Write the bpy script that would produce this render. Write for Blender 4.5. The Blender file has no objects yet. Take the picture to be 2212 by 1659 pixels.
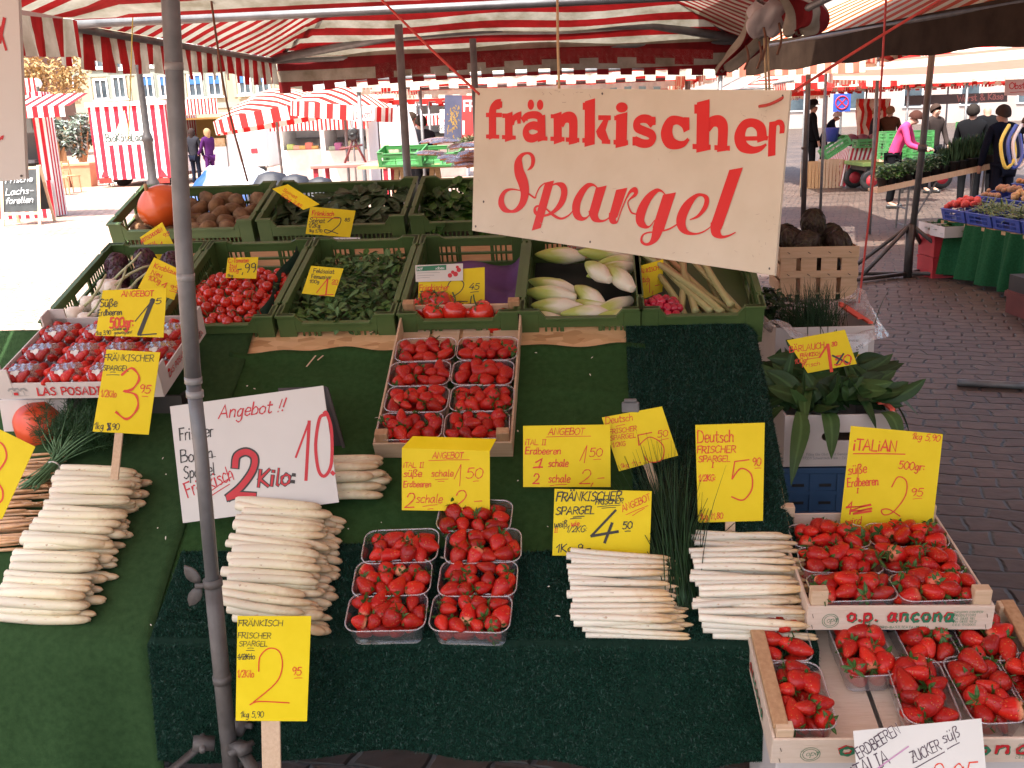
import bpy, math, random
import numpy as np
from mathutils import Matrix, Vector
random.seed(7); RNG = np.random.default_rng(7)
rnd = random.uniform
R_ = math.radians
SC = bpy.context.scene
COL = SC.collection

# ------------------------------------------------------------------ camera
CAM_H = 1.6
def camera_axes(pitch, yaw, roll):
    p, y, r = R_(pitch), R_(yaw), R_(roll)
    f = Vector((-math.sin(y)*math.cos(p), math.cos(y)*math.cos(p), math.sin(p)))
    right = Vector((math.cos(y), math.sin(y), 0)); up = right.cross(f)
    rt = right*math.cos(r) - up*math.sin(r)
    return rt, rt.cross(f), f
CR, CU, CF = camera_axes(-14.7, 5.0, 2.1)
cam_data = bpy.data.cameras.new('camera'); cam = bpy.data.objects.new('camera', cam_data); COL.objects.link(cam)
cam_data.sensor_width = 36.0; cam_data.lens = 36.0*2200/2212
cam_data.clip_start = 0.05; cam_data.clip_end = 500
m = Matrix((CR, CU, -CF)).transposed().to_4x4(); m.translation = (0, 0, CAM_H)
cam.matrix_world = m
SC.camera = cam

# ------------------------------------------------------------------ light
SUN_AZ, SUN_EL = 212.0, 62.0      # compass angle the sun comes from (0 = +Y, 90 = +X), elevation
world = bpy.data.worlds.new('World'); SC.world = world; world.use_nodes = True
nt = world.node_tree
bg = nt.nodes['Background']
sky = nt.nodes.new('ShaderNodeTexSky'); sky.sky_type = 'NISHITA'; sky.sun_disc = False
sky.sun_elevation = R_(SUN_EL); sky.sun_rotation = R_(SUN_AZ)
sky.air_density = 1.0; sky.dust_density = 5.0; sky.ozone_density = 0.4
nt.links.new(sky.outputs[0], bg.inputs[0]); bg.inputs[1].default_value = 0.15
sl = bpy.data.lights.new('sun', 'SUN'); sl.energy = 5.0; sl.angle = R_(0.6); sl.color = (1, 0.965, 0.91)
sun = bpy.data.objects.new('sun', sl); COL.objects.link(sun)
az, el = R_(SUN_AZ), R_(SUN_EL)
sdir = Vector((math.sin(az)*math.cos(el), math.cos(az)*math.cos(el), math.sin(el)))
sun.rotation_euler = (-sdir).to_track_quat('-Z', 'Y').to_euler()
SC.view_settings.view_transform = 'Standard'; SC.view_settings.look = 'None'
SC.view_settings.exposure = 1.55; SC.view_settings.gamma = 1.0
SC.cycles.max_bounces = 10; SC.cycles.transparent_max_bounces = 16
SC.cycles.use_denoising = True

# ------------------------------------------------------------------ picking points on the scene's own surfaces
ORG = Vector((0, 0, CAM_H))
def ray(x, y): return CR*((x-1106)/2200) - CU*((y-829.5)/2200) + CF
def dep(x, y, t): return ORG + ray(x, y)*t
def at(x, y, Y):
    d = ray(x, y); return ORG + d*(Y/d.y)
def atz(x, y, z):
    d = ray(x, y); return ORG + d*((z-CAM_H)/d.z)
def hit(x, y, p, n):
    d = ray(x, y); return ORG + d*((p-ORG).dot(n)/d.dot(n))
SLOPE = math.atan(0.52)
TP = Vector((0, 2.06, 0.453)); TN = Vector((0, -math.sin(SLOPE), math.cos(SLOPE)))
def T(x, y, off=0.0): return hit(x, y, TP + TN*off, TN)
def table_frame(p, yaw=0, tilt=0, slope=None):
    """a frame lying on the sloping counter: x along the stall, y up the slope, z off the board"""
    return Matrix.Translation(p) @ Matrix.Rotation(SLOPE if slope is None else R_(slope), 4, 'X') @ Matrix.Rotation(R_(yaw), 4, 'Z')

# ------------------------------------------------------------------ objects
def tag(o, label=None, cat=None, group=None, kind=None):
    if label: o['label'] = label
    if cat: o['category'] = cat
    if group: o['group'] = group
    if kind: o['kind'] = kind
    return o
def empty(name, mat=None, label=None, cat=None, group=None):
    o = bpy.data.objects.new(name, None); COL.objects.link(o)
    o.empty_display_size = 0.05
    if mat is not None: o.matrix_basis = mat
    return tag(o, label, cat, group)
def dup(o, mat=None, label=None, group=None):
    c = o.copy(); COL.objects.link(c)
    if mat is not None: c.matrix_basis = mat
    if label: c['label'] = label
    if group: c['group'] = group
    for ch in o.children:
        k = ch.copy(); COL.objects.link(k); k.parent = c
        for g in ch.children:
            q = g.copy(); COL.objects.link(q); q.parent = k
    return c
def catmull(pts, n=5, closed=False):
    P = [np.array(p, float) for p in pts]
    if len(P) < 3: return P
    out = []
    L = len(P)
    for i in range(L if closed else L-1):
        if closed: p0, p1, p2, p3 = P[i-1], P[i], P[(i+1) % L], P[(i+2) % L]
        else: p0, p1, p2, p3 = P[max(i-1, 0)], P[i], P[i+1], P[min(i+2, L-1)]
        for k in range(n):
            t = k/n
            out.append(.5*((2*p1)+(-p0+p2)*t+(2*p0-5*p1+4*p2-p3)*t*t+(-p0+3*p1-3*p2+p3)*t**3))
    if not closed: out.append(P[-1])
    return out

class MB:
    def __init__(s): s.V = []; s.F = []; s.M = []; s.S = []; s.hasS = False
    def add(s, verts, faces, m=0, S=None):
        b = len(s.V); s.V.extend([tuple(v) for v in verts])
        s.F.extend([tuple(i+b for i in f) for f in faces]); s.M.extend([m]*len(faces))
        if S is not None: s.hasS = True; s.S.extend(S)
        else: s.S.extend([0.0]*len(verts))
        return s
    def box(s, x0, x1, y0, y1, z0, z1, m=0, mat=None, bev=0.0):
        if bev > 0:
            b = min(bev, (x1-x0)*.45, (y1-y0)*.45, (z1-z0)*.45)
            v = []
            for (sx, cx) in ((0, x0), (1, x1)):
                for (sy, cy) in ((0, y0), (1, y1)):
                    for (sz, cz) in ((0, z0), (1, z1)):
                        dx, dy, dz = b*(1-2*sx), b*(1-2*sy), b*(1-2*sz)
                        v += [(cx, cy+dy, cz+dz), (cx+dx, cy, cz+dz), (cx+dx, cy+dy, cz)]
            def I(a, bb, c, k): return (a*4+bb*2+c)*3+k
            f = []
            for a in (0, 1):
                q = [I(a, 0, 0, 0), I(a, 0, 1, 0), I(a, 1, 1, 0), I(a, 1, 0, 0)]; f.append(q if a == 0 else q[::-1])
                q = [I(0, a, 0, 1), I(1, a, 0, 1), I(1, a, 1, 1), I(0, a, 1, 1)]; f.append(q if a == 0 else q[::-1])
                q = [I(0, 0, a, 2), I(0, 1, a, 2), I(1, 1, a, 2), I(1, 0, a, 2)]; f.append(q if a == 0 else q[::-1])
            for a in (0, 1):
                for c in (0, 1):
                    q = [I(a, c, 0, 0), I(a, c, 1, 0), I(a, c, 1, 1), I(a, c, 0, 1)]; f.append(q if a != c else q[::-1])
                    q = [I(a, 0, c, 0), I(a, 1, c, 0), I(a, 1, c, 2), I(a, 0, c, 2)]; f.append(q if a == c else q[::-1])
                    q = [I(0, a, c, 1), I(1, a, c, 1), I(1, a, c, 2), I(0, a, c, 2)]; f.append(q if a != c else q[::-1])
                    for d in (0, 1):
                        q = [I(a, c, d, 0), I(a, c, d, 1), I(a, c, d, 2)]; f.append(q if (a+c+d) % 2 == 0 else q[::-1])
        else:
            v = [(x0, y0, z0), (x1, y0, z0), (x1, y1, z0), (x0, y1, z0), (x0, y0, z1), (x1, y0, z1), (x1, y1, z1), (x0, y1, z1)]
            f = [(3, 2, 1, 0), (4, 5, 6, 7), (0, 1, 5, 4), (1, 2, 6, 5), (2, 3, 7, 6), (3, 0, 4, 7)]
        if mat is not None: v = [mat @ Vector(p) for p in v]
        return s.add(v, f, m)
    def bar(s, p, q, w, t, m=0, up=(0, 0, 1), bev=0.0):
        """a flat bar from p to q: w across, t thick (along up)"""
        p, q = Vector(p), Vector(q); d = q-p; L = d.length; d.normalize()
        u = Vector(up); x = d.cross(u)
        if x.length < 1e-4: x = d.cross(Vector((1, 0, 0)))
        x.normalize(); z = x.cross(d)
        M4 = Matrix((x, d, z)).transposed().to_4x4(); M4.translation = p
        return s.box(-w/2, w/2, 0, L, -t/2, t/2, m, M4, bev)
    def tube(s, pts, rad, n=8, m=0, caps=True, S=None):
        pts = [Vector(tuple(p)[:3]) for p in pts]; k = len(pts)
        if not hasattr(rad, '__len__'): rad = [rad]*k
        v = []; f = []
        t0 = (pts[1]-pts[0]).normalized()
        a = t0.orthogonal().normalized()
        for i in range(k):
            t = (pts[min(i+1, k-1)]-pts[max(i-1, 0)])
            t = t.normalized() if t.length > 1e-9 else t0
            a = (a - t*a.dot(t)); a = a.normalized() if a.length > 1e-6 else t.orthogonal().normalized()
            b = t.cross(a)
            for j in range(n):
                th = 2*math.pi*j/n
                v.append(pts[i]+(a*math.cos(th)+b*math.sin(th))*rad[i])
        for i in range(k-1):
            for j in range(n):
                f.append((i*n+j, i*n+(j+1) % n, (i+1)*n+(j+1) % n, (i+1)*n+j))
        if caps: f.append(tuple(range(n-1, -1, -1))); f.append(tuple((k-1)*n+j for j in range(n)))
        return s.add(v, f, m, S)
    def lathe(s, prof, n=12, m=0, mat=None, jit=None):
        v = []; f = []; k = len(prof)
        for i, (r, z) in enumerate(prof):
            for j in range(n):
                th = 2*math.pi*j/n
                rr = r*(jit(th, i/(k-1)) if jit else 1)
                v.append(Vector((rr*math.cos(th), rr*math.sin(th), z)))
        for i in range(k-1):
            for j in range(n):
                f.append((i*n+j, i*n+(j+1) % n, (i+1)*n+(j+1) % n, (i+1)*n+j))
        f.append(tuple(range(n-1, -1, -1))); f.append(tuple((k-1)*n+j for j in range(n)))
        if mat is not None: v = [mat @ p for p in v]
        return s.add(v, f, m)
    def grid(s, fn, nu, nv, m=0, sfn=None):
        v = [fn(i/nu, j/nv) for j in range(nv+1) for i in range(nu+1)]
        S = [sfn(i/nu, j/nv) for j in range(nv+1) for i in range(nu+1)] if sfn else None
        f = [(j*(nu+1)+i, j*(nu+1)+i+1, (j+1)*(nu+1)+i+1, (j+1)*(nu+1)+i) for j in range(nv) for i in range(nu)]
        return s.add(v, f, m, S)
    def leaf(s, p, d, up, L, W, curl=0.3, m=0, nseg=4, cup=0.15, tip=0.0, wave=0.0):
        """a curved pointed leaf from p along d"""
        p = Vector(p); d = Vector(d).normalized(); up = Vector(up)
        x = d.cross(up)
        if x.length < 1e-4: x = d.orthogonal()
        x.normalize(); z = x.cross(d); v = []; f = []; SS = []
        for i in range(nseg+1):
            t = i/nseg; w = W*.5*(math.sin(math.pi*min(1, (t*.92+.08)))**.8) if not tip else W*.5*(min(1, t/.75+.12) if t < .8 else 1-((t-.8)/.2)**2*.85)
            c = p + d*(L*t*(1-.25*abs(curl)*t)) - z*(curl*L*t*t)
            if wave: c = c + x*(wave*L*math.sin(t*3+L*90)) + z*(wave*.5*L*math.sin(t*6+L*50))
            v += [c-x*w+z*(cup*w), c, c+x*w+z*(cup*w)]; SS += [1, 2, 3]
        for i in range(nseg):
            b = i*3; f += [(b, b+1, b+4, b+3), (b+1, b+2, b+5, b+4)]
        return s.add(v, f, m, SS)
    def mesh(s, name, mats, smooth=False):
        me = bpy.data.meshes.new(name); me.from_pydata(s.V, [], s.F)
        for mt in (mats if isinstance(mats, (list, tuple)) else [mats]): me.materials.append(mt)
        if s.F:
            me.polygons.foreach_set('material_index', s.M)
            me.polygons.foreach_set('use_smooth', [bool(smooth)]*len(s.F))
        if s.hasS:
            a = me.attributes.new('s', 'FLOAT', 'POINT'); a.data.foreach_set('value', s.S)
        me.update()
        return me
    def build(s, name, mats, parent=None, smooth=False, mat=None, solid=0.0):
        o = bpy.data.objects.new(name, s.mesh(name, mats, smooth)); COL.objects.link(o)
        if parent is not None: o.parent = parent
        if mat is not None: o.matrix_basis = mat
        if solid:
            md = o.modifiers.new('solid', 'SOLIDIFY'); md.thickness = solid; md.offset = 0
        return o
def auto_smooth(o, ang=35):
    me = o.data
    for p in me.polygons: p.use_smooth = True
    try: me.set_sharp_from_angle(angle=R_(ang))
    except Exception: pass
    return o

# ------------------------------------------------------------------ materials
MATS = {}
def node_mat(name):
    m = bpy.data.materials.new(name); m.use_nodes = True
    MATS[name] = m
    return m, m.node_tree, m.node_tree.nodes['Principled BSDF']
def N(t, kind, **kw):
    n = t.nodes.new(kind)
    for k, v in kw.items():
        if k.startswith('i_'):
            key = k[2:]; key = int(key) if key.isdigit() else key.replace('_', ' ')
            n.inputs[key].default_value = v
        else: setattr(n, k, v)
    return n
def ramp(t, stops, interp='LINEAR'):
    r = t.nodes.new('ShaderNodeValToRGB'); r.color_ramp.interpolation = interp
    e = r.color_ramp.elements
    while len(e) < len(stops): e.new(0.5)
    for i, (p, c) in enumerate(stops): e[i].position = p; e[i].color = (*c, 1)
    return r
def surf(name, c1, c2=None, scale=8, rough=0.6, bump=0.0, bscale=None, detail=4, spec=0.5, rand=0.0, coat=0.0, stretch=None, sss=0.0, metal=0.0, trans=0.0):
    """principled with a noise mottling between two colours, optional bump and per-object value change"""
    m, t, b = node_mat(name); c2 = c2 or tuple(min(1, x*1.25) for x in c1)
    tc = N(t, 'ShaderNodeTexCoord')
    src = tc.outputs['Object']
    if stretch:
        mp = N(t, 'ShaderNodeMapping'); mp.inputs['Scale'].default_value = stretch; t.links.new(src, mp.inputs[0]); src = mp.outputs[0]
    no = N(t, 'ShaderNodeTexNoise', i_Scale=scale, i_Detail=detail, i_Roughness=.6); t.links.new(src, no.inputs['Vector'])
    rp = ramp(t, [(.3, c1), (.7, c2)]); t.links.new(no.outputs[0], rp.inputs[0])
    col = rp.outputs[0]
    if rand:
        oi = N(t, 'ShaderNodeObjectInfo'); mr = N(t, 'ShaderNodeMapRange', i_3=1-rand, i_4=1+rand); t.links.new(oi.outputs['Random'], mr.inputs[0])
        hs = N(t, 'ShaderNodeHueSaturation'); t.links.new(mr.outputs[0], hs.inputs['Value']); t.links.new(col, hs.inputs['Color']); col = hs.outputs[0]
    t.links.new(col, b.inputs['Base Color'])
    b.inputs['Roughness'].default_value = rough; b.inputs['Specular IOR Level'].default_value = spec
    b.inputs['Metallic'].default_value = metal
    if coat: b.inputs['Coat Weight'].default_value = coat; b.inputs['Coat Roughness'].default_value = .12
    if sss: b.inputs['Subsurface Weight'].default_value = sss; b.inputs['Subsurface Radius'].default_value = (.01, .004, .002); b.inputs['Subsurface Scale'].default_value = .4
    if bump:
        n2 = N(t, 'ShaderNodeTexNoise', i_Scale=bscale or scale*4, i_Detail=5); t.links.new(src, n2.inputs['Vector'])
        bp = N(t, 'ShaderNodeBump', i_Strength=bump, i_Distance=.004); t.links.new(n2.outputs[0], bp.inputs['Height']); t.links.new(bp.outputs[0], b.inputs['Normal'])
    if trans:
        tr = N(t, 'ShaderNodeBsdfTranslucent'); t.links.new(col, tr.inputs[0])
        mx = N(t, 'ShaderNodeMixShader'); mx.inputs[0].default_value = trans
        t.links.new(b.outputs[0], mx.inputs[1]); t.links.new(tr.outputs[0], mx.inputs[2])
        t.links.new(mx.outputs[0], t.nodes['Material Output'].inputs[0])
    return m
def clear_plastic(name, tint=(.95, .95, .97), gloss=.16, rough=.08, haze=.05, crinkle=0):
    """thin clear film or tray wall: mostly transparent, glossy by fresnel, a little milky"""
    m, t, b = node_mat(name); t.nodes.remove(b)
    tr = N(t, 'ShaderNodeBsdfTransparent'); tr.inputs[0].default_value = (*tint, 1)
    gl = N(t, 'ShaderNodeBsdfGlossy', i_Roughness=rough); df = N(t, 'ShaderNodeBsdfDiffuse'); df.inputs[0].default_value = (.85, .85, .88, 1)
    lw = N(t, 'ShaderNodeLayerWeight', i_Blend=.35)
    mr = N(t, 'ShaderNodeMapRange', i_3=gloss*.35, i_4=min(.9, gloss*4)); t.links.new(lw.outputs['Facing'], mr.inputs[0])
    m1 = N(t, 'ShaderNodeMixShader'); m1.inputs[0].default_value = haze
    t.links.new(tr.outputs[0], m1.inputs[1]); t.links.new(df.outputs[0], m1.inputs[2])
    m2 = N(t, 'ShaderNodeMixShader'); t.links.new(mr.outputs[0], m2.inputs[0]); t.links.new(m1.outputs[0], m2.inputs[1]); t.links.new(gl.outputs[0], m2.inputs[2])
    if crinkle:
        no = N(t, 'ShaderNodeTexNoise', i_Scale=crinkle, i_Detail=3, i_Distortion=1.0)
        tc = N(t, 'ShaderNodeTexCoord'); t.links.new(tc.outputs['Object'], no.inputs['Vector'])
        bp = N(t, 'ShaderNodeBump', i_Strength=.9, i_Distance=.02); t.links.new(no.outputs[0], bp.inputs['Height']); t.links.new(bp.outputs[0], gl.inputs['Normal']); t.links.new(bp.outputs[0], lw.inputs['Normal'])
    t.links.new(m2.outputs[0], t.nodes['Material Output'].inputs[0])
    return m
def canvas(name, red, white, period=.2, trans=.25, dirt=.35):
    """striped awning cloth; the stripe runs by the mesh's own 's' measure (metres of cloth)"""
    m, t, b = node_mat(name); b.inputs['Roughness'].default_value = .75; b.inputs['Specular IOR Level'].default_value = .25
    a = N(t, 'ShaderNodeAttribute', attribute_name='s')
    d = N(t, 'ShaderNodeMath', operation='DIVIDE'); d.inputs[1].default_value = period; t.links.new(a.outputs['Fac'], d.inputs[0])
    fr = N(t, 'ShaderNodeMath', operation='FRACT'); t.links.new(d.outputs[0], fr.inputs[0])
    gt = N(t, 'ShaderNodeMath', operation='GREATER_THAN'); gt.inputs[1].default_value = .5; t.links.new(fr.outputs[0], gt.inputs[0])
    mx = N(t, 'ShaderNodeMix', data_type='RGBA'); t.links.new(gt.outputs[0], mx.inputs[0]); mx.inputs[6].default_value = (*white, 1); mx.inputs[7].default_value = (*red, 1)
    tc = N(t, 'ShaderNodeTexCoord')
    no = N(t, 'ShaderNodeTexNoise', i_Scale=3.5, i_Detail=5, i_Roughness=.65); t.links.new(tc.outputs['Object'], no.inputs['Vector'])
    rp = ramp(t, [(.35, (1-dirt, 1-dirt*1.05, 1-dirt*1.2)), (.6, (1, 1, 1))]); t.links.new(no.outputs[0], rp.inputs[0])
    ml = N(t, 'ShaderNodeMix', data_type='RGBA', blend_type='MULTIPLY'); ml.inputs[0].default_value = 1
    t.links.new(mx.outputs[2], ml.inputs[6]); t.links.new(rp.outputs[0], ml.inputs[7])
    t.links.new(ml.outputs[2], b.inputs['Base Color'])
    tr = N(t, 'ShaderNodeBsdfTranslucent'); t.links.new(ml.outputs[2], tr.inputs[0])
    ms = N(t, 'ShaderNodeMixShader'); ms.inputs[0].default_value = trans
    t.links.new(b.outputs[0], ms.inputs[1]); t.links.new(tr.outputs[0], ms.inputs[2])
    t.links.new(ms.outputs[0], t.nodes['Material Output'].inputs[0])
    return m
def wood(name, c1, c2, axis=(2, 30, 30), rough=.65):
    m = surf(name, c1, c2, scale=3.0, rough=rough, bump=.25, bscale=9, detail=6, stretch=axis, spec=.3)
    return m
RED = (.56, .018, .022); CREAM = (.78, .72, .62)
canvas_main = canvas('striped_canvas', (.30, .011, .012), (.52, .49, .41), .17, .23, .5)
canvas_rear = canvas('striped_canvas_dirty_shaded', (.20, .009, .012), (.33, .29, .235), .17, .10, .5)  # darker twin of the stall cloth, rear shade mixed into its colours
canvas_far = canvas('striped_canvas_thin', (.56, .025, .02), (.78, .72, .60), .2, .34, .25)
canvas_fine = canvas('striped_canvas_narrow', (.62, .03, .03), (.85, .82, .76), .1, .25, .15)
paint_stripe = canvas('striped_panel', (.55, .02, .035), (.85, .84, .83), .25, 0, .08)
grey_canvas = surf('grey_brown_canvas', (.024, .014, .009), (.042, .026, .017), 5, .95, spec=.04)
galv = surf('galvanised_steel', (.135, .137, .14), (.215, .217, .22), 14, .45, .15, 60, metal=.35)
dark_steel = surf('dark_steel', (.05, .045, .045), (.085, .075, .07), 10, .5, .1, metal=.4)
rusty = surf('rusty_steel', (.075, .066, .060), (.14, .128, .118), 16, .6, .3, 70, metal=.2)
yellow_card = surf('yellow_card', (.73, .555, .004), (.81, .63, .016), 9, .5, .05, 200, spec=.25, rand=.03)
white_card = surf('white_card', (.62, .60, .555), (.70, .68, .635), 2.5, .6, spec=.25)
cream_board = surf('cream_painted_board', (.60, .545, .415), (.68, .635, .51), 5, .5, .1, 60)
red_ink = surf('red_marker_ink', (.62, .035, .008), (.72, .06, .012), 30, .5)
dark_red_ink = surf('crimson_marker_ink', (.50, .012, .02), (.56, .02, .03), 30, .5)
black_ink = surf('black_marker_ink', (.018, .016, .014), (.045, .038, .03), 30, .5)
grey_ink = surf('grey_print', (.25, .25, .25), (.33, .33, .33), 30, .6)
sign_red = surf('red_sign_paint', (.66, .018, .018), (.70, .024, .022), 6, .4)
green_ink = surf('green_print', (.02, .16, .08), (.03, .2, .1), 30, .5)
white_ink = surf('white_paint', (.8, .8, .8), (.85, .85, .85), 10, .5)
stake_wood = wood('stake_wood', (.55, .38, .24), (.68, .50, .34), (40, 40, 3))
pale_wood = wood('pale_fruit_box_wood', (.52, .36, .22), (.64, .47, .32), (3, 30, 30))
pale_wood2 = wood('pinkish_fruit_box_wood', (.60, .47, .36), (.68, .56, .46), (3, 30, 30))
tan_wood = wood('tan_box_wood', (.42, .25, .12), (.56, .36, .19), (3, 30, 30))
tan_post = wood('tan_post_wood', (.36, .2, .1), (.5, .31, .17), (30, 30, 3))
green_crate = surf('green_crate_plastic', (.055, .105, .03), (.085, .145, .045), 6, .42, .06, 60, rand=.06)
green_crate_far = surf('bright_green_crate_plastic', (.045, .20, .05), (.065, .26, .075), 4, .5)
blue_crate = surf('blue_crate_plastic', (.022, .07, .16), (.04, .10, .21), 6, .5, .05)
red_crate = surf('red_crate_plastic', (.35, .015, .03), (.45, .03, .04), 6, .5)
carton_white = surf('white_cardboard', (.56, .51, .48), (.63, .58, .56), 5, .75, .05)
carton_brown = surf('brown_cardboard', (.30, .19, .11), (.36, .24, .15), 8, .85)
orange_carton = surf('orange_printed_cardboard', (.7, .09, .05), (.78, .13, .08), 8, .7)
clear_tray = clear_plastic('clear_punnet_plastic', gloss=.20, haze=.10)
clear_rim = clear_plastic('clear_punnet_rim', gloss=.30, haze=.22)
cling_film = clear_plastic('cling_film', tint=(.80, .68, .76), gloss=.26, rough=.07, haze=.06, crinkle=28)
bag_film = clear_plastic('crumpled_plastic_bag', gloss=.22, rough=.15, haze=.22, crinkle=20)
skin_m = surf('skin', (.36, .19, .13), (.43, .24, .17), 8, .6)
rope_red = surf('red_cord', (.5, .05, .04), (.6, .08, .06), 20, .8)
rope_tan = surf('tan_cord', (.5, .36, .18), (.6, .45, .26), 20, .8)
rope_brown = surf('brown_cord', (.16, .07, .04), (.22, .1, .06), 20, .8)
rope_yellow = surf('yellow_cord', (.75, .6, .1), (.8, .66, .16), 20, .8)
black_paint = surf('black_paint', (.015, .015, .015), (.03, .03, .03), 8, .45)
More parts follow.
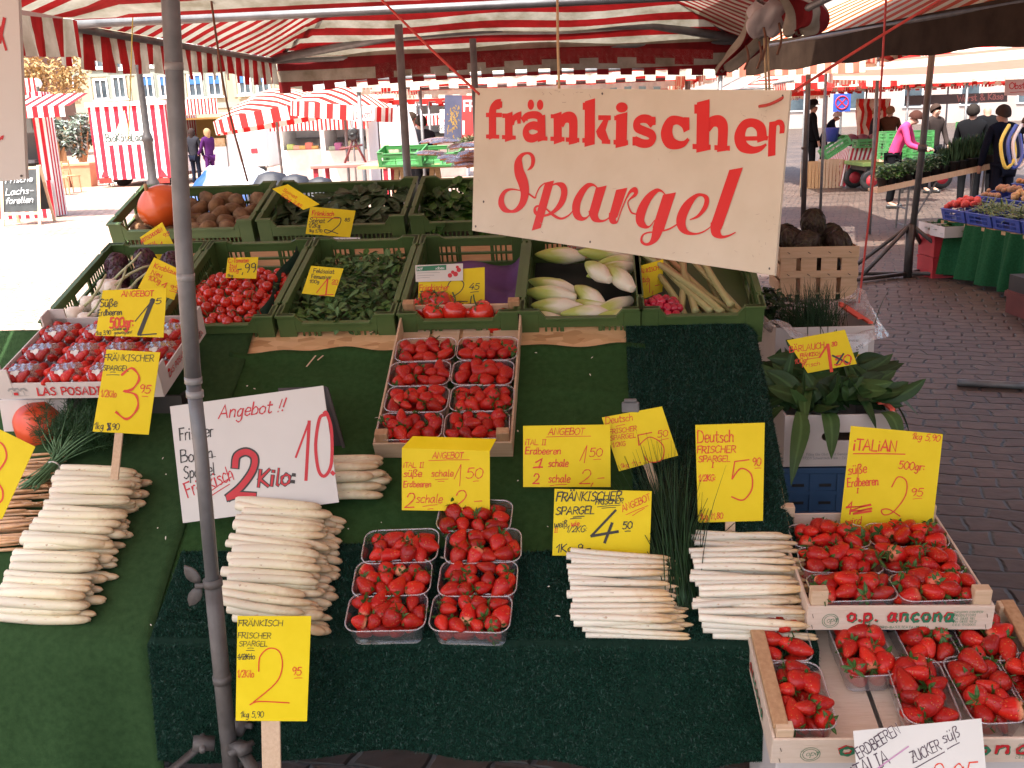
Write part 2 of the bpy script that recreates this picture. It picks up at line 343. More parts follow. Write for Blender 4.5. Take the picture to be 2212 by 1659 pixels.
# ------------------------------------------------------------------ marker handwriting: pen strokes per character
# each stroke "x,y x,y ..." (capital height 10, y up); a leading ~ bends it smoothly; the first number is the advance
GL = {
'A': (8, '0,0 3.5,10 7,0|1.3,3.5 5.8,3.5'), 'B': (7.5, '0.6,0 0.6,10|~0.6,10 5,9.5 5,6 1,5.3 6.3,4.6 6,0.8 0.6,0'), 'C': (7.5, '~6.5,8.5 4,10 0.5,7 0.6,2.5 3.5,0 6.6,1.6'),
'D': (8, '0.6,0 0.6,10|~0.2,10 4.5,9.5 7,5.5 5.5,1 0,0'), 'E': (6.8, '6,10 0.6,10 0.6,0 6,0|0.6,5.2 5,5.2'), 'F': (6.5, '0.8,0 0.8,10|0,10 6.2,10|0.8,5.4 4.8,5.4'),
'G': (8, '~6.5,8.6 4,10 0.5,7 0.6,2.5 3.6,0 6.6,2 6.6,4.4|4,4.6 7,4.6'), 'H': (8, '0.6,0 0.6,10|6.4,0 6.4,10|0.6,5.2 6.4,5.2'), 'I': (4.6, '2,0 2,10|0.4,10 3.6,10|0.4,0 3.6,0'),
'K': (7, '0.6,0 0.6,10|5.8,10 0.8,4.6 6.2,0'), 'L': (6.2, '0.6,10 0.6,0 5.6,0'), 'M': (9.4, '0.4,0 1.2,10 4.3,3 7.4,10 8.2,0'), 'N': (8.2, '0.6,0 0.8,10 6.4,0 6.6,10'),
'O': (8.2, '~3.8,10 0.6,7.5 0.6,2.5 3.8,0 7,2.5 7,7.5 3.8,10'), 'P': (7, '0.6,0 0.6,10|~0.2,10 4.8,9.8 6,7.4 4.6,4.8 0.8,4.6'), 'R': (7.4, '0.6,0 0.6,10|~0.2,10 4.8,9.8 6,7.6 4.4,5.3 0.8,5|2.6,5 6.6,0'),
'S': (7, '~5.8,8.8 3.2,10 0.8,8 2.2,5.8 4.8,4.6 5.6,1.8 3,0 0.4,1.2'), 'T': (6.8, '3.2,0 3.2,10|0,10 6.4,10'), 'U': (8, '~0.6,10 0.7,3 3,0 6,1.6 6.5,10|6.5,10 6.7,0'), 'V': (7.4, '0,10 3.4,0 6.6,10'),
'W': (10, '0,10 2.3,0 4.6,7 6.9,0 9.2,10'), 'Z': (7, '0.4,10 6,10 0.2,0 6.4,0|1.5,5 4.6,5.4'), 'J': (6, '4.4,10 4.4,2 2.5,0 0.4,1.6'), 'X': (7, '0,0 6,10|0,10 6,0'),
'a': (6.2, '~4.6,5.4 2.2,6 0.5,3.4 1,0.5 3,0.4 4.6,4.6|~4.6,6 4.6,1.2 5.8,0.2'), 'b': (6, '0.6,10 0.6,0|~0.6,3.6 2.8,6 5,4 4.4,0.6 0.6,0.2'), 'c': (5.4, '~4.6,5 2.6,6 0.6,3.6 1,0.7 2.8,0 4.8,1'), 'd': (6.4, '~4.6,5 2.4,6 0.5,3.2 1,0.4 3,0.2 4.6,3|4.7,10 4.7,0'),
'e': (5.6, '~0.8,3 4.6,3.4 4,5.8 2,6 0.6,3.4 1.2,0.6 3,0 4.8,1.2'), 'f': (4.6, '~4.4,9 3,10 1.8,8.4 1.8,0|0.2,5.8 3.8,5.8'), 'g': (6, '~4.6,5.2 2.4,6 0.6,3.6 1.4,0.6 3.4,1 4.6,5.6|~4.6,6 4.4,-2 2.4,-4 0.6,-2.6'), 'h': (6, '0.6,10 0.6,0|~0.6,3.4 2.6,6 4.4,5 4.6,0'),
'i': (3, '1,6 1,0|1.1,8.2 1.1,8.9'), 'k': (5.6, '0.6,10 0.6,0|4.4,6 0.8,2.8 4.8,0'), 'l': (3, '1,10 1,0.6 2,0'), 'm': (8.4, '0.6,6 0.6,0|~0.6,4 2,6 3.6,5 3.7,0|~3.7,4 5.2,6 6.8,5 7,0'), 'n': (6, '0.6,6 0.6,0|~0.6,3.6 2.6,6 4.4,5 4.6,0'),
'o': (6, '~2.6,6 0.6,4.4 0.8,1.2 2.8,0 4.8,1.6 4.6,4.8 2.6,6'), 'p': (6, '0.6,6 0.6,-4|~0.6,4 2.8,6 5,4 4.2,0.8 0.6,0.4'), 'r': (4.6, '0.6,6 0.6,0|~0.6,3.4 2,5.8 4.2,5.8'), 's': (5, '~4.2,5.2 2.4,6 0.8,4.8 3.6,2.4 3.4,0.4 0.6,0.4'),
't': (4.6, '~1.8,9 1.8,1.4 2.8,0 4.2,0.8|0.2,6.2 4,6.2'), 'u': (6, '~0.6,6 0.6,1.6 2.4,0 4.4,2 4.6,6|4.6,6 4.8,0'), 'w': (8, '~0.4,6 1.2,0.4 2.6,0.6 3.8,4.4 4.6,0.4 6,0.6 7,6'), 'v': (5.6, '0.4,6 2.4,0 4.6,6'), 'z': (5.2, '0.4,6 4.4,6 0.4,0 4.8,0'), 'y': (6, '~0.6,6 1,2 3,1.4 4.6,6|~4.6,6 4,-2 1,-4'),
'x': (5, '0.4,6 4.4,0|4.4,6 0.4,0'), 'j': (3, '1.2,6 1,-3|1.3,8.2 1.3,8.9'), 'ß': (6.6, '~0.8,-3 0.8,7.6 2.8,10 4.8,8.4 2.8,5.4 5.4,3 4.4,0.4 2.4,0.4'), 'ä': (6.2, '~4.6,5.4 2.2,6 0.5,3.4 1,0.5 3,0.4 4.6,4.6|~4.6,6 4.6,1.2 5.8,0.2|1.4,8 1.4,8.8|3.6,8 3.6,8.8'), 'ü': (6, '~0.6,6 0.6,1.6 2.4,0 4.4,2 4.6,6|4.6,6 4.8,0|1.4,8 1.5,9|3.8,8 3.9,9'),
'Ä': (8, '0,0 3.5,10 7,0|1.3,3.5 5.8,3.5|1.6,11.6 1.7,12.6|5.2,11.6 5.3,12.6'), 'Ü': (8, '~0.6,10 0.7,3 3,0 6,1.6 6.5,10|6.5,10 6.7,0|1.8,11.6 1.9,12.6|5,11.6 5.1,12.6'), 'ö': (6, '~2.6,6 0.6,4.4 0.8,1.2 2.8,0 4.8,1.6 4.6,4.8 2.6,6|1.4,8 1.4,8.8|3.6,8 3.6,8.8'),
'0': (7, '~3.2,10 0.6,7.5 0.6,2.5 3.2,0 5.8,2.5 5.8,7.5 3.2,10'), '1': (5, '0.4,6 3.4,10 3,0'), '2': (7, '~0.8,7.4 1.6,9.6 4,10 5.6,7.6 4.6,4.6 0.4,0.2|0.4,0.2 6.6,0.5'), '3': (6.6, '~0.8,8.6 3.2,10 5.4,8 4,5.8 2,5.4 5,4.6 5.8,2 3.4,-0.2 0.4,1.2'),
'4': (7, '4.8,10 0.2,3.2 6.4,3.4|5,6 4,0'), '5': (6.8, '5.6,10 1.6,9.8 0.9,5.8|~0.9,5.8 3.6,6.4 5.6,4 4.6,0.8 2,0 0.2,1'), '7': (6.4, '0.6,10 6,10 2.4,0|1.6,5 5,5.2'), '8': (6.4, '~3,5.4 0.8,7.6 3,10 5.2,7.6 3,5.4 0.5,2.6 3,0 5.6,2.6 3,5.4'), '9': (6.4, '~5,8 3,10 0.8,8 1.6,5.2 4.2,5.6 5.2,8.6|~5.2,8.6 5,3 3.4,0'), '6': (6.4, '~5,9.6 2,7 0.6,3 2,0.2 4.6,0.6 5.2,3.4 3.2,4.8 0.8,3'),
'.': (2.4, '0.8,0 1,0.7'), ',': (2.6, '1.2,0.8 0.4,-1.8'), ':': (3, '1,1 1,1.8|1,5 1,5.8'), '-': (5, '0.6,4 4.4,4.3'), '/': (4.6, '0,-1 4,10'), '!': (3.4, '0.8,3 2,10|0.4,0 0.5,0.8'), '&': (8, '~7,0 1.6,7.6 3,10 4.6,8 0.8,3.4 2.4,0 5,1 6.8,4'), ' ': (4.4, ''), '|': (5, '2,0 2,10')}
def glyph_strokes(s):
    out = []
    for st in s.split('|'):
        if not st: continue
        cv = st[0] == '~'
        pts = [tuple(float(q) for q in p.split(',')) for p in st.lstrip('~').split()]
        out.append(catmull(pts, 5) if cv else [np.array(p) for p in pts])
    return out
GLS = {k: (v[0], glyph_strokes(v[1])) for k, v in GL.items()}

class Board:
    """a flat board or card in the scene: four outline corners on one plane, thickness behind it, ink on its face"""
    lift = 0
    def __init__(s, name, corners, p, n, label, cat, mat, thick=.003, group=None, extra=None):
        s.n = Vector(n).normalized(); s.p = Vector(p)
        if s.n.y > 0: s.n = -s.n
        s.q = [hit(x, y, s.p, s.n) for x, y in corners]
        c = sum(s.q, Vector())/len(s.q)
        xa = (s.q[1]-s.q[0]).normalized(); ya = s.n.cross(xa)
        if ya.z < 0: ya = -ya
        xa = ya.cross(s.n)
        base = min(s.q, key=lambda v: v.z)
        o = (s.q[-1]+s.q[-2])/2 if len(s.q) == 4 else base
        s.M = Matrix((xa, ya, s.n)).transposed().to_4x4(); s.M.translation = o
        s.I = s.M.inverted(); s.inks = {}; s.mat = mat
        s.root = empty(name, s.M, label, cat, group)
        mb = MB(); L = [s.I @ v for v in s.q]; k = len(L)
        mb.add([v for v in L]+[v-Vector((0, 0, thick)) for v in L], [tuple(range(k-1, -1, -1)), tuple(range(k, 2*k))]+[(i, (i+1) % k, k+(i+1) % k, k+i) for i in range(k)])
        s.face = mb.build('card' if thick < .006 else 'board', mat, s.root)
    def loc(s, x, y): return s.I @ hit(x, y, s.p, s.n)
    def stroke(s, pts, w, ink, name='lettering'):
        """pts: (x, y) picture-traced points on this board's face, w: stroke width in the same unit (one number or one per point)"""
        if ink not in s.inks: s.inks[ink] = (MB(), name)
        mb = s.inks[ink][0]
        Board.lift = (Board.lift+1) % 24
        z0 = .0004+Board.lift*.00004
        P = []
        for p in pts:
            a = s.loc(p[0], p[1]); b = s.loc(p[0]+1, p[1]); P.append((np.array((a.x, a.y)), (b-a).length))
        k = len(P)
        if k < 2: return
        v = []; W = w if hasattr(w, '__len__') else [w]*k
        for i in range(k):
            d0 = P[i][0]-P[max(i-1, 0)][0]; d1 = P[min(i+1, k-1)][0]-P[i][0]
            l0, l1 = np.linalg.norm(d0), np.linalg.norm(d1)
            d0 = d0/l0 if l0 > 1e-9 else d1/max(l1, 1e-9); d1 = d1/l1 if l1 > 1e-9 else d0
            t = d0+d1; nt_ = np.linalg.norm(t)
            t = t/nt_ if nt_ > .3 else d1
            nn = np.array((-t[1], t[0])); ms = 1/max(.6, abs(np.dot(nn, np.array((-d1[1], d1[0])))))
            hw = W[i]*P[i][1]*.5*ms; c = P[i][0]
            if i == 0: c = c-t*hw*.5
            if i == k-1: c = c+t*hw*.5
            z = z0+.000008*i
            v += [(c[0]+nn[0]*hw, c[1]+nn[1]*hw, z), (c[0]-nn[0]*hw, c[1]-nn[1]*hw, z)]
        mb.add(v, [(2*i, 2*i+1, 2*i+3, 2*i+2) for i in range(k-1)])
    def poly(s, pts, ink, name='lettering'):
        if ink not in s.inks: s.inks[ink] = (MB(), name)
        Board.lift = (Board.lift+1) % 24
        z = .0004+Board.lift*.00004
        v = [s.loc(*p) for p in pts]; v = [(q.x, q.y, z) for q in v]
        a = sum(v[i][0]*v[(i+1) % len(v)][1]-v[(i+1) % len(v)][0]*v[i][1] for i in range(len(v)))
        if a < 0: v = v[::-1]
        s.inks[ink][0].add(v, [tuple(range(len(v)))])
    def write(s, text, x, y, h, ink, rot=0, w=None, slant=.12, sp=1.0, sx=1.0, wob=.35, to=None, name='lettering'):
        """hand lettering: baseline starts at (x, y), capital height h, rot in degrees (counter-clockwise)"""
        u = h/10; adv = sum(GLS[c][0] for c in text)*u*sp*sx
        if to is not None: sx *= (to-x)/adv/math.cos(R_(rot))
        c, sn = math.cos(R_(rot)), math.sin(R_(rot)); w = w or max(1.1, h*.085); cx = 0
        for ch in text:
            a, sts = GLS[ch]; jy = rnd(-wob, wob); js = 1+rnd(-.05, .05)*wob*2
            for st in sts:
                pts = []
                for p in st:
                    gx = (cx+(p[0]+p[1]*slant)*sx)*u; gy = (p[1]*js+jy)*u
                    pts.append((x+gx*c-gy*sn*1.0, y-gx*sn-gy*c))
                k = len(pts); s.stroke(pts, [w*(.86+.25*math.sin(i*1.3+cx)) for i in range(k)], ink, name)
            cx += a*sp*sx
        return s
    def line(s, x0, y0, x1, y1, ink, w=1.4): s.stroke([(x0, y0), ((x0+x1)/2, (y0+y1)/2-.6), (x1, y1)], w, ink); return s
    def done(s):
        for ink, (mb, name) in s.inks.items(): mb.build(name, ink, s.root)
        return s
    def part_from(s, name, mats, mb, smooth=False):
        """a mesh given in scene coordinates becomes a part of this board's thing"""
        mb.V = [tuple(s.I @ Vector(v)) for v in mb.V]
        return mb.build(name, mats, s.root, smooth)
    def stake(s, x0, y0, x1, y1, w=.035, ext=0.0):
        p = hit(x0, y0, s.p-s.n*.006, s.n); q = hit(x1, y1, s.p-s.n*.006, s.n); q = q+(q-p).normalized()*ext
        p = p-(q-p).normalized()*.06
        mb = MB().bar(p, q, w, .006, up=s.n, bev=.001); s.part_from('stake', stake_wood, mb)
        return s
FN = Vector((.06, -1, .22))
def card(label, corners, dist, n=FN, mat=None, thick=.0015, name='price_card', group=None):
    cx = sum(c[0] for c in corners)/len(corners); cy = sum(c[1] for c in corners)/len(corners)
    return Board(name, corners, dep(cx, cy, dist), n, label, 'price card' if name == 'price_card' else 'sign', mat or yellow_card, thick, group)
# ------------------------------------------------------------------ ground
def paving():
    m, t, b = node_mat('stone_setts')
    tc = N(t, 'ShaderNodeTexCoord'); mp = N(t, 'ShaderNodeMapping'); mp.inputs['Rotation'].default_value = (0, 0, R_(14)); t.links.new(tc.outputs['Object'], mp.inputs[0])
    wob = N(t, 'ShaderNodeTexNoise', i_Scale=3.2, i_Detail=3); t.links.new(mp.outputs[0], wob.inputs['Vector'])
    sub = N(t, 'ShaderNodeVectorMath', operation='SUBTRACT'); sub.inputs[1].default_value = (.5, .5, .5); t.links.new(wob.outputs['Color'], sub.inputs[0])
    sc = N(t, 'ShaderNodeVectorMath', operation='SCALE'); sc.inputs['Scale'].default_value = .13; t.links.new(sub.outputs[0], sc.inputs[0])
    ad = N(t, 'ShaderNodeVectorMath', operation='ADD'); t.links.new(mp.outputs[0], ad.inputs[0]); t.links.new(sc.outputs[0], ad.inputs[1])
    br = N(t, 'ShaderNodeTexBrick', i_Scale=1.0); br.offset = .5; t.links.new(ad.outputs[0], br.inputs['Vector'])
    br.inputs['Color1'].default_value = (.068, .045, .034, 1); br.inputs['Color2'].default_value = (.110, .076, .059, 1); br.inputs['Mortar'].default_value = (.03, .024, .021, 1)
    br.inputs['Mortar Size'].default_value = .012; br.inputs['Mortar Smooth'].default_value = 1.0; br.inputs['Brick Width'].default_value = .18; br.inputs['Row Height'].default_value = .125; br.inputs['Bias'].default_value = -.1
    no = N(t, 'ShaderNodeTexNoise', i_Scale=14, i_Detail=6); t.links.new(mp.outputs[0], no.inputs['Vector'])
    no2 = N(t, 'ShaderNodeTexNoise', i_Scale=.6, i_Detail=4); t.links.new(mp.outputs[0], no2.inputs['Vector'])
    r1 = ramp(t, [(.3, (.72, .72, .72)), (.75, (1.2, 1.18, 1.15))]); t.links.new(no.outputs[0], r1.inputs[0])
    r2 = ramp(t, [(.3, (.66, .66, .68)), (.7, (1.2, 1.16, 1.12))]); t.links.new(no2.outputs[0], r2.inputs[0])
    m1 = N(t, 'ShaderNodeMix', data_type='RGBA', blend_type='MULTIPLY'); m1.inputs[0].default_value = 1; t.links.new(br.outputs[0], m1.inputs[6]); t.links.new(r1.outputs[0], m1.inputs[7])
    m2 = N(t, 'ShaderNodeMix', data_type='RGBA', blend_type='MULTIPLY'); m2.inputs[0].default_value = 1; t.links.new(m1.outputs[2], m2.inputs[6]); t.links.new(r2.outputs[0], m2.inputs[7])
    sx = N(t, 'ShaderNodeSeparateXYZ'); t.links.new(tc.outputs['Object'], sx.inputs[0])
    pl = N(t, 'ShaderNodeMapRange', i_1=-2.2, i_2=-3.6, i_3=1.0, i_4=6.0); t.links.new(sx.outputs['X'], pl.inputs[0])   # sun glare painted in: setts brightened towards the left plaza
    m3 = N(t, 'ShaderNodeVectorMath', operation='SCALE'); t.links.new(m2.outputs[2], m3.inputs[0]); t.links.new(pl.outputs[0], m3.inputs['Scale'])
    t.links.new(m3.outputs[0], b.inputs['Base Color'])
    inv = N(t, 'ShaderNodeMath', operation='SUBTRACT'); inv.inputs[0].default_value = 1; t.links.new(br.outputs['Fac'], inv.inputs[1])
    ma = N(t, 'ShaderNodeMath', operation='MULTIPLY_ADD'); ma.inputs[1].default_value = .25; t.links.new(no.outputs[0], ma.inputs[0]); t.links.new(inv.outputs[0], ma.inputs[2])
    bp = N(t, 'ShaderNodeBump', i_Strength=.8, i_Distance=.025); t.links.new(ma.outputs[0], bp.inputs['Height']); t.links.new(bp.outputs[0], b.inputs['Normal'])
    b.inputs['Roughness'].default_value = .55
    return m
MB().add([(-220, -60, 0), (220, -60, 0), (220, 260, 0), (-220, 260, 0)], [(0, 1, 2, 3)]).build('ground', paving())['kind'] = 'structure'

# ------------------------------------------------------------------ tents
def hip_roof(x0, x1, y0, y1, ze, zt, run, sag=.075, nx=28, ny=28, pers=0):
    mb = MB()
    def fn(u, v):
        x, y = x0+(x1-x0)*u, y0+(y1-y0)*v
        t = min((x-x0)/run, (x1-x)/run, (y-y0)/run, (y1-y)/run, 1)
        return (x, y, ze+(zt-ze)*t-sag*math.sin(math.pi*t)+.012*math.sin(x*5.1+y*3.3)*math.sin(math.pi*min(1, t*2)))
    def sf(u, v): return y0+(y1-y0)*v+10
    return mb.grid(fn, nx, ny, 0, sf)
def valance(mb, p, q, drop, along, tab=.1, notch=.045, s0=10, wave=.015, cut=.5):
    """a hanging cloth edge between two eave points with a notched hem; along: stripes run down the cloth (True) or along it"""
    p, q = Vector(p), Vector(q); L = (q-p).length; n = max(2, int(L/(tab/2))); d = (q-p).normalized(); nn = Vector((-d.y, d.x, 0))
    def pt(i, z):
        return p+d*(L*i/n)+nn*(wave*math.sin(i*1.7)*(-z/drop)+wave*.6*math.sin(i*.41)*(-z/drop))+Vector((0, 0, z-.02*math.sin(math.pi*((i*tab/2) % 1.0))))
    for i in range(n):
        zb = -drop+(notch if (i % 4) >= 4*cut else 0)
        zs = [0, -drop*.45, zb]; v = []; S = []
        for z in zs:
            for k in (i, i+1):
                w = pt(k, z); v.append(w); S.append((w.y if along else -w.z*1.0)+s0)
        mb.add(v, [(0, 1, 3, 2), (2, 3, 5, 4)], 0, S)
    return mb
def pole_mesh(p, q, r): return MB().tube([p, q], r, 10)
def tent(label, x0, x1, y0, y1, ze, zt, run, mat, drop=.25, sides='lrfb', group='striped market tents further back', poles=True, r=.022, name='market_tent', pm=None, frame=True, notch=.045):
    root = empty(name, Matrix.Translation(((x0+x1)/2, (y0+y1)/2, 0)), label, 'market tent', group)
    inv = Matrix.Translation((-(x0+x1)/2, -(y0+y1)/2, 0))
    def put(nm, mb, m, sm=True):
        mb.V = [tuple(inv @ Vector(v)) for v in mb.V]; return mb.build(nm, m, root, sm)
    put('canvas_roof', hip_roof(x0, x1, y0, y1, ze, zt, run), mat)
    e = .004
    for k, a, b, al in (('l', (x0-e, y0, ze), (x0-e, y1, ze), True), ('r', (x1+e, y0, ze), (x1+e, y1, ze), True), ('f', (x0, y0-e, ze), (x1, y0-e, ze), False), ('b', (x0, y1+e, ze), (x1, y1+e, ze), False)):
        if k in sides: put('valance', valance(MB(), a, b, drop, al, notch=notch), mat)
    if frame:
        mb = MB(); z = ze-.02
        for a, b in (((x0, y0), (x1, y0)), ((x1, y0), (x1, y1)), ((x1, y1), (x0, y1)), ((x0, y1), (x0, y0))): mb.tube([(*a, z), (*b, z)], .018, 8)
        for a, b in (((x0, y0), (x0+run, y0+run)), ((x1, y0), (x1-run, y0+run)), ((x0, y1), (x0+run, y1-run)), ((x1, y1), (x1-run, y1-run))): mb.tube([(*a, z), (*b, zt-.03)], .014, 8)
        put('frame', mb, galv)
    if poles:
        for a in (poles if isinstance(poles, list) else [(x0+.05, y0+.05), (x1-.05, y0+.05), (x0+.05, y1-.05), (x1-.05, y1-.05)]):
            put('pole', pole_mesh((*a, 0), (*a, ze+.02), r), pm or galv)
    return root, put

# the roof over the counter
root, put = tent('red and white striped stall canopy hung low over the vegetable counter', -2.17, 4.6, 0.30, 4.40, 2.06, 2.95, 1.8, canvas_main, .15, 'lr', 'stall canopies', poles=False, name='stall_canopy', frame=False, notch=0)
mb = MB()
PX = [at(364, -60, 1.95), at(368, 0, 1.95), at(398, 555, 1.95), at(418, 828, 1.95), at(434, 973, 1.95), at(460, 1262, 1.95), at(480, 1470, 1.95), at(493, 1600, 1.95)]
PX.append(PX[-1]+(PX[-1]-PX[-2])*((PX[-1].z-.02)/(PX[-2].z-PX[-1].z)))
mb.tube(PX[:4], .0168, 14)
put('upper_pole', mb, galv)
mb = MB()
mb.tube([PX[3]+Vector((0, 0, .012)), PX[4], PX[5]], .0148, 14)
put('lower_pole', mb, galv)
mb = MB()
mb.tube([PX[5]+Vector((0, 0, .012)), PX[6], PX[7], PX[8]], .0180, 14)
for q in (PX[5], PX[6]): mb.tube([q+Vector((0, 0, .013)), q-Vector((-.0004, 0, .004))], .0206, 14)
put('foot_sleeve', mb, rusty)
WS = PX[5]; TF = PX[7]
mb = MB()
for sx in (-1, 1):
    mb.leaf(WS+Vector((-.028, -.005, sx*.006)), (-.55, -.15, sx*.85), (0, -1, 0), .05, .028, .05)
mb.tube([WS, WS+Vector((-.036, -.01, 0))], .006, 8)
o = put('wing_screw', mb, rusty); o.modifiers.new('solid', 'SOLIDIFY').thickness = .004
mb = MB()
for a in (200, 320, 80):
    d = Vector((math.cos(R_(a)), math.sin(R_(a)), 0)); c = TF
    mb.bar(c+d*.03, c+d*.075+Vector((0, 0, .01)), .03, .02); mb.bar(c+d*.06+Vector((0, 0, 0)), Vector((c.x, c.y, .012))+d*.42, .026, .008)
    mb.tube([c+d*.055+Vector((-.03*d.y, .03*d.x, .005)), c+d*.055-Vector((-.03*d.y, .03*d.x, -.005))], .007, 8)
put('tripod_foot', mb, rusty)
for a, b in (((4.5, .5), .0), ((-2.05, .5), 0), ((4.5, 4.3), 0)): put('pole', pole_mesh((*a, 0), (*a, 2.06), .02), galv)
tape_m = surf('clear_tape', (.22, .22, .22), (.32, .32, .31), 30, .3)
for q in (PX[3], PX[4].lerp(PX[3], .8), PX[1].lerp(PX[2], .26), PX[2].lerp(PX[3], .18)): put('tape', MB().tube([q, q+(PX[1]-PX[2]).normalized()*.014], .0176, 14), tape_m)
# the roof over the seller's side
root, put = tent('striped tent roof behind the crates with dark notched hem along its rear', -2.30, 1.02, 4.47, 7.6, 2.07, 3.0, 1.6, canvas_main, .18, 'l', 'stall canopies', poles=[(-1.02, 5.6), (-.765, 6.8)], name='rear_canopy', r=.0215)
mb = MB(); n = 40
def hang(u, v):
    x = -2.30+3.32*u; y = 7.62+.03*math.sin(u*19)-.1*math.sin(math.pi*v)*math.sin(math.pi*u); return (x, y, 2.12+.06*math.sin(math.pi*u)-(.30)*v)
for i in range(80):
    u0, u1 = i/80, (i+1)/80; vb = 1.0 if i % 4 < 2 else .86; v = []; S = []
    for vv in (0, .35, .7, vb):
        for u in (u0, u1):
            p = hang(u, vv); v.append(p); S.append(-p[2]*1.1+10)
    mb.add(v, [(0, 1, 3, 2), (2, 3, 5, 4), (4, 5, 7, 6)], 0, S)
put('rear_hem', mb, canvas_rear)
mb = MB()
for i in range(36):
    u0, u1 = i/36, (i+1)/36; vb = .10 if i % 4 < 2 else .06
    v = [(-1.5+2.3*u, 7.25, 1.985+.05*math.sin(math.pi*u)-k) for k in (0, vb) for u in (u0, u1)]
    mb.add(v, [(0, 1, 3, 2)], 0, [10.03]*4)
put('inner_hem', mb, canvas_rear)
mb = MB(); mb.tube([(-2.30, 7.5, 2.06), (-1.3, 7.4, 2.18), (-.4, 7.4, 2.20), (.4, 7.4, 2.17), (1.02, 7.5, 2.06)], .03, 10)
put('eave_tube', mb, galv)

# ------------------------------------------------------------------ counter
osb = None
def osb_mat():
    m, t, b = node_mat('oriented_strand_board')
    tc = N(t, 'ShaderNodeTexCoord'); vo = N(t, 'ShaderNodeTexVoronoi', i_Scale=38); mp = N(t, 'ShaderNodeMapping'); mp.inputs['Scale'].default_value = (.6, 1.4, 1); mp.inputs['Rotation'].default_value = (0, 0, .3)
    t.links.new(tc.outputs['Object'], mp.inputs[0]); t.links.new(mp.outputs[0], vo.inputs['Vector'])
    rp = ramp(t, [(0, (.42, .22, .09)), (.35, (.62, .38, .18)), (.7, (.72, .47, .25)), (1, (.5, .28, .12))]); t.links.new(vo.outputs['Color'], rp.inputs[0])
    t.links.new(rp.outputs[0], b.inputs['Base Color']); b.inputs['Roughness'].default_value = .7
    return m
tf = Matrix.Translation(TP) @ Matrix.Rotation(SLOPE, 4, 'X')     # x along stall, y up the counter, z off the board
counter = empty('counter', tf, 'sloping strand board counter on trestles under the green carpets', 'table')
MB().box(-1.9, .46, 0.02, 1.16, -.03, -.001).build('top_board', osb_mat(), counter)
MB().box(-1.74, .5, 1.18, 1.80, -.17, -.145).build('crate_board', osb_mat() if False else tan_wood, counter)
mi = tf.inverted()
for x in (-1.4, -.5, .38):
    mb = MB()
    mb.bar(mi @ Vector((x, 2.75, .05)), mi @ Vector((x, 2.75, .74)), .06, .06); mb.bar(mi @ Vector((x, 3.55, .05)), mi @ Vector((x, 3.55, 1.02)), .06, .06); mb.bar(mi @ Vector((x, 2.75, .2)), mi @ Vector((x, 3.55, .6)), .05, .04)
    mb.build('trestle', tan_wood, counter)
# felt and turf coverings
def carpet_mat(name, c1, c2, sc=90, bump=.5, rough=.95):
    m = surf(name, tuple(q*.9 for q in c1), tuple(q*1.0 for q in c2), scale=60, rough=rough, bump=bump, bscale=sc*6, detail=8, spec=.12)
    return m
felt_mid = carpet_mat('dark_green_felt', (.022, .061, .016), (.031, .079, .023))
felt_left = carpet_mat('mid_green_felt', (.025, .060, .020), (.035, .077, .027))
turf_base = carpet_mat('turf_backing', (.006, .022, .014), (.010, .03, .02))
turf_blade = surf('turf_fibre', (.007, .044, .027), (.015, .068, .043), 40, .38, spec=.5)
def sheet(name, label, pts_fn, nu, nv, mat, group='green carpets on the counter'):
    o = MB().grid(pts_fn, nu, nv).build(name, mat, None, True, tf)
    o.modifiers.new('solid', 'SOLIDIFY').thickness = .003
    return tag(o, label, 'carpet', group)
def wr(x, y, a=.004): return a*(.8*math.sin(x*4.1+y*11)*math.sin(x*3+1)+math.sin(x*9+y*4)+math.sin(y*13-x*5)+.6*math.sin(x*23+y*17))*.5
def felt_fn(u, v):
    x = -1.12+1.26*u; top = 1.018+.008*math.sin(x*14)+.006*math.sin(x*31); y = .06+(top-.06)*v
    return (x, y, .006+wr(x, y)+.012*max(0, v-.965)/.035+.004*max(0, math.sin(y*40+x*3))*(v > .75))
sheet('felt_carpet', 'dark green felt laid over the middle of the counter, its top edge showing strand board', felt_fn, 60, 60, felt_mid)
def left_fn(u, v):
    xr = -1.075+.04*(1-v)+.006*math.sin(v*9); x = -1.92+(xr+1.92)*u
    if v < .25:   # hangs over the front edge
        d = (.25-v)/.25; w = .018*math.sin(x*13)*d+.01*math.sin(x*29)*d
        q = mi @ Vector((x-.0*d, 2.045-.012*min(1, d*8)-w-.02*d, .462-.40*d)); return (q.x, q.y, q.z)
    y = 1.15*(v-.25)/.75
    return (x, y, .012+wr(x, y))
sheet('felt_carpet', 'lighter green felt strip under the fat white asparagus, hanging over the front edge', left_fn, 30, 70, felt_left)
def blades(mb_pts, normals, L, w, rng):
    """thin upright fibres as triangles"""
    n = len(mb_pts); t = rng.normal(size=(n, 3)); d = normals+t*.55; d /= np.linalg.norm(d, axis=1)[:, None]
    s = np.cross(d, rng.normal(size=(n, 3))); s /= np.linalg.norm(s, axis=1)[:, None]
    ln = L*rng.uniform(.6, 1.25, size=(n, 1)); v = np.empty((n*3, 3)); v[0::3] = mb_pts-s*w*.5; v[1::3] = mb_pts+s*w*.5; v[2::3] = mb_pts+d*ln
    return v
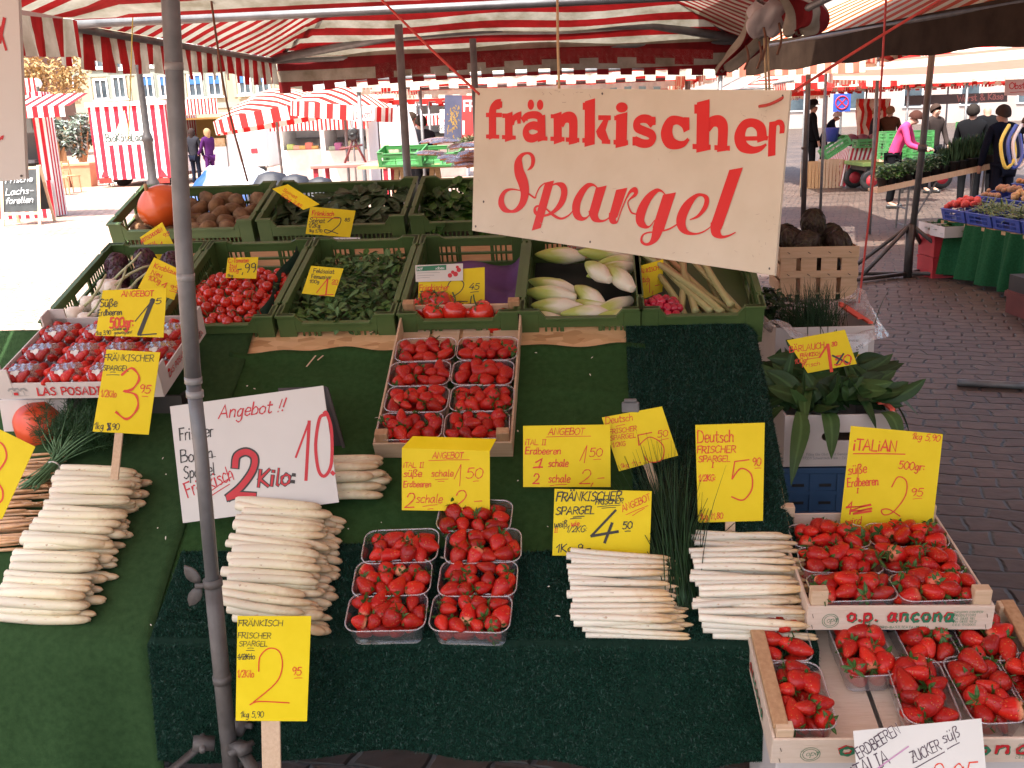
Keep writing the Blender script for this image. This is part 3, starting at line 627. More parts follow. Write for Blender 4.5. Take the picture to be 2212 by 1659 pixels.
def tri_mesh(name, v, mat):
    me = bpy.data.meshes.new(name); n = len(v); k = n//3
    me.vertices.add(n); me.vertices.foreach_set('co', v.astype(np.float32).ravel())
    me.loops.add(n); me.loops.foreach_set('vertex_index', np.arange(n, dtype=np.int32))
    me.polygons.add(k); me.polygons.foreach_set('loop_start', np.arange(0, n, 3, dtype=np.int32)); me.polygons.foreach_set('loop_total', np.full(k, 3, dtype=np.int32))
    me.materials.append(mat); me.update(); me.validate()
    return me
def turf(label, fn, nu, nv, count):
    root = empty('turf_carpet', tf, label, 'carpet', 'green carpets on the counter')
    o = MB().grid(fn, nu, nv).build('backing', turf_base, root, True); o.modifiers.new('solid', 'SOLIDIFY').thickness = .003
    U = RNG.uniform(0, 1, (count, 2)); P = np.array([fn(a, b) for a, b in U]); e = .004
    A = np.array([fn(min(1, a+e), b) for a, b in U])-P; B = np.array([fn(a, min(1, b+e)) for a, b in U])-P
    A += 1e-9; Nn = np.cross(A, B); Nn /= np.linalg.norm(Nn, axis=1)[:, None]+1e-12
    v = blades(P, Nn, .0085, .0017, RNG)
    q = bpy.data.objects.new('pile', tri_mesh('pile', v, turf_blade)); COL.objects.link(q); q.parent = root; q['kind'] = 'stuff'
    return root
def runner_fn(u, v):
    x = -1.04+1.51*u
    if v < .52:
        d = (.52-v)/.52; w = (.02*math.sin(x*7+1)+.012*math.sin(x*17))*d**1.5
        hem = .285+.012*math.sin(x*5+1.2)+.008*math.sin(x*13)
        q = mi @ Vector((x, 2.035-w-.015*d, .46-hem*d)); return (q.x, q.y, q.z)
    y = .262*(v-.52)/.48+.012*math.sin(x*8)*(v > .98)
    return (x, y, .014+wr(x, y, .002))
turf('dark green artificial turf runner along the front edge, hanging down in front', runner_fn, 90, 60, 150000)
def strip_fn(u, v):
    x = .085+.39*u; y = .268+.86*v
    return (x, y, .013+wr(x, y, .003)-.03*max(0, u-.93)/.07)
turf('dark green artificial turf strip up the side of the counter beside the cartons', strip_fn, 20, 50, 45000)
# ------------------------------------------------------------------ plastic vegetable crates
def crate_mesh(W, D, H, dipf=.03, t=.011, sides=True):
    mb = MB()
    mb.box(t, W-t, t, D-t, 0, .006)
    def wall(L, M4, dip, grip=True):
        # local: x along the wall, z up, y thickness
        def b(x0, x1, z0, z1, y0=0, y1=t): mb.box(x0, x1, y0, y1, z0, z1, 0, M4, .0012)
        e = .055; n = .5
        b(0, L, 0, H*.16)
        top = H-dip
        b(e, L-e, top-H*.26, top); b(0, e, H*.16, H); b(L-e, L, H*.16, H)
        if dip: # sloped shoulders
            for s in (0, 1):
                xa, xb = (e, e+.025) if s == 0 else (L-e, L-e-.025)
                mb.add([M4 @ Vector(p) for p in ((xa, 0, top-.002), (xb, 0, top-.002), (xa, 0, H), (xa, t, top-.002), (xb, t, top-.002), (xa, t, H))], [(0, 1, 2) if s == 0 else (0, 2, 1), (3, 5, 4) if s == 0 else (3, 4, 5), (1, 4, 5, 2), (0, 2, 5, 3)])
        zt = top-H*.26
        b(e, L-e, H*.16+(zt-H*.16)*.46, H*.16+(zt-H*.16)*.6)
        m_ = L/2; g = .052
        b(m_-g-.012, m_-g, H*.16, zt, .0015, t-.0015); b(m_+g, m_+g+.012, H*.16, zt, .0015, t-.0015)
        x = e+.018
        while x < L-e-.006:
            if not (m_-g-.014 < x < m_+g+.012): b(x, x+.0065, H*.16, zt, .0025, t-.0025)
            x += .0175
        b(-.004, e+.004, H-.008, H, -.005, t+.003); b(L-e-.004, L+.004, H-.008, H, -.005, t+.003)
        b(e+.02, L-e-.02, top-.007, top+.0005, -.005, t+.003)
    I = Matrix.Identity(4)
    wall(W, I, dipf)
    wall(W, Matrix.Translation((W, D, 0)) @ Matrix.Rotation(math.pi, 4, 'Z'), dipf*.4)
    wall(D-2*t-.002, Matrix.Translation((0, D-t-.001, 0)) @ Matrix.Rotation(-math.pi/2, 4, 'Z'), 0)
    wall(D-2*t-.002, Matrix.Translation((W, t+.001, 0)) @ Matrix.Rotation(math.pi/2, 4, 'Z'), 0)
    return mb
row2_mesh = crate_mesh(.366, .56, .125, .028).mesh('crate', green_crate)
row1_mesh = crate_mesh(.60, .40, .16, .035).mesh('crate', green_crate)
def put_crate(mesh, M4, label, group):
    o = bpy.data.objects.new('vegetable_crate', mesh); COL.objects.link(o); o.matrix_basis = M4
    return tag(o, label, 'crate', group)
R2 = []
X2 = (-1.745, -1.366, -.985, -.605, -.232, .128)
lab2 = ('green crate of purple artichokes and garlic, at the open end of its row', 'green crate heaped with cherry tomatoes on the vine', 'green crate filled with lamb\'s lettuce', 'half empty green crate with a few big tomatoes and purple paper', 'green crate of white chicory heads', 'green crate of radishes and rhubarb stalks beside the cartons')
for X, l in zip(X2, lab2):
    M4 = table_frame(Vector((X, 3.055, .970-.055)), 0, slope=18.5)
    put_crate(row2_mesh, M4, l, 'green crates in the lower row'); R2.append(M4)
R1 = []
X1 = (-1.985, -1.362, -.738, -.114)
lab1 = ('green crate of potatoes with an orange pumpkin in it', 'green crate of dark spinach leaves', 'green crate of loose-leaf lettuce partly behind the big cream sign', 'green crate hidden almost wholly by the big cream sign')
for X, l in zip(X1, lab1):
    M4 = table_frame(Vector((X, 4.09, 1.085)), 0, slope=19)
    put_crate(row1_mesh, M4, l, 'green crates in the upper row'); R1.append(M4)
# rear shelf under the upper crates
o = empty('rear_shelf', Matrix.Translation((-.7, 4.3, 0)), 'wooden shelf on legs holding the upper row of green crates', 'shelf')
mb = MB(); mb.box(-1.3, 1.3, -.22, .3, .985, 1.01); mb.build('shelf_board', black_paint, o)
for x in (-1.2, 0, 1.2):
    mb = MB(); mb.box(x-.03, x+.03, -.2, -.14, 0, .984); mb.box(x-.03, x+.03, .2, .26, 0, .984); mb.build('trestle', tan_wood, o)

def scatter(W, D, n, zf, seed, min_d=.05, x0=0, y0=0):
    rr = random.Random(seed); pts = []; tries = 0
    while len(pts) < n and tries < 6000:
        tries += 1
        x, y = x0+rr.uniform(0, W), y0+rr.uniform(0, D); z = zf(x, y)
        if all((x-a)**2+(y-b)**2+(z-c)**2*2 > min_d**2 for a, b, c in pts): pts.append((x, y, z))
    return pts
def rotm(a, b, c): return Matrix.Rotation(c, 4, 'Z') @ Matrix.Rotation(b, 4, 'Y') @ Matrix.Rotation(a, 4, 'X')
def rand_rot(): return rotm(rnd(0, 6.3), rnd(0, 6.3), rnd(0, 6.3))
def place(mesh, M4, name, label, cat, group, mat=None):
    o = bpy.data.objects.new(name, mesh); COL.objects.link(o); o.matrix_basis = M4
    return tag(o, label, cat, group)

# potatoes
pot_m = surf('potato_skin', (.10, .048, .020), (.23, .13, .06), 34, .9, .6, 90, rand=.22)
pots = []
for k in range(4):
    a = [rnd(.06, .15)*random.choice((-1, 1)) for _ in range(4)]
    pots.append(MB().lathe([(.001, -.052), (.019, -.047), (.031, -.03), (.036, -.005), (.034, .02), (.024, .043), (.01, .052), (.001, .054)], 12, 0, None, lambda th, t: 1+a[0]*math.sin(th*2+k)+a[1]*math.sin(th*3+t*5)+a[2]*math.cos(th+t*4)).mesh('potato', pot_m, True))
def zpot(x, y): return .045+.05*math.exp(-((x-.42)/.16)**2)+.14*(y-.05)*.6
for lay in range(2):
    for i, p in enumerate(scatter(.50, .31, 34 if lay else 26, lambda x, y: zpot(x, y)*(1 if lay else .55), 5+lay, .056, .045, .045)):
        if lay and (p[0]-.17)**2+(p[1]-.17)**2 < .06**2: continue
        s = rnd(.8, 1.15)
        place(pots[i % 4], R1[0] @ Matrix.Translation(p) @ rotm(rnd(1.2, 1.9), 0, rnd(0, 6.3)) @ Matrix.Scale(s, 4), 'potato', 'brown earthy potato loose in the upper green crate with the pumpkin', 'potato', 'potatoes in the upper crate')
# pumpkins
def pumpkin(M4, r, label, mats):
    root = empty('pumpkin', M4, label, 'pumpkin', 'orange pumpkins')
    pr = [(.003, -.80), (.35, -.84), (.7, -.62), (.95, -.15), (.98, .15), (.86, .48), (.55, .74), (.3, .86), (.16, .93), (.06, .98), (.003, .97)]
    pr = [tuple(q) for q in catmull(pr, 4)]
    MB().lathe([(max(.001, a)*r, b*r) for a, b in pr], 36, 0, None, lambda th, t: 1+.018*math.cos(th*10)+.012*math.sin(th*3+t*3)).build('rind', mats, root, True)
    MB().tube([(0, 0, r*.93), (.05*r, 0, r*1.1), (.12*r, 0, r*1.2)], [r*.1, r*.07, r*.08], 8).build('stalk', tan_wood, root, True)
pump_m = surf('orange_rind', (.58, .075, .012), (.68, .115, .02), 6, .28, .05, 60, spec=.6)
pump_m2 = surf('red_orange_rind', (.60, .055, .018), (.70, .095, .03), 5, .38, .08, 80, spec=.5)
pumpkin(R1[0] @ Matrix.Translation((.165, .17, .155)) @ rotm(.25, -.35, 0), .098, 'round orange pumpkin on the potatoes in the upper green crate', pump_m)
# spinach, lettuce, lamb's lettuce
def leafy(name, label, M4, W, D, n, zf, L, Wd, mats, seed, up=.5, curl=.5, cup=.25, tip=0, ox=.02, oy=.02):
    rr = random.Random(seed); mb = MB()
    for i in range(n):
        x, y = ox+rr.uniform(0, W), oy+rr.uniform(0, D); z = zf(x, y)-rr.uniform(0, .035)
        a = rr.uniform(0, 6.3); d = Vector((math.cos(a), math.sin(a), rr.uniform(-.1, up)))
        l = L*rr.uniform(.65, 1.25); mb.leaf((x, y, z), d, (rr.uniform(-.5, .5), rr.uniform(-.5, .5), 1), l, Wd*rr.uniform(.7, 1.2), rr.uniform(-.1, curl), rr.randrange(len(mats)), 4, rr.uniform(-.1, cup)*1.3, tip)
    o = mb.build(name, mats, None, True, M4); tag(o, label, 'vegetable'); o['kind'] = 'stuff'
    return o
def leafm(name, c1, c2, sc=30, trans=.12):
    m = surf(name, c1, c2, sc, .5, .25, 140, spec=.35, trans=trans); t = m.node_tree; b = t.nodes['Principled BSDF']   # paler midrib
    a = N(t, 'ShaderNodeAttribute', attribute_name='s'); d = N(t, 'ShaderNodeMath', operation='SUBTRACT'); d.inputs[1].default_value = 2; t.links.new(a.outputs['Fac'], d.inputs[0])
    ab = N(t, 'ShaderNodeMath', operation='ABSOLUTE'); t.links.new(d.outputs[0], ab.inputs[0]); lt = N(t, 'ShaderNodeMapRange', i_1=.05, i_2=.22, i_3=.32, i_4=0.0); t.links.new(ab.outputs[0], lt.inputs[0])
    mx = N(t, 'ShaderNodeMix', data_type='RGBA'); t.links.new(lt.outputs[0], mx.inputs[0]); old = b.inputs['Base Color'].links[0].from_socket; t.links.new(old, mx.inputs[6]); mx.inputs[7].default_value = (*[min(1, q*2.6+.02) for q in c2], 1)
    t.links.new(mx.outputs[2], b.inputs['Base Color']); return m
spin = [leafm('spinach_leaf', (.024, .055, .018), (.045, .085, .03)), leafm('spinach_leaf_pale', (.05, .085, .04), (.075, .12, .055))]
lamb = [leafm('lambs_lettuce', (.055, .13, .025), (.09, .19, .045)), leafm('lambs_lettuce_pale', (.075, .16, .05), (.11, .21, .08)), leafm('lambs_lettuce_dark', (.02, .06, .014), (.035, .09, .022))]
lett = [leafm('lettuce', (.03, .10, .012), (.06, .15, .02)), leafm('lettuce_dark', (.015, .05, .01), (.03, .08, .015))]
leafy('spinach_leaves', 'dark broad spinach leaves filling the green crate', R1[1], .54, .33, 260, lambda x, y: .055+.05*math.exp(-((x-.36)/.16)**2)+.2*(y-.02)*.7-.03*math.exp(-((x-.1)/.08)**2), .085, .06, spin, 3, .4, .5, .5)
leafy('lettuce_leaves', 'frilly green lettuce leaves filling the crate beside the big sign', R1[2], .54, .33, 420, lambda x, y: .06+.05*math.exp(-((x-.16)/.12)**2)+.2*(y-.02)*.7, .06, .045, lett, 4, .7, .9, .6)
leafy('lambs_lettuce', 'lamb\'s lettuce rosettes filling the green crate under the 1.20 card', R2[2], .32, .50, 900, lambda x, y: .070+.03*math.sin(x*10)*math.sin(y*5+.5)+.015*math.exp(-((x-.25)/.1)**2-((y-.35)/.2)**2), .042, .02, lamb, 6, .9, .5, .35, 1)
# cherry tomatoes
tom_m = surf('tomato_skin', (.52, .012, .008), (.64, .035, .012), 4, .16, spec=.6, rand=.18, coat=.4)
stem_m = surf('vine_stem', (.05, .09, .02), (.09, .14, .035), 40, .7)
ball = MB().lathe([(r*.0165, z*.0165) for r, z in [(.05, -1), (.45, -.9), (.82, -.56), (.99, 0), (.86, .52), (.5, .86), (.2, .88), (.03, .8)]], 14).mesh('tomato', tom_m, True)
def zct(x, y): return .045+.055*max(0, 1-((x-.20)/.20)**2*.85)*(.75+.35*math.sin(math.pi*min(1, (y+.05)/.55)))
cps = scatter(.31, .34, 118, zct, 11, .0285, .03, .02)+scatter(.22, .20, 20, lambda x, y: zct(x, y)+.022, 12, .034, .08, .08)
for i, p in enumerate(cps):
    place(ball, R2[1] @ Matrix.Translation(p) @ rotm(rnd(-.9, .9), rnd(-.9, .9), rnd(0, 6)) @ Matrix.Scale(rnd(.88, 1.15), 4), 'cherry_tomato', 'shiny red cherry tomato in the heap in the green crate', 'tomato', 'cherry tomatoes')
mb = MB()
for i in range(60):
    p = random.choice(cps); d = Vector((rnd(-1, 1), rnd(-1, 1), .25)).normalized()
    q = Vector(p)+Vector((0, 0, .014)); mb.tube([q, q+d*.02+Vector((0, 0, .008)), q+d*.045], .0011, 5)
o = mb.build('tomato_vines', stem_m, None, True, R2[1]); tag(o, 'thin green vine stems tangled over the cherry tomatoes', 'vine'); o['kind'] = 'stuff'
# felt lining at the side of the cherry tomato crate
o = MB().grid(lambda u, v: (.335+.012*math.sin(v*9)-.02*u, .05+.46*v, .02+.10*u), 4, 20).build('felt_lining', surf('teal_felt', (.01, .05, .035), (.02, .07, .05), 30, .9, .4, 200), None, True, R2[1]); tag(o, 'strip of teal felt lining beside the cherry tomatoes', 'cloth')
# big tomatoes + purple paper
big = MB().lathe([(r*.036, z*.031) for r, z in [(.05, -1), (.5, -.92), (.86, -.5), (1, 0), (.9, .5), (.6, .86), (.3, .95), (.06, .82)]], 20, 0, None, lambda th, t: 1+.02*math.cos(th*5)).mesh('tomato', tom_m, True)
cal = MB()
for k in range(5):
    a = k*1.257; cal.leaf((.003*math.cos(a), .003*math.sin(a), .0285), (math.cos(a), math.sin(a), .12), (0, 0, 1), .026, .008, .25)
cal.tube([(0, 0, .027), (.004, 0, .042), (.012, 0, .055)], .0022, 6)
cal = cal.mesh('calyx', stem_m)
for i, (x, y, z, s) in enumerate([(.075, .16, .10, 1), (.055, .09, .105, 1.1), (.115, .115, .115, 1.05), (.10, .055, .11, 1), (.165, .06, .11, 1.1), (.215, .075, .10, .9), (.25, .055, .11, 1.12), (.345-.02, .045, .09, 1.05), (.13, .18, .085, 1), (.29, .03, .075, .9)]):
    o = place(big, R2[3] @ Matrix.Translation((x, y, z-.018)) @ rotm(rnd(-.7, .7), rnd(-.7, .7), rnd(0, 6)) @ Matrix.Scale(s, 4), 'tomato', 'large red vine tomato at the near end of the half empty crate', 'tomato', 'large tomatoes in the half empty crate')
    c = bpy.data.objects.new('calyx', cal); COL.objects.link(c); c.parent = o
pur = surf('purple_paper', (.09, .035, .14), (.14, .06, .2), 7, .8)
o = MB().grid(lambda u, v: (.02+.33*u, .02+.50*v, .038+.012*math.sin(u*9+v*4)+.01*math.sin(v*17)+.05*max(0, u-.9)*10*.6), 24, 30).build('purple_paper', pur, None, True, R2[3]); tag(o, 'creased purple tissue paper lining the half empty tomato crate', 'paper')
# chicory
def chic_mat():
    m, t, b = node_mat('chicory_leaf'); tc = N(t, 'ShaderNodeTexCoord'); sp = N(t, 'ShaderNodeSeparateXYZ'); t.links.new(tc.outputs['Object'], sp.inputs[0])
    no = N(t, 'ShaderNodeTexNoise', i_Scale=26); mp = N(t, 'ShaderNodeMapping'); mp.inputs['Scale'].default_value = (1, 1, .22); t.links.new(tc.outputs['Object'], mp.inputs[0]); t.links.new(mp.outputs[0], no.inputs['Vector'])
    ma = N(t, 'ShaderNodeMath', operation='MULTIPLY_ADD'); ma.inputs[1].default_value = 5.5; ma.inputs[2].default_value = 0; t.links.new(sp.outputs['Z'], ma.inputs[0])
    ad = N(t, 'ShaderNodeMath', operation='MULTIPLY_ADD'); ad.inputs[1].default_value = .8; t.links.new(no.outputs[0], ad.inputs[0]); t.links.new(ma.outputs[0], ad.inputs[2])
    rp = ramp(t, [(0, (.30, .13, .07)), (.10, (.78, .70, .60)), (.75, (.80, .75, .60)), (1, (.45, .52, .12))]); t.links.new(ad.outputs[0], rp.inputs[0]); t.links.new(rp.outputs[0], b.inputs['Base Color'])
    b.inputs['Roughness'].default_value = .4; b.inputs['Subsurface Weight'].default_value = .1; b.inputs['Subsurface Scale'].default_value = .01
    return m
chm = chic_mat()
def chicory(k):
    rr = random.Random(k); pr = catmull([(.002, 0), (.014, .002), (.018, .012), (.031, .05), (.034, .08), (.027, .12), (.012, .155), (.002, .168)], 3); ph = rr.uniform(0, 6)
    mb = MB().lathe([(max(.001, p[0]), p[1]) for p in pr], 22, 0, None, lambda th, t: 1+.06*((th*2.5+ph+t*1.4) % 1.571)/1.571)
    return mb.mesh('chicory', chm, True)
chs = [chicory(k) for k in range(3)]
CH = [(.115, .47, .085, 95), (.275, .46, .09, 85), (.30, .38, .095, 100), (.29, .32, .10, 110), (.24, .26, .125, 205), (.31, .20, .13, 205), (.10, .25, .08, 70), (.09, .18, .09, 78), (.21, .17, .085, 215), (.11, .11, .085, 85), (.28, .10, .08, 130), (.06, .07, .06, 80), (.20, .06, .085, 95), (.30, .04, .08, 95), (.23, .12, .07, 60)]
for i, (x, y, z, a) in enumerate(CH):
    d = Vector((-math.sin(R_(a)), math.cos(R_(a)), rnd(-.05, .12))).normalized()
    if 150 < a < 260: d = -d   # root end to the front
    q = d.to_track_quat('Z', 'Y').to_matrix().to_4x4()
    p = Vector((x, y, z))-d*.08+Vector((0, 0, -.01))
    place(chs[i % 3], R2[4] @ Matrix.Translation(p) @ q @ Matrix.Rotation(rnd(0, 6), 4, 'Z') @ Matrix.Diagonal((.84, .84, rnd(.95, 1.12), 1)), 'chicory', 'pale white and green chicory head lying in the green crate', 'vegetable', 'chicory heads')
o = MB().grid(lambda u, v: (.02+.325*u, .02+.515*v, .014+.004*math.sin(u*9+v*14)), 12, 12).build('black_paper', surf('black_liner', (.008, .016, .014), (.012, .022, .02), 10, .8), None, True, R2[4]); tag(o, 'dark liner sheet in the chicory crate', 'paper')
# rhubarb and radishes
def rhub_mat():
    m, t, b = node_mat('rhubarb_stalk'); tc = N(t, 'ShaderNodeTexCoord'); no = N(t, 'ShaderNodeTexNoise', i_Scale=40); mp = N(t, 'ShaderNodeMapping'); mp.inputs['Scale'].default_value = (1, .06, 1); t.links.new(tc.outputs['Object'], mp.inputs[0]); t.links.new(mp.outputs[0], no.inputs['Vector'])
    rp = ramp(t, [(.3, (.26, .26, .09)), (.5, (.42, .40, .18)), (.7, (.40, .17, .10))]); t.links.new(no.outputs[0], rp.inputs[0]); t.links.new(rp.outputs[0], b.inputs['Base Color']); b.inputs['Roughness'].default_value = .45
    return m
rhm = rhub_mat()
def stalk(k):
    c = .012*k
    pts = catmull([(c*.5, 0, 0), (0, .12, .004), (c*.3, .27, .006), (c*1.5, .42, .012)], 4); n = len(pts)
    return MB().tube([tuple(p) for p in pts], [.0125-.004*i/n for i in range(n)], 8).mesh('rhubarb', rhm, True)
sts = [stalk(k) for k in (-1, 0, 1)]
for i, (x, y, z, a) in enumerate([(.15, .03, .06, 16), (.19, .03, .055, 10), (.23, .025, .06, 22), (.26, .03, .05, 5), (.29, .03, .05, 28), (.21, .04, .085, 25), (.25, .03, .09, 32), (.17, .05, .08, 4), (.30, .03, .07, 36), (.13, .06, .07, -6), (.32, .04, .06, 24), (.27, .05, .10, 12)]):
    place(sts[i % 3], R2[5] @ Matrix.Translation((x, y, z)) @ rotm(rnd(.0, .12), 0, R_(a)), 'rhubarb', 'long green and pink rhubarb stalk leaning in the crate beside the radishes', 'vegetable', 'rhubarb stalks')
rad_m = surf('radish_skin', (.42, .008, .03), (.52, .02, .06), 8, .25, rand=.15, coat=.3)
radish = MB().lathe([(.0006, -.032), (.0016, -.02), (.007, -.013), (.0135, -.004), (.014, .004), (.009, .012), (.002, .0135)], 12).mesh('radish', rad_m, True)
for i, p in enumerate(scatter(.10, .09, 20, lambda x, y: .085+.03*math.exp(-((x-.07)/.04)**2-((y-.07)/.04)**2), 3, .021, .02, .015)):
    place(radish, R2[5] @ Matrix.Translation(p) @ rotm(rnd(-1.4, 1.4), rnd(-1.4, 1.4), rnd(0, 6)), 'radish', 'small shiny red radish bunched at the near end of the rhubarb crate', 'radish', 'radishes')
# artichokes
def artichoke(name, r, mats, seed):
    rr = random.Random(seed); mb = MB()
    mb.lathe([(.001, -.9*r), (.5*r, -.8*r), (.8*r, -.3*r), (.78*r, .3*r), (.4*r, .75*r), (.01, .85*r)], 12)
    rows = 8
    for k in range(rows):
        ph = -.75+1.55*k/(rows-1); n = int(11-5*abs(ph)); rad = r*.82*math.cos(ph*1.0)**.7; z = r*math.sin(ph)*.85
        for j in range(n):
            a = 2*math.pi*(j+.5*(k % 2))/n+rr.uniform(-.08, .08)
            o = Vector((math.cos(a), math.sin(a), 0)); p = o*rad*.95+Vector((0, 0, z-r*.22))
            d = Vector((0, 0, 1))-o*(.35+ph*.55)+o*.25
            mb.leaf(p, d, o, r*.75, r*.62, .28, 0 if rr.random() < .7 else 1, 5, .35)
    mb.tube([(0, 0, -.8*r), (.02*r, 0, -1.25*r), (.1*r, 0, -1.6*r)], [r*.22, r*.19, r*.2], 8, 1)
    me = mb.mesh(name, mats, True)
    return me
purp = [surf('purple_bract', (.045, .012, .025), (.085, .025, .045), 30, .45), surf('green_purple_bract', (.06, .045, .03), (.09, .065, .04), 30, .5)]
brown = [surf('brown_bract', (.028, .016, .013), (.055, .034, .026), 30, .5), surf('olive_bract', (.055, .045, .025), (.08, .065, .035), 30, .5)]
am1 = [artichoke('artichoke', .047, purp, k) for k in range(2)]; am2 = [artichoke('artichoke', .062, brown, 5+k) for k in range(2)]
for i, (x, y, z) in enumerate([(.07, .44, .10), (.17, .45, .11), (.27, .44, .10), (.10, .36, .085), (.20, .355, .10), (.29, .35, .09), (.13, .28, .06)]):
    o = place(am1[i % 2], R2[0] @ Matrix.Translation((x, y, z)) @ rotm(rnd(-1.0, -.2), rnd(-.5, .5), rnd(-1, 1)) @ Matrix.Scale(rnd(.9, 1.05), 4), 'artichoke', 'small purple artichoke in the green crate behind the garlic', 'artichoke', 'purple artichokes')
    o.modifiers.new('solid', 'SOLIDIFY').thickness = .0015
# garlic
gar_m = surf('garlic_skin', (.62, .53, .44), (.78, .70, .60), 30, .6, .1, rand=.08); gar_s = surf('garlic_stem', (.35, .36, .18), (.5, .5, .3), 30, .6)
gb = MB().lathe([(.002, -.026), (.014, -.026), (.028, -.012), (.029, .002), (.018, .018), (.007, .03), (.005, .04)], 16, 0, None, lambda th, t: 1+.06*abs(math.sin(th*2.5))).mesh('bulb', gar_m, True)
gs = MB().tube([(0, 0, .034), (.004, 0, .07), (.018, .01, .12), (.04, .02, .16)], [.005, .0045, .004, .003], 7).mesh('stem', gar_s, True)
for i, (x, y, z, a) in enumerate([(.07, .02, .07, 300), (.06, .10, .09, 310), (.12, .06, .09, 290), (.14, .13, .10, 320), (.08, .17, .09, 300), (.19, .20, .10, 330), (.14, .24, .11, 320), (.10, .27, .10, 315), (.21, .10, .10, 280), (.24, .16, .10, 300)]):
    o = place(gb, R2[0] @ Matrix.Translation((x, y, z)) @ rotm(-1.15, 0, R_(a)) @ Matrix.Rotation(rnd(0, 6), 4, 'Z'), 'garlic_bulb', 'fresh white garlic bulb with green stem at the near end of the crate', 'garlic', 'garlic bulbs')
    c = bpy.data.objects.new('stem', gs); COL.objects.link(c); c.parent = o
# ------------------------------------------------------------------ strawberries
def berry_mat(pale=True):
    m, t, b = node_mat('strawberry_flesh'); tc = N(t, 'ShaderNodeTexCoord')
    vo = N(t, 'ShaderNodeTexVoronoi', i_Scale=190); t.links.new(tc.outputs['Object'], vo.inputs['Vector'])
    no = N(t, 'ShaderNodeTexNoise', i_Scale=22); t.links.new(tc.outputs['Object'], no.inputs['Vector'])
    r1 = ramp(t, [(.3, (.40, .005, .006)), (.7, (.58, .022, .009))]); t.links.new(no.outputs[0], r1.inputs[0])
    r2 = ramp(t, [(.12, (1, 1, 1)), (.2, (0, 0, 0))]); t.links.new(vo.outputs['Distance'], r2.inputs[0])
    mx = N(t, 'ShaderNodeMix', data_type='RGBA'); t.links.new(r2.outputs[0], mx.inputs[0]); t.links.new(r1.outputs[0], mx.inputs[6]); mx.inputs[7].default_value = (.62, .22, .05, 1)
    sp = N(t, 'ShaderNodeSeparateXYZ'); t.links.new(tc.outputs['Object'], sp.inputs[0])
    mr = N(t, 'ShaderNodeMapRange', i_1=.009, i_2=.019); t.links.new(sp.outputs['Z'], mr.inputs[0])
    oi = N(t, 'ShaderNodeObjectInfo'); pw = N(t, 'ShaderNodeMath', operation='POWER'); pw.inputs[1].default_value = 10; t.links.new(oi.outputs['Random'], pw.inputs[0])
    mu = N(t, 'ShaderNodeMath', operation='MULTIPLY'); t.links.new(mr.outputs[0], mu.inputs[0]); t.links.new(pw.outputs[0], mu.inputs[1])
    m3 = N(t, 'ShaderNodeMix', data_type='RGBA'); t.links.new(mu.outputs[0], m3.inputs[0]); t.links.new(mx.outputs[2], m3.inputs[6]); m3.inputs[7].default_value = (.75, .42, .22, 1)
    hv = N(t, 'ShaderNodeMapRange', i_3=.60, i_4=1.15); t.links.new(oi.outputs['Random'], hv.inputs[0])
    hs = N(t, 'ShaderNodeHueSaturation'); t.links.new(hv.outputs[0], hs.inputs['Value']); t.links.new((m3 if pale else mx).outputs[2], hs.inputs['Color'])
    t.links.new(hs.outputs[0], b.inputs['Base Color'])
    b.inputs['Roughness'].default_value = .34; b.inputs['Specular IOR Level'].default_value = .35
    r3 = ramp(t, [(.1, (0, 0, 0)), (.5, (1, 1, 1))]); t.links.new(vo.outputs['Distance'], r3.inputs[0])
    bp = N(t, 'ShaderNodeBump', i_Strength=.6, i_Distance=.0012); t.links.new(r3.outputs[0], bp.inputs['Height']); t.links.new(bp.outputs[0], b.inputs['Normal'])
    return m
bm_ = berry_mat(); calm = leafm('calyx_leaf', (.03, .085, .015), (.07, .14, .03), 60)
BER = []; CAL = []
for k in range(9):
    rr = random.Random(40+k); w = rr.uniform(.0145, .0185); L = rr.uniform(.017, .031); a1, a2, fl = rr.uniform(-.06, .06), rr.uniform(-.07, .07), rr.uniform(.82, 1)
    pr = catmull([(.0008, -L), (.35*w, -L*.9), (.72*w, -L*.45), (.97*w, .0), (.99*w, .009), (.75*w, .0165), (.35*w, .0185), (.001, .017)], 2)
    S_ = Matrix.Diagonal((1, fl, 1, 1))
    BER.append(MB().lathe([(max(.0005, p[0]), p[1]) for p in pr], 14, 0, S_, lambda th, t: 1+a1*math.sin(2*th+k)+a2*math.sin(3*th+t*4)).mesh('strawberry', bm_, True))
for k in range(3):
    rr = random.Random(70+k); mb = MB(); n = 8
    for j in range(n):
        a = 2*math.pi*j/n+rr.uniform(-.2, .2); mb.leaf((.002*math.cos(a), .002*math.sin(a), .0178), (math.cos(a), math.sin(a), rr.uniform(-.15, .6)), (0, 0, 1), rr.uniform(.014, .022), .0075, rr.uniform(-.3, .8), 0, 3)
    mb.tube([(0, 0, .017), (.001, .001, .024), (.004, 0, .030)], .0011, 5)
    CAL.append(mb.mesh('calyx', calm))
rest = MB(); NB = [0]
def tray_pts(L, W, r, z, n=5):
    pts = []
    for cx, cy, a0 in ((L/2-r, W/2-r, 0), (-L/2+r, W/2-r, 90), (-L/2+r, -W/2+r, 180), (L/2-r, -W/2+r, 270)):
        for i in range(n+1):
            a = R_(a0+90*i/n); pts.append((cx+r*math.cos(a), cy+r*math.sin(a), z))
    return pts
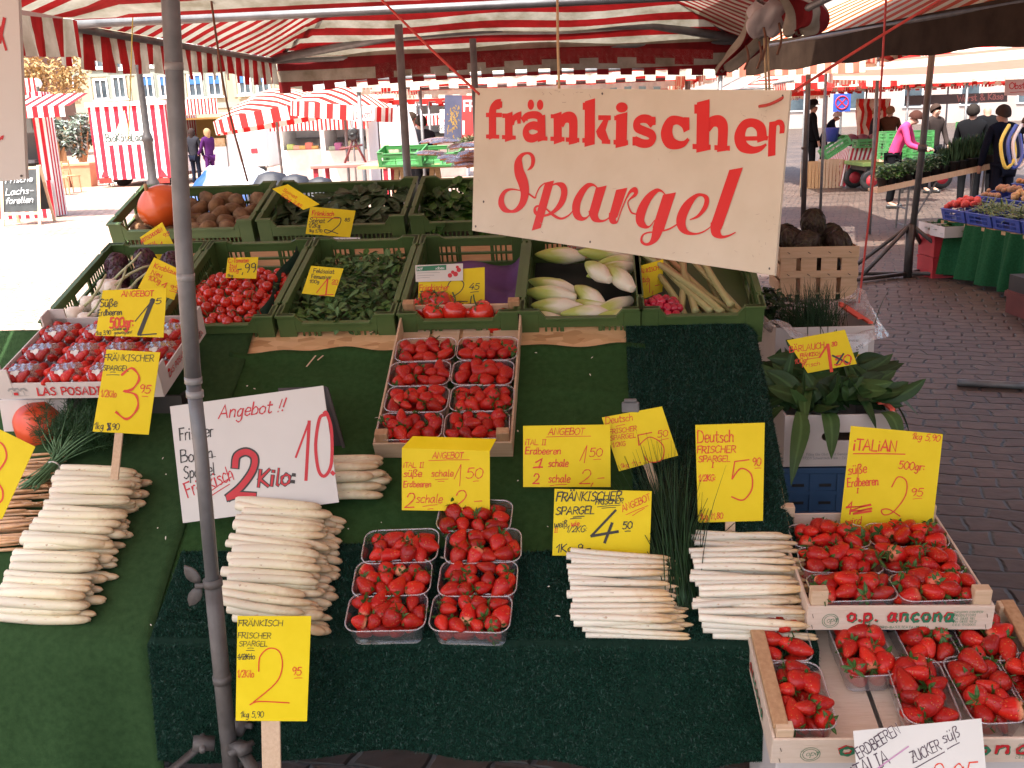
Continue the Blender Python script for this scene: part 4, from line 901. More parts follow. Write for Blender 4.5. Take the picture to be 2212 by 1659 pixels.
def punnet_meshes(L=.184, W=.112, H=.060):
    rings = [tray_pts(L*.84, W*.80, .018, .001), tray_pts(L*.875, W*.84, .022, .012), tray_pts(L*.955, W*.945, .026, H-.010), tray_pts(L*.965, W*.955, .026, H-.006)]
    mb = MB(); n = len(rings[0])
    for i, rg in enumerate(rings): mb.V += rg; mb.S += [0]*n
    for i in range(len(rings)-1):
        for j in range(n): mb.F.append((i*n+j, i*n+(j+1) % n, (i+1)*n+(j+1) % n, (i+1)*n+j)); mb.M.append(0)
    mb.F.append(tuple(range(n))); mb.M.append(0)
    body = mb.mesh('tray', clear_tray, True)
    rim = MB(); prof = [(0, -.004), (.002, -.0038), (.0035, -.0015), (.0026, .0), (.0006, .0), (-.0004, -.002)]
    for i, (d, z) in enumerate(prof):
        rim.V += tray_pts(L*.965+2*d, W*.955+2*d, .026+d, H+z); rim.S += [0]*n
    k = len(prof)
    for i in range(k):
        for j in range(n):
            a, b_ = i*n, ((i+1) % k)*n; rim.F.append((a+j, a+(j+1) % n, b_+(j+1) % n, b_+j)); rim.M.append(0)
    return body, rim.mesh('rim', clear_rim, True)
PB, PR = punnet_meshes()
def punnet(M4, desc, where, n=12, seed=0, indiv=True, heap=.008, bs=1.0, group='strawberry punnets'):
    o = bpy.data.objects.new('strawberry_punnet', PB); COL.objects.link(o); o.matrix_basis = M4
    tag(o, 'strawberry punnet '+desc, 'punnet', group)
    r = bpy.data.objects.new('rim', PR); COL.objects.link(r); r.parent = o
    rr = random.Random(1000+seed)
    cols = 4 if n >= 11 else 3; rows = 3
    spots = [((i+.5+(.25 if j % 2 else -.1))/cols, (j+.5)/rows) for j in range(rows) for i in range(cols)]
    rr.shuffle(spots); spots = spots[:n]
    for lay in (0, 1):
        for i, (u, v) in enumerate(spots if lay else [((i+.5)/4, (j+.5)/2) for i in range(4) for j in range(2)]):
            x = (u-.5)*.150+rr.uniform(-.006, .006); y = (v-.5)*.086+rr.uniform(-.005, .005)
            z = (.046+heap*(1-abs(u-.5)-abs(v-.5))+rr.uniform(-.004, .01)) if lay else .022
            s = rr.uniform(.82, 1.2)*bs
            a, b_, c = rr.uniform(1.0, 2.1)*rr.choice((1, 1, -1)), rr.uniform(-.4, .4), rr.uniform(0, 6.3)
            Mb = M4 @ Matrix.Translation((x, y, z)) @ rotm(a, b_, c) @ Matrix.Scale(s, 4); k = rr.randrange(9)
            if lay and indiv and NB[0] < 296:
                NB[0] += 1
                q = place(BER[k], Mb, 'strawberry', 'red strawberry in punnet '+where, 'strawberry', 'strawberries in the punnet '+where)
                c_ = bpy.data.objects.new('calyx', CAL[rr.randrange(3)]); COL.objects.link(c_); c_.parent = q
            else:
                me = BER[k]; rest.add([Mb @ v_.co for v_ in me.vertices], [tuple(p.vertices) for p in me.polygons], 0)
                if rr.random() < .4:
                    me = CAL[0]; rest.add([Mb @ v_.co for v_ in me.vertices], [tuple(p.vertices) for p in me.polygons], 1)
    return o
def on_slope(p, yaw=0, slope=None): return table_frame(p, yaw, slope=slope)
# the seven on the turf
spots = [((843, 1350), 'front row, with a leafy sprig at its corner', 'with a leafy sprig in the front row'), ((1022, 1352), 'front row, nearest the middle of the counter', 'front row by the middle'), ((855, 1277), 'middle row, one behind the sprig', 'middle row near the fat asparagus'), ((1037, 1278), 'middle row, on the side of the thin asparagus', 'middle row near the thin asparagus'), ((872, 1208), 'back row pair, on the side of the fat asparagus', 'back pair near the fat asparagus'), ((1048, 1208), 'back row pair, under the topmost single punnet', 'back pair under the single punnet'), ((1030, 1142), 'single at the top, touching the folded yellow card', 'alone at the top')]
for i, ((x, y), d, w) in enumerate(spots):
    punnet(on_slope(T(x, y+8, .012), rnd(-3, 3), slope=22), d, w, 12, i, heap=.012, bs=1.1, group='strawberry punnets on the turf')
# wooden tray of eight punnets
def fruit_box(W, D, H, M4, label, mats, cat='fruit box', group=None, posts=.032, hp=.035, slats=4, front_h=None):
    root = empty('fruit_box', M4, label, cat, group); wm, pm = mats; t = .006
    fh = front_h or H
    g = .010; sw = (W-2*t-g*(slats-1))/slats; mb = MB()
    for i in range(slats):
        x = t+i*(sw+g); mb.box(x, x+sw, t, D-t, 0, .004, bev=.0008)
    mb.build('base_slats', wm, root)
    mb = MB(); mb.box(0, W, 0, t, .001, fh, bev=.001); mb.build('end_panel', wm, root); mb = MB(); mb.box(0, W, D-t, D, .001, fh, bev=.001); mb.build('end_panel', wm, root)
    mb = MB(); mb.box(0, t, t+.001, D-t-.001, .002, H, bev=.001); mb.build('side_panel', wm, root); mb = MB(); mb.box(W-t, W, t+.001, D-t-.001, .002, H, bev=.001); mb.build('side_panel', wm, root)
    for x in (t+.001, W-t-.001-posts):
        for y in (t+.001, D-t-.001-posts*.7):
            mb = MB(); mb.box(x, x+posts, y, y+posts*.7, .005, H+hp, bev=.0015); mb.build('corner_post', pm, root)
    return root
trayM = on_slope(T(812, 990, .004), 0, None)
tray = fruit_box(.372, .60, .055, trayM, 'shallow wooden tray with eight strawberry punnets and an empty slatted end', (pale_wood, tan_post), posts=.034, hp=.028)
for r in range(4):
    for c in range(2):
        M4 = trayM @ Matrix.Translation((.096+.181*c+(.004 if r % 2 else -.002), .060+.106*r, .008)) @ Matrix.Rotation(R_(rnd(-2, 2)), 4, 'Z') @ Matrix.Diagonal((.97, .93, .93, 1))
        row = ('front', 'second', 'third', 'back')[r]; sd = ('fat', 'thin')[c]
        PUN_LATER = (M4, 'in the wooden tray, %s row, on the %s asparagus side' % (row, sd), 'in the tray, %s row, %s asparagus side' % (row, sd), 20+r*2+c)
        globals().setdefault('TRAYP', []).append(PUN_LATER)
# printed boxes on the side
def frame3(a, b, c):
    """frame from three points: origin a, x towards b, y towards c"""
    x = (b-a).normalized(); z = x.cross(c-a).normalized(); y = z.cross(x)
    M4 = Matrix((x, y, z)).transposed().to_4x4(); M4.translation = a
    return M4
def box_frame(px, d, yaw, slope):
    return Matrix.Translation(dep(*px, d)) @ Matrix.Rotation(R_(yaw), 4, 'Z') @ Matrix.Rotation(R_(slope), 4, 'X')
upM = box_frame((1742, 1362), 2.22, 1, 8)
up = fruit_box(.392, .40, .062, upM, 'wooden fruit box of six strawberry punnets with red and green maker\'s print, the upper one', (pale_wood2, pale_wood), posts=.036, hp=.034)
for i in range(6):
    c, r = (0, i) if i < 3 else (1, i-3)
    M4 = upM @ Matrix.Translation((.106+.182*c, .064+.108*r, .010)) @ Matrix.Diagonal((1, .96, 1, 1)) @ Matrix.Rotation(R_(rnd(-4, 4)), 4, 'Z')
    d = ('front', 'middle', 'back')[r]; s = ('near the thin asparagus', 'under the big Italian card')[c]
    punnet(M4, 'heaped high in the upper printed box, %s, %s' % (d, s), 'heaped in the upper printed box, %s, %s' % (d, s), 12, 50+i, heap=.03, bs=1.2, group='strawberry punnets in printed boxes')
loM = box_frame((1664, 1650), 2.02, 2, 15)
lo = fruit_box(.60, .375, .068, loM, 'wooden fruit box of strawberry punnets with a bare gap, the lower and nearer one', (pale_wood2, pale_wood), posts=.034, hp=.02, slats=5)
mb = MB(); mb.bar((.018, .02, .082), (.018, .37, .082), .03, .014, bev=.002); mb.build('top_rail', tan_post, lo)
mb = MB(); mb.bar((.582, .02, .082), (.582, .37, .082), .03, .014, bev=.002); mb.build('top_rail', tan_post, lo)
lp = [(.078, .115, 'in the near corner by the turf'), (.074, .300, 'in the far corner by the turf'), (.235, .255, 'behind the bare gap, standing alone'), (.325, .125, 'just behind the white card'), (.375, .292, 'far row, third one along'), (.448, .128, 'near row, at the card\'s far edge'), (.500, .295, 'far row, at the open end'), (.565, .135, 'near row, cut by the picture\'s edge')]
for i, (x, y, d) in enumerate(lp):
    M4 = loM @ Matrix.Translation((x, y, .010)) @ Matrix.Rotation(R_(90+(6 if i in (2, 4) else 0)+rnd(-3, 3)), 4, 'Z')
    punnet(M4, d+', lower printed box', 'of the lower printed box '+d, 11, 70+i, heap=.024, bs=1.2, group='strawberry punnets in printed boxes')
for M4, d, w, sd in TRAYP: punnet(M4, d, w, 12, sd, heap=.014, bs=1.12, group='strawberry punnets in the wooden tray')
o = rest.build('strawberries', [bm_, calm], None, True); tag(o, 'further red strawberries under and between those on top of the punnets', 'strawberries'); o['kind'] = 'stuff'
# print on the boxes: a Board lying on each front panel
def face_board(M4, W, H, off=-.0015):
    """lettering helper on a box front: local u (m from its edge), v (m up)"""
    B = Board.__new__(Board); B.I = Matrix.Identity(4); B.inks = {}; B.sc = .001
    B.loc = lambda x, y: Vector((x*.001, -y*.001, 0))
    B.fin = lambda root, Mr: [mb.build('lettering', ink, root, mat=Mr) for ink, (mb, nm) in B.inks.items()]
    return B
def front_print(root, W, H, s=1.0, faces=(0,)):
    B = face_board(None, W, H)
    x0 = W*1000*.215; h = H*1000*.36
    for dx, dy, ink, w in ((h*.10, h*.12, green_ink, h*.33), (0, 0, dark_red_ink, h*.30)):
        B.write('o.p. ancona', x0+dx, -H*1000*.42+dy, h*1.45, ink, 0, w, 0, 1.28, 1.12, 0, to=W*1000*(.80 if W < .5 else .85)+dx)
    B.write('POLICORO-BASILICATA-ITALIA', W*1000*.33, -H*1000*.10, h*.26, green_ink, 0, 1.0, 0, 1.3, 1.0, 0)
    c = (W*1000*.125, -H*1000*.42)
    for rr_ in (h*.78, h*.60): B.stroke([(c[0]+rr_*math.cos(a*.2618), c[1]+rr_*math.sin(a*.2618)) for a in range(25)], 1.0, green_ink)
    B.write('opa', c[0]-h*.36, c[1]+h*.2, h*.6, green_ink, 8, 1.0, .3, 1, 1, 0)
    for k in range(5): B.write(('GRUPPO COOPER', 'PRODUTTORI', 'Tel. 0835 981', 'Fax 0835 9812', 'C.E.E. 01/2005')[k], W*1000*.785, -H*1000*(.72-.13*k), h*.24, green_ink, 0, .7, 0, 1.2, 1, 0)
    for xx in (.025, .96):
        for yy in (.25, .7): B.stroke([(W*1000*xx, -H*1000*yy), (W*1000*(xx+.006), -H*1000*(yy-.16))], 1.1, black_ink)
    B.fin(root, Matrix(((1, 0, 0, 0), (0, 0, -1, -.0006), (0, 1, 0, 0), (0, 0, 0, 1))))
front_print(up, .392, .062); front_print(lo, .60, .068)
B = face_board(None, .4, .06)
for dx, dy, ink, w in ((1, 1.5, green_ink, 6), (0, 0, dark_red_ink, 5.5)): B.write('o.p. ancona', 70+dx, -22+dy, 30, ink, 0, w, 0, 1.3, 1.1, 0)
B.fin(lo, Matrix(((0, 0, -1, -.0006), (-1, 0, 0, .40), (0, 1, 0, 0), (0, 0, 0, 1))))
# blue crates carrying the cartons and boxes
def blue_stack(M4, n, W, D, h, labels):
    for k in range(n):
        root = empty('stacking_crate', M4 @ Matrix.Translation((0, 0, k*h)), labels[k], 'crate', 'blue stacking crates')
        mb = MB()
        mb.box(0, W, .008, D-.008, .004, .016); mb.box(.0, W, 0, .008, 0, .022, bev=.001); mb.box(0, W, 0, .008, h-.02, h-.003, bev=.001); mb.box(0, W, .003, .009, .023, h-.021)
        for x in (0, W*.25, W*.5, W*.75, W-.014): mb.box(x, x+.014, -.0005, .0085, .0225, h-.0205)
        mb.box(0, W, 0, .007, h*.5-.006, h*.5+.006) if h > .15 else None
        mb.box(0, W, D-.008, D, 0, h-.003); mb.box(0, .008, .0085, D-.0085, 0, h-.003); mb.box(W-.008, W, .0085, D-.0085, 0, h-.003)
        mb.build('crate_shell', blue_crate, root)
        mb = MB()
        for i in range(4): mb.box(W*(i*.25+.09), W*(i*.25+.2), .0010, .0032, h*.62, h*.62+.008); mb.box(W*(i*.25+.09), W*(i*.25+.2), .0010, .0032, h*.28, h*.28+.008)
        mb.build('grip_slot', black_paint, root)
p = dep(1692, 1010, 2.86); zc = p.z
blue_stack(Matrix.Translation((p.x, p.y, zc-.62)) @ Matrix.Rotation(R_(1), 4, 'Z'), 4, .30, .40, .155, ['blue stacking crate standing on the paving, lowest under the white carton', 'blue stacking crate, second from the paving under the white carton', 'blue stacking crate, third from the paving, behind the upper fruit box', 'blue stacking crate directly under the white carton of broad leaves'])
q = upM.translation; blue_stack(Matrix.Translation((q.x+.02, q.y+.10, max(0, q.z-.37))), 2, .36, .40, .185, ['blue crate on the paving propping up the upper printed fruit box', 'blue crate directly under the upper printed fruit box'])
q = loM.translation; o = empty('carton', Matrix.Translation((q.x+.03, q.y+.10, 0)) @ Matrix.Rotation(R_(2), 4, 'Z'), 'white carton on the paving propping up the lower printed fruit box', 'carton')
mb = MB(); mb.box(0, .52, 0, .28, 0, q.z-.012, bev=.003); mb.build('box', carton_white, o); mb = MB(); mb.box(.235, .285, -.0012, -.0002, .01, q.z-.013); mb.build('tape', clear_rim, o)
# ------------------------------------------------------------------ asparagus
def asp_mat(name, base, mid, tip, L):
    m, t, b = node_mat(name); tc = N(t, 'ShaderNodeTexCoord'); sp = N(t, 'ShaderNodeSeparateXYZ'); t.links.new(tc.outputs['Object'], sp.inputs[0])
    mr = N(t, 'ShaderNodeMapRange', i_2=L); t.links.new(sp.outputs['X'], mr.inputs[0])
    no = N(t, 'ShaderNodeTexNoise', i_Scale=55, i_Detail=5); t.links.new(tc.outputs['Object'], no.inputs['Vector'])
    oi = N(t, 'ShaderNodeObjectInfo')
    ma = N(t, 'ShaderNodeMath', operation='MULTIPLY_ADD'); ma.inputs[1].default_value = .35; t.links.new(no.outputs[0], ma.inputs[0]); t.links.new(mr.outputs[0], ma.inputs[2])
    m2 = N(t, 'ShaderNodeMath', operation='MULTIPLY_ADD'); m2.inputs[1].default_value = .16; t.links.new(oi.outputs['Random'], m2.inputs[0]); t.links.new(ma.outputs[0], m2.inputs[2])
    rp = ramp(t, [(.2, base), (.70, mid), (.93, tip)]); sc = N(t, 'ShaderNodeMath', operation='MULTIPLY'); sc.inputs[1].default_value = .74; t.links.new(m2.outputs[0], sc.inputs[0]); t.links.new(sc.outputs[0], rp.inputs[0])
    n3 = N(t, 'ShaderNodeTexNoise', i_Scale=130, i_Detail=2); mp = N(t, 'ShaderNodeMapping'); mp.inputs['Scale'].default_value = (.35, 1, 1); t.links.new(tc.outputs['Object'], mp.inputs[0]); t.links.new(mp.outputs[0], n3.inputs['Vector'])
    r3 = ramp(t, [(.66, (1, 1, 1)), (.76, (.72, .52, .36))]); t.links.new(n3.outputs[0], r3.inputs[0])
    mx = N(t, 'ShaderNodeMix', data_type='RGBA', blend_type='MULTIPLY'); mx.inputs[0].default_value = .8; t.links.new(rp.outputs[0], mx.inputs[6]); t.links.new(r3.outputs[0], mx.inputs[7])
    hv = N(t, 'ShaderNodeMapRange', i_3=.88, i_4=1.07); t.links.new(oi.outputs['Random'], hv.inputs[0])
    hs = N(t, 'ShaderNodeHueSaturation'); t.links.new(hv.outputs[0], hs.inputs['Value']); t.links.new(mx.outputs[2], hs.inputs['Color'])
    t.links.new(hs.outputs[0], b.inputs['Base Color'])
    b.inputs['Roughness'].default_value = .38; b.inputs['Subsurface Weight'].default_value = .08; b.inputs['Subsurface Scale'].default_value = .006
    bp = N(t, 'ShaderNodeBump', i_Strength=.5, i_Distance=.002); t.links.new(n3.outputs[0], bp.inputs['Height']); t.links.new(bp.outputs[0], b.inputs['Normal'])
    return m
asp_w = asp_mat('white_asparagus', (.77, .71, .56), (.77, .69, .47), (.50, .36, .20), .22)
asp_t = asp_mat('thin_white_asparagus', (.77, .73, .61), (.77, .69, .53), (.62, .43, .22), .22)
asp_g = asp_mat('brown_green_asparagus', (.74, .52, .36), (.62, .36, .18), (.36, .18, .07), .20)
asp_b = surf('asparagus_bract', (.48, .34, .22), (.62, .46, .30), 60, .5)
def spear(r, L, mat, seed):
    rr = random.Random(seed); mb = MB(); b1, b2 = rr.uniform(-.006, .006)*(1.3 if r > .01 else .6), rr.uniform(-.003, .003)
    xs = [0, .0012, .02, .06, .10, .14, .17, .188, .203, .214, .22]; rs = [.94, 1, 1, 1.0, .99, .97, .93, .88, .78, .55, .14]
    def c(x): u = x/.22; return Vector((x*L/.22, b1*math.sin(u*math.pi), b2*math.sin(u*2.2)))
    mb.tube([c(x) for x in xs], [r*q*rr.uniform(.96, 1.03) for q in rs], 10)
    for i in range(11):   # bracts, close at the tip
        x = .216*(1-(i/11)**1.25*.85); a = i*2.4; o = Vector((0, math.cos(a), math.sin(a)))
        rad = r*np.interp(x, xs, rs); mb.leaf(c(x-.010)+o*rad*.93, (1, o.y*.02, o.z*.02), o, .013+.005*(i > 5), min(r*1.15, .012), -.03, 1, 4, -.5)
    return mb.mesh('asparagus', [mat, asp_b], True)
SPW = [spear(.0126, .22, asp_w, k) for k in range(5)]; SPT = [spear(.0082, .225, asp_t, 20+k) for k in range(4)]; SPG = [spear(.0046, .20, asp_g, 40+k) for k in range(4)]
def pile(meshes, s0, s1, x0, x1, r, layers, yaw, label, group, seed, flip=False, jit=.012, step=1.72):
    """spears lying across the slope, layer on layer; s measures up the counter, x the butt end"""
    rr = random.Random(seed)
    for lay in range(layers):
        n = int((s1-s0-.6*lay*r)/(r*step))
        for i in range(n):
            s = s0+r+(r*step)*i+lay*r*.8; f = (s-s0)/(s1-s0)
            x = x0+(x1-x0)*f+rr.uniform(-jit, jit)+(layers-1-lay)*.012
            z = .014+r+lay*r*1.5+rr.uniform(-.002, .003)
            y = math.radians(yaw+rr.gauss(0, 2.2))
            sc = rr.uniform(.80, 1.18)
            M4 = tf @ Matrix.Translation((x, s, z)) @ Matrix.Rotation(y, 4, 'Z') @ Matrix.Rotation(rr.uniform(-.02, .02), 4, 'Y') @ Matrix.Rotation(rr.uniform(0, 6.28), 4, 'X') @ Matrix.Diagonal((rr.uniform(.96, 1.05), sc, sc, 1))
            if flip: M4 = M4 @ Matrix.Translation((.22, 0, 0)) @ Matrix.Rotation(math.pi, 4, 'Z')
            place(rr.choice(meshes), M4, 'asparagus_spear', label, 'asparagus', group)
pile(SPW, .035, .50, -1.435, -1.425, .0118, 3, -2, 'fat white asparagus spear piled on the lighter felt under the 3.95 card', 'fat asparagus under the 3.95 card', 1)
pile(SPW, .02, .375, -.875, -.90, .0118, 4, -6, 'fat white asparagus spear in the pile below the white offer board', 'fat asparagus below the white offer board', 2)
pile(SPW, .40, .52, -.80, -.78, .0118, 3, 3, 'fat white asparagus spear lying behind the white offer board, tip showing', 'fat asparagus behind the white offer board', 3)
pile(SPT, .002, .225, -.068, -.075, .0082, 4, -1, 'thin white asparagus spear in the neat stack under the 4.50 card', 'thin asparagus under the 4.50 card', 4, jit=.007, step=1.9)
pile(SPT, .002, .225, .205, .215, .0082, 4, -1, 'thin white asparagus spear in the stack under the 5.90 card', 'thin asparagus under the 5.90 card', 5, jit=.010, step=1.9)
pile(SPT, .245, .30, .225, .225, .0082, 2, -1, 'thin white asparagus spear lying above the 5.90 stack, behind its stake', 'thin asparagus behind the 5.90 stake', 6, step=1.9)
pile(SPG, .24, .56, -1.66, -1.70, .0046, 4, 4, 'thin brownish asparagus spear in the heap beside the dill', 'thin brownish asparagus beside the dill', 7, jit=.025, step=4.2)
# ------------------------------------------------------------------ carton of wrapped strawberries
aM = box_frame((-2, 862), 2.83, 0, 17)
W_, D_, H_ = .475, .36, .062
root = empty('carton', aM, 'low white and red printed carton of film-wrapped strawberry packs', 'carton')
mb = MB(); mb.box(0, W_, 0, .004, 0, H_*.8); mb.box(0, W_, D_-.004, D_, 0, H_); mb.box(0, .004, .0041, D_-.0041, 0, H_); mb.box(W_-.004, W_, .0041, D_-.0041, 0, H_); mb.box(.0041, W_-.0041, .0041, D_-.0041, 0, .004)
mb.build('tray', carton_white, root)
mb = MB()
for x0, x1 in ((0, .05), (W_-.05, W_)):
    for y in (-.001, D_-.004):
        mb = MB(); mb.box(x0-.001, x1+.001, y, y+.005, H_*.55, H_+.03); mb.build('corner_flap', carton_white, root)
    xx = -.0015 if x0 == 0 else W_-.0035
    for y0, y1 in ((.0042, .05), (D_-.05, D_-.0042)): mb = MB(); mb.box(xx, xx+.005, y0, y1, H_*.55, H_+.03); mb.build('corner_flap', carton_white, root)
B = face_board(None, W_, H_); B.write('LAS POSADILLAS', 118, -12, 24, dark_red_ink, 0, 5.0, .1, 1.12, 1.0, 0)
for x in (46, 62, 80): B.stroke([(x, -14), (x, -26)], 1.5, grey_ink); B.stroke([(x-9, -27), (x-4, -33), (x+4, -34), (x+9, -27)], 5, grey_ink)
B.stroke([(52, -17), (60, -17)], 9, dark_red_ink); B.stroke([(40, -11), (92, -11)], 1, grey_ink)
B.fin(root, Matrix(((1, 0, 0, 0), (0, 0, -1, -.0016), (0, 1, 0, 0), (0, 0, 0, 1))))
B = face_board(None, W_, H_); B.write('LAS POSADILLAS', 55, -30, 17, dark_red_ink, 0, 3.2, .1, 1.12, 1.0, 0)
for k in range(5): B.stroke([(210, -16-8*k), (310, -16-8*k)], 1.2, dark_red_ink)
B.fin(root, Matrix(((0, 0, 1, W_+.0022), (1, 0, 0, 0), (0, 1, 0, 0), (0, 0, 0, 1))))
pack = empty('strawberry_pack', None)
mb = MB(); rr = random.Random(9)
for i in range(4):
    for j in range(3):
        k = rr.randrange(6); Mb = Matrix.Translation((-.042+.028*i+rr.uniform(-.004, .004), -.032+.030*j+rr.uniform(-.004, .004), .032+.010*math.sin(math.pi*(i+.5)/4)+rr.uniform(0, .006))) @ rotm(rr.uniform(.6, 2.4), rr.uniform(-.5, .5), rr.uniform(0, 6)) @ Matrix.Scale(1.0, 4)
        mb.add([Mb @ v.co for v in BER[k].vertices], [tuple(p.vertices) for p in BER[k].polygons])
o = mb.build('berries', berry_mat(False), pack, True); o['kind'] = 'stuff'
def dome(u, v):
    a, b_ = 2*u-1, 2*v-1; h = (1-abs(a)**3.5)*(1-abs(b_)**3.5)
    return (.060*a, .049*b_, .006+.057*h**.5+.002*math.sin(a*17+b_*9)*h)
MB().grid(dome, 22, 18).build('film', cling_film, pack, True)
MB().grid(lambda u, v: tuple(Vector(dome(.34+.2*u, .08+.2*v))+Vector((0, -.001, .0022))), 5, 4).build('label', white_card, pack, True)
PK = []
for r in range(3):
    for c in range(4):
        M4 = aM @ Matrix.Translation((.064+.1165*c+rnd(-.004, .004), .058+.114*r, .006)) @ Matrix.Rotation(R_(rnd(-6, 6)), 4, 'Z') @ Matrix.Rotation(R_(rnd(-4, 4)), 4, 'X')
        lb = 'film-wrapped strawberry pack, %s row of the carton, %s' % (('front', 'middle', 'back')[r], ('first beside the bright square', 'second along', 'third along', 'last, beside the steel pole')[c])
        if r == c == 0: pack.matrix_basis = M4; tag(pack, lb, 'strawberry pack', 'wrapped strawberry packs')
        else: dup(pack, M4, lb, 'wrapped strawberry packs')
# what the carton stands on
q = aM.translation
root = empty('carton', Matrix.Translation((q.x-.04, q.y+.06, .62)), 'plain white carton under the wrapped strawberries, behind the orange pumpkin', 'carton')
zt_ = q.z-.02-.62
mb = MB(); mb.box(0, .20, 0, .2, 0, zt_); mb.build('box', carton_white, root)
B = face_board(None, .2, .3)
for k in range(6): B.stroke([(150+k*3, -60), (150+k*3, -100)], 1.0, grey_ink)
for k in range(4): B.write('Ursprung', 120+9*k, -20, 7, grey_ink, 90, .7, 0, 1, 1, 0)
B.fin(root, Matrix(((1, 0, 0, 0), (0, 0, -1, -.0006), (0, 1, 0, 0), (0, 0, 0, 1))))
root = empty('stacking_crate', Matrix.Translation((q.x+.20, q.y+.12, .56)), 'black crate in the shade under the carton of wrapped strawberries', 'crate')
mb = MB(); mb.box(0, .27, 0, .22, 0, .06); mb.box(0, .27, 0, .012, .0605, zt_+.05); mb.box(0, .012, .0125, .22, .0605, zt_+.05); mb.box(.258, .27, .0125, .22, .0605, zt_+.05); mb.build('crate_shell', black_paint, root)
pumpkin(Matrix.Translation(T(66, 985, .0)+Vector((0, .085, .062))) @ rotm(.15, .3, .4), .082, 'orange red pumpkin with a knobbly top beside the dill', pump_m2)
# ------------------------------------------------------------------ herbs
herb_m = [leafm('herb_green', (.018, .06, .02), (.035, .095, .03)), leafm('herb_stem', (.09, .19, .08), (.15, .27, .13))]
root = empty('dill_bunch', tf @ Matrix.Translation((-1.475, .53, .02)), 'feathery dill bunch with pale tied stems lying above the fat asparagus', 'herb bunch')
mb = MB(); ms = MB(); rr = random.Random(3)
for i in range(46):
    a = rr.uniform(-.7, 1.15); L = rr.uniform(.12, .25); p0 = Vector((rr.uniform(-.012, .012), rr.uniform(-.01, .01), .012+rr.uniform(0, .02)))
    d = Vector((math.sin(a), math.cos(a), rr.uniform(.1, .55))).normalized()
    pts = [p0-Vector((.035+rr.uniform(-.02, .02), .09, -.006)), p0, p0+d*L*.4, p0+d*L*.75+Vector((0, 0, -.015)), p0+d*L+Vector((0, 0, -.045))]; pts = [Vector(q_) for q_ in catmull(pts, 3)]
    ms.tube(pts, [.0016]*9+[.0009]*(len(pts)-9), 5)
    for k in range(7, len(pts)):
        for j in range(7):
            e = Vector((rr.uniform(-1, 1), rr.uniform(-1, 1), rr.uniform(-.4, .8))).normalized()+d*.7
            l_ = rr.uniform(.012, .032); mb.bar(pts[k], pts[k]+e*l_, .0009, .0006)
            for q_ in range(2): mb.bar(pts[k]+e*l_*.55, pts[k]+e*l_*.6+Vector((rr.uniform(-1, 1), rr.uniform(-1, 1), rr.uniform(-1, 1)))*.013, .0008, .0005)
o = mb.build('fronds', herb_m[0], root); o['kind'] = 'stuff'
o = ms.build('stems', herb_m[1], root, True); o['kind'] = 'stuff'
ms = MB(); ms.tube([Vector((.016*math.cos(k*.7), -.004, .017+.016*math.sin(k*.7))) for k in range(10)], .0022, 6); ms.build('band', white_card, root, True)
def grass_bunch(name, label, M4, n, L, spread, mats, seed, w=.003, lie=0.0, tie=None):
    root = empty(name, M4, label, 'herb bunch'); rr = random.Random(seed); mb = MB()
    for i in range(n):
        p0 = Vector((rr.gauss(0, spread[0]), rr.gauss(0, spread[1]), 0)); a = rr.uniform(0, 6.28); t_ = abs(rr.gauss(0, .16 if tie else .3))
        d = Vector((math.cos(a)*t_, math.sin(a)*t_+lie, 1-.7*lie)).normalized(); l_ = L*rr.uniform(.6, 1.15)
        q1 = p0+d*l_*.55; q2 = p0+d*l_+Vector((math.cos(a), math.sin(a), 0))*l_*.25*t_-Vector((0, 0, l_*.2*t_))
        pts = [Vector(q_) for q_ in catmull([p0, q1, q2], 3)]
        mb.tube(pts, [w*.5*(1-.85*k/(len(pts)-1)) for k in range(len(pts))], 4, rr.randrange(len(mats)))
    o = mb.build('leaves', mats, root, True); o['kind'] = 'stuff'
    if tie:
        mb = MB()
        for k, (z, r) in enumerate(tie): mb.tube([Vector((r*math.cos(j*.63), lie*z/max(.001, (1-.7*lie))+r*math.sin(j*.63), z)) for j in range(11)], .0022, 6)
        mb.build('band', stem_m, root, True)
    return root
chive = [leafm('chive_green', (.012, .05, .016), (.025, .08, .025)), leafm('chive_dark', (.008, .03, .012), (.015, .05, .018))]
p0, p1 = T(1475, 1318, .02), T(1440, 1045, .03)
d = (p1-p0).normalized(); q = d.to_track_quat('Z', 'Y').to_matrix().to_4x4(); q.translation = p0
grass_bunch('chive_bunch', 'long bunch of dark chives between the two stacks of thin asparagus', q, 560, .42, (.017, .010), chive, 4, .0036, 0, [(.15, .026), (.18, .025)])
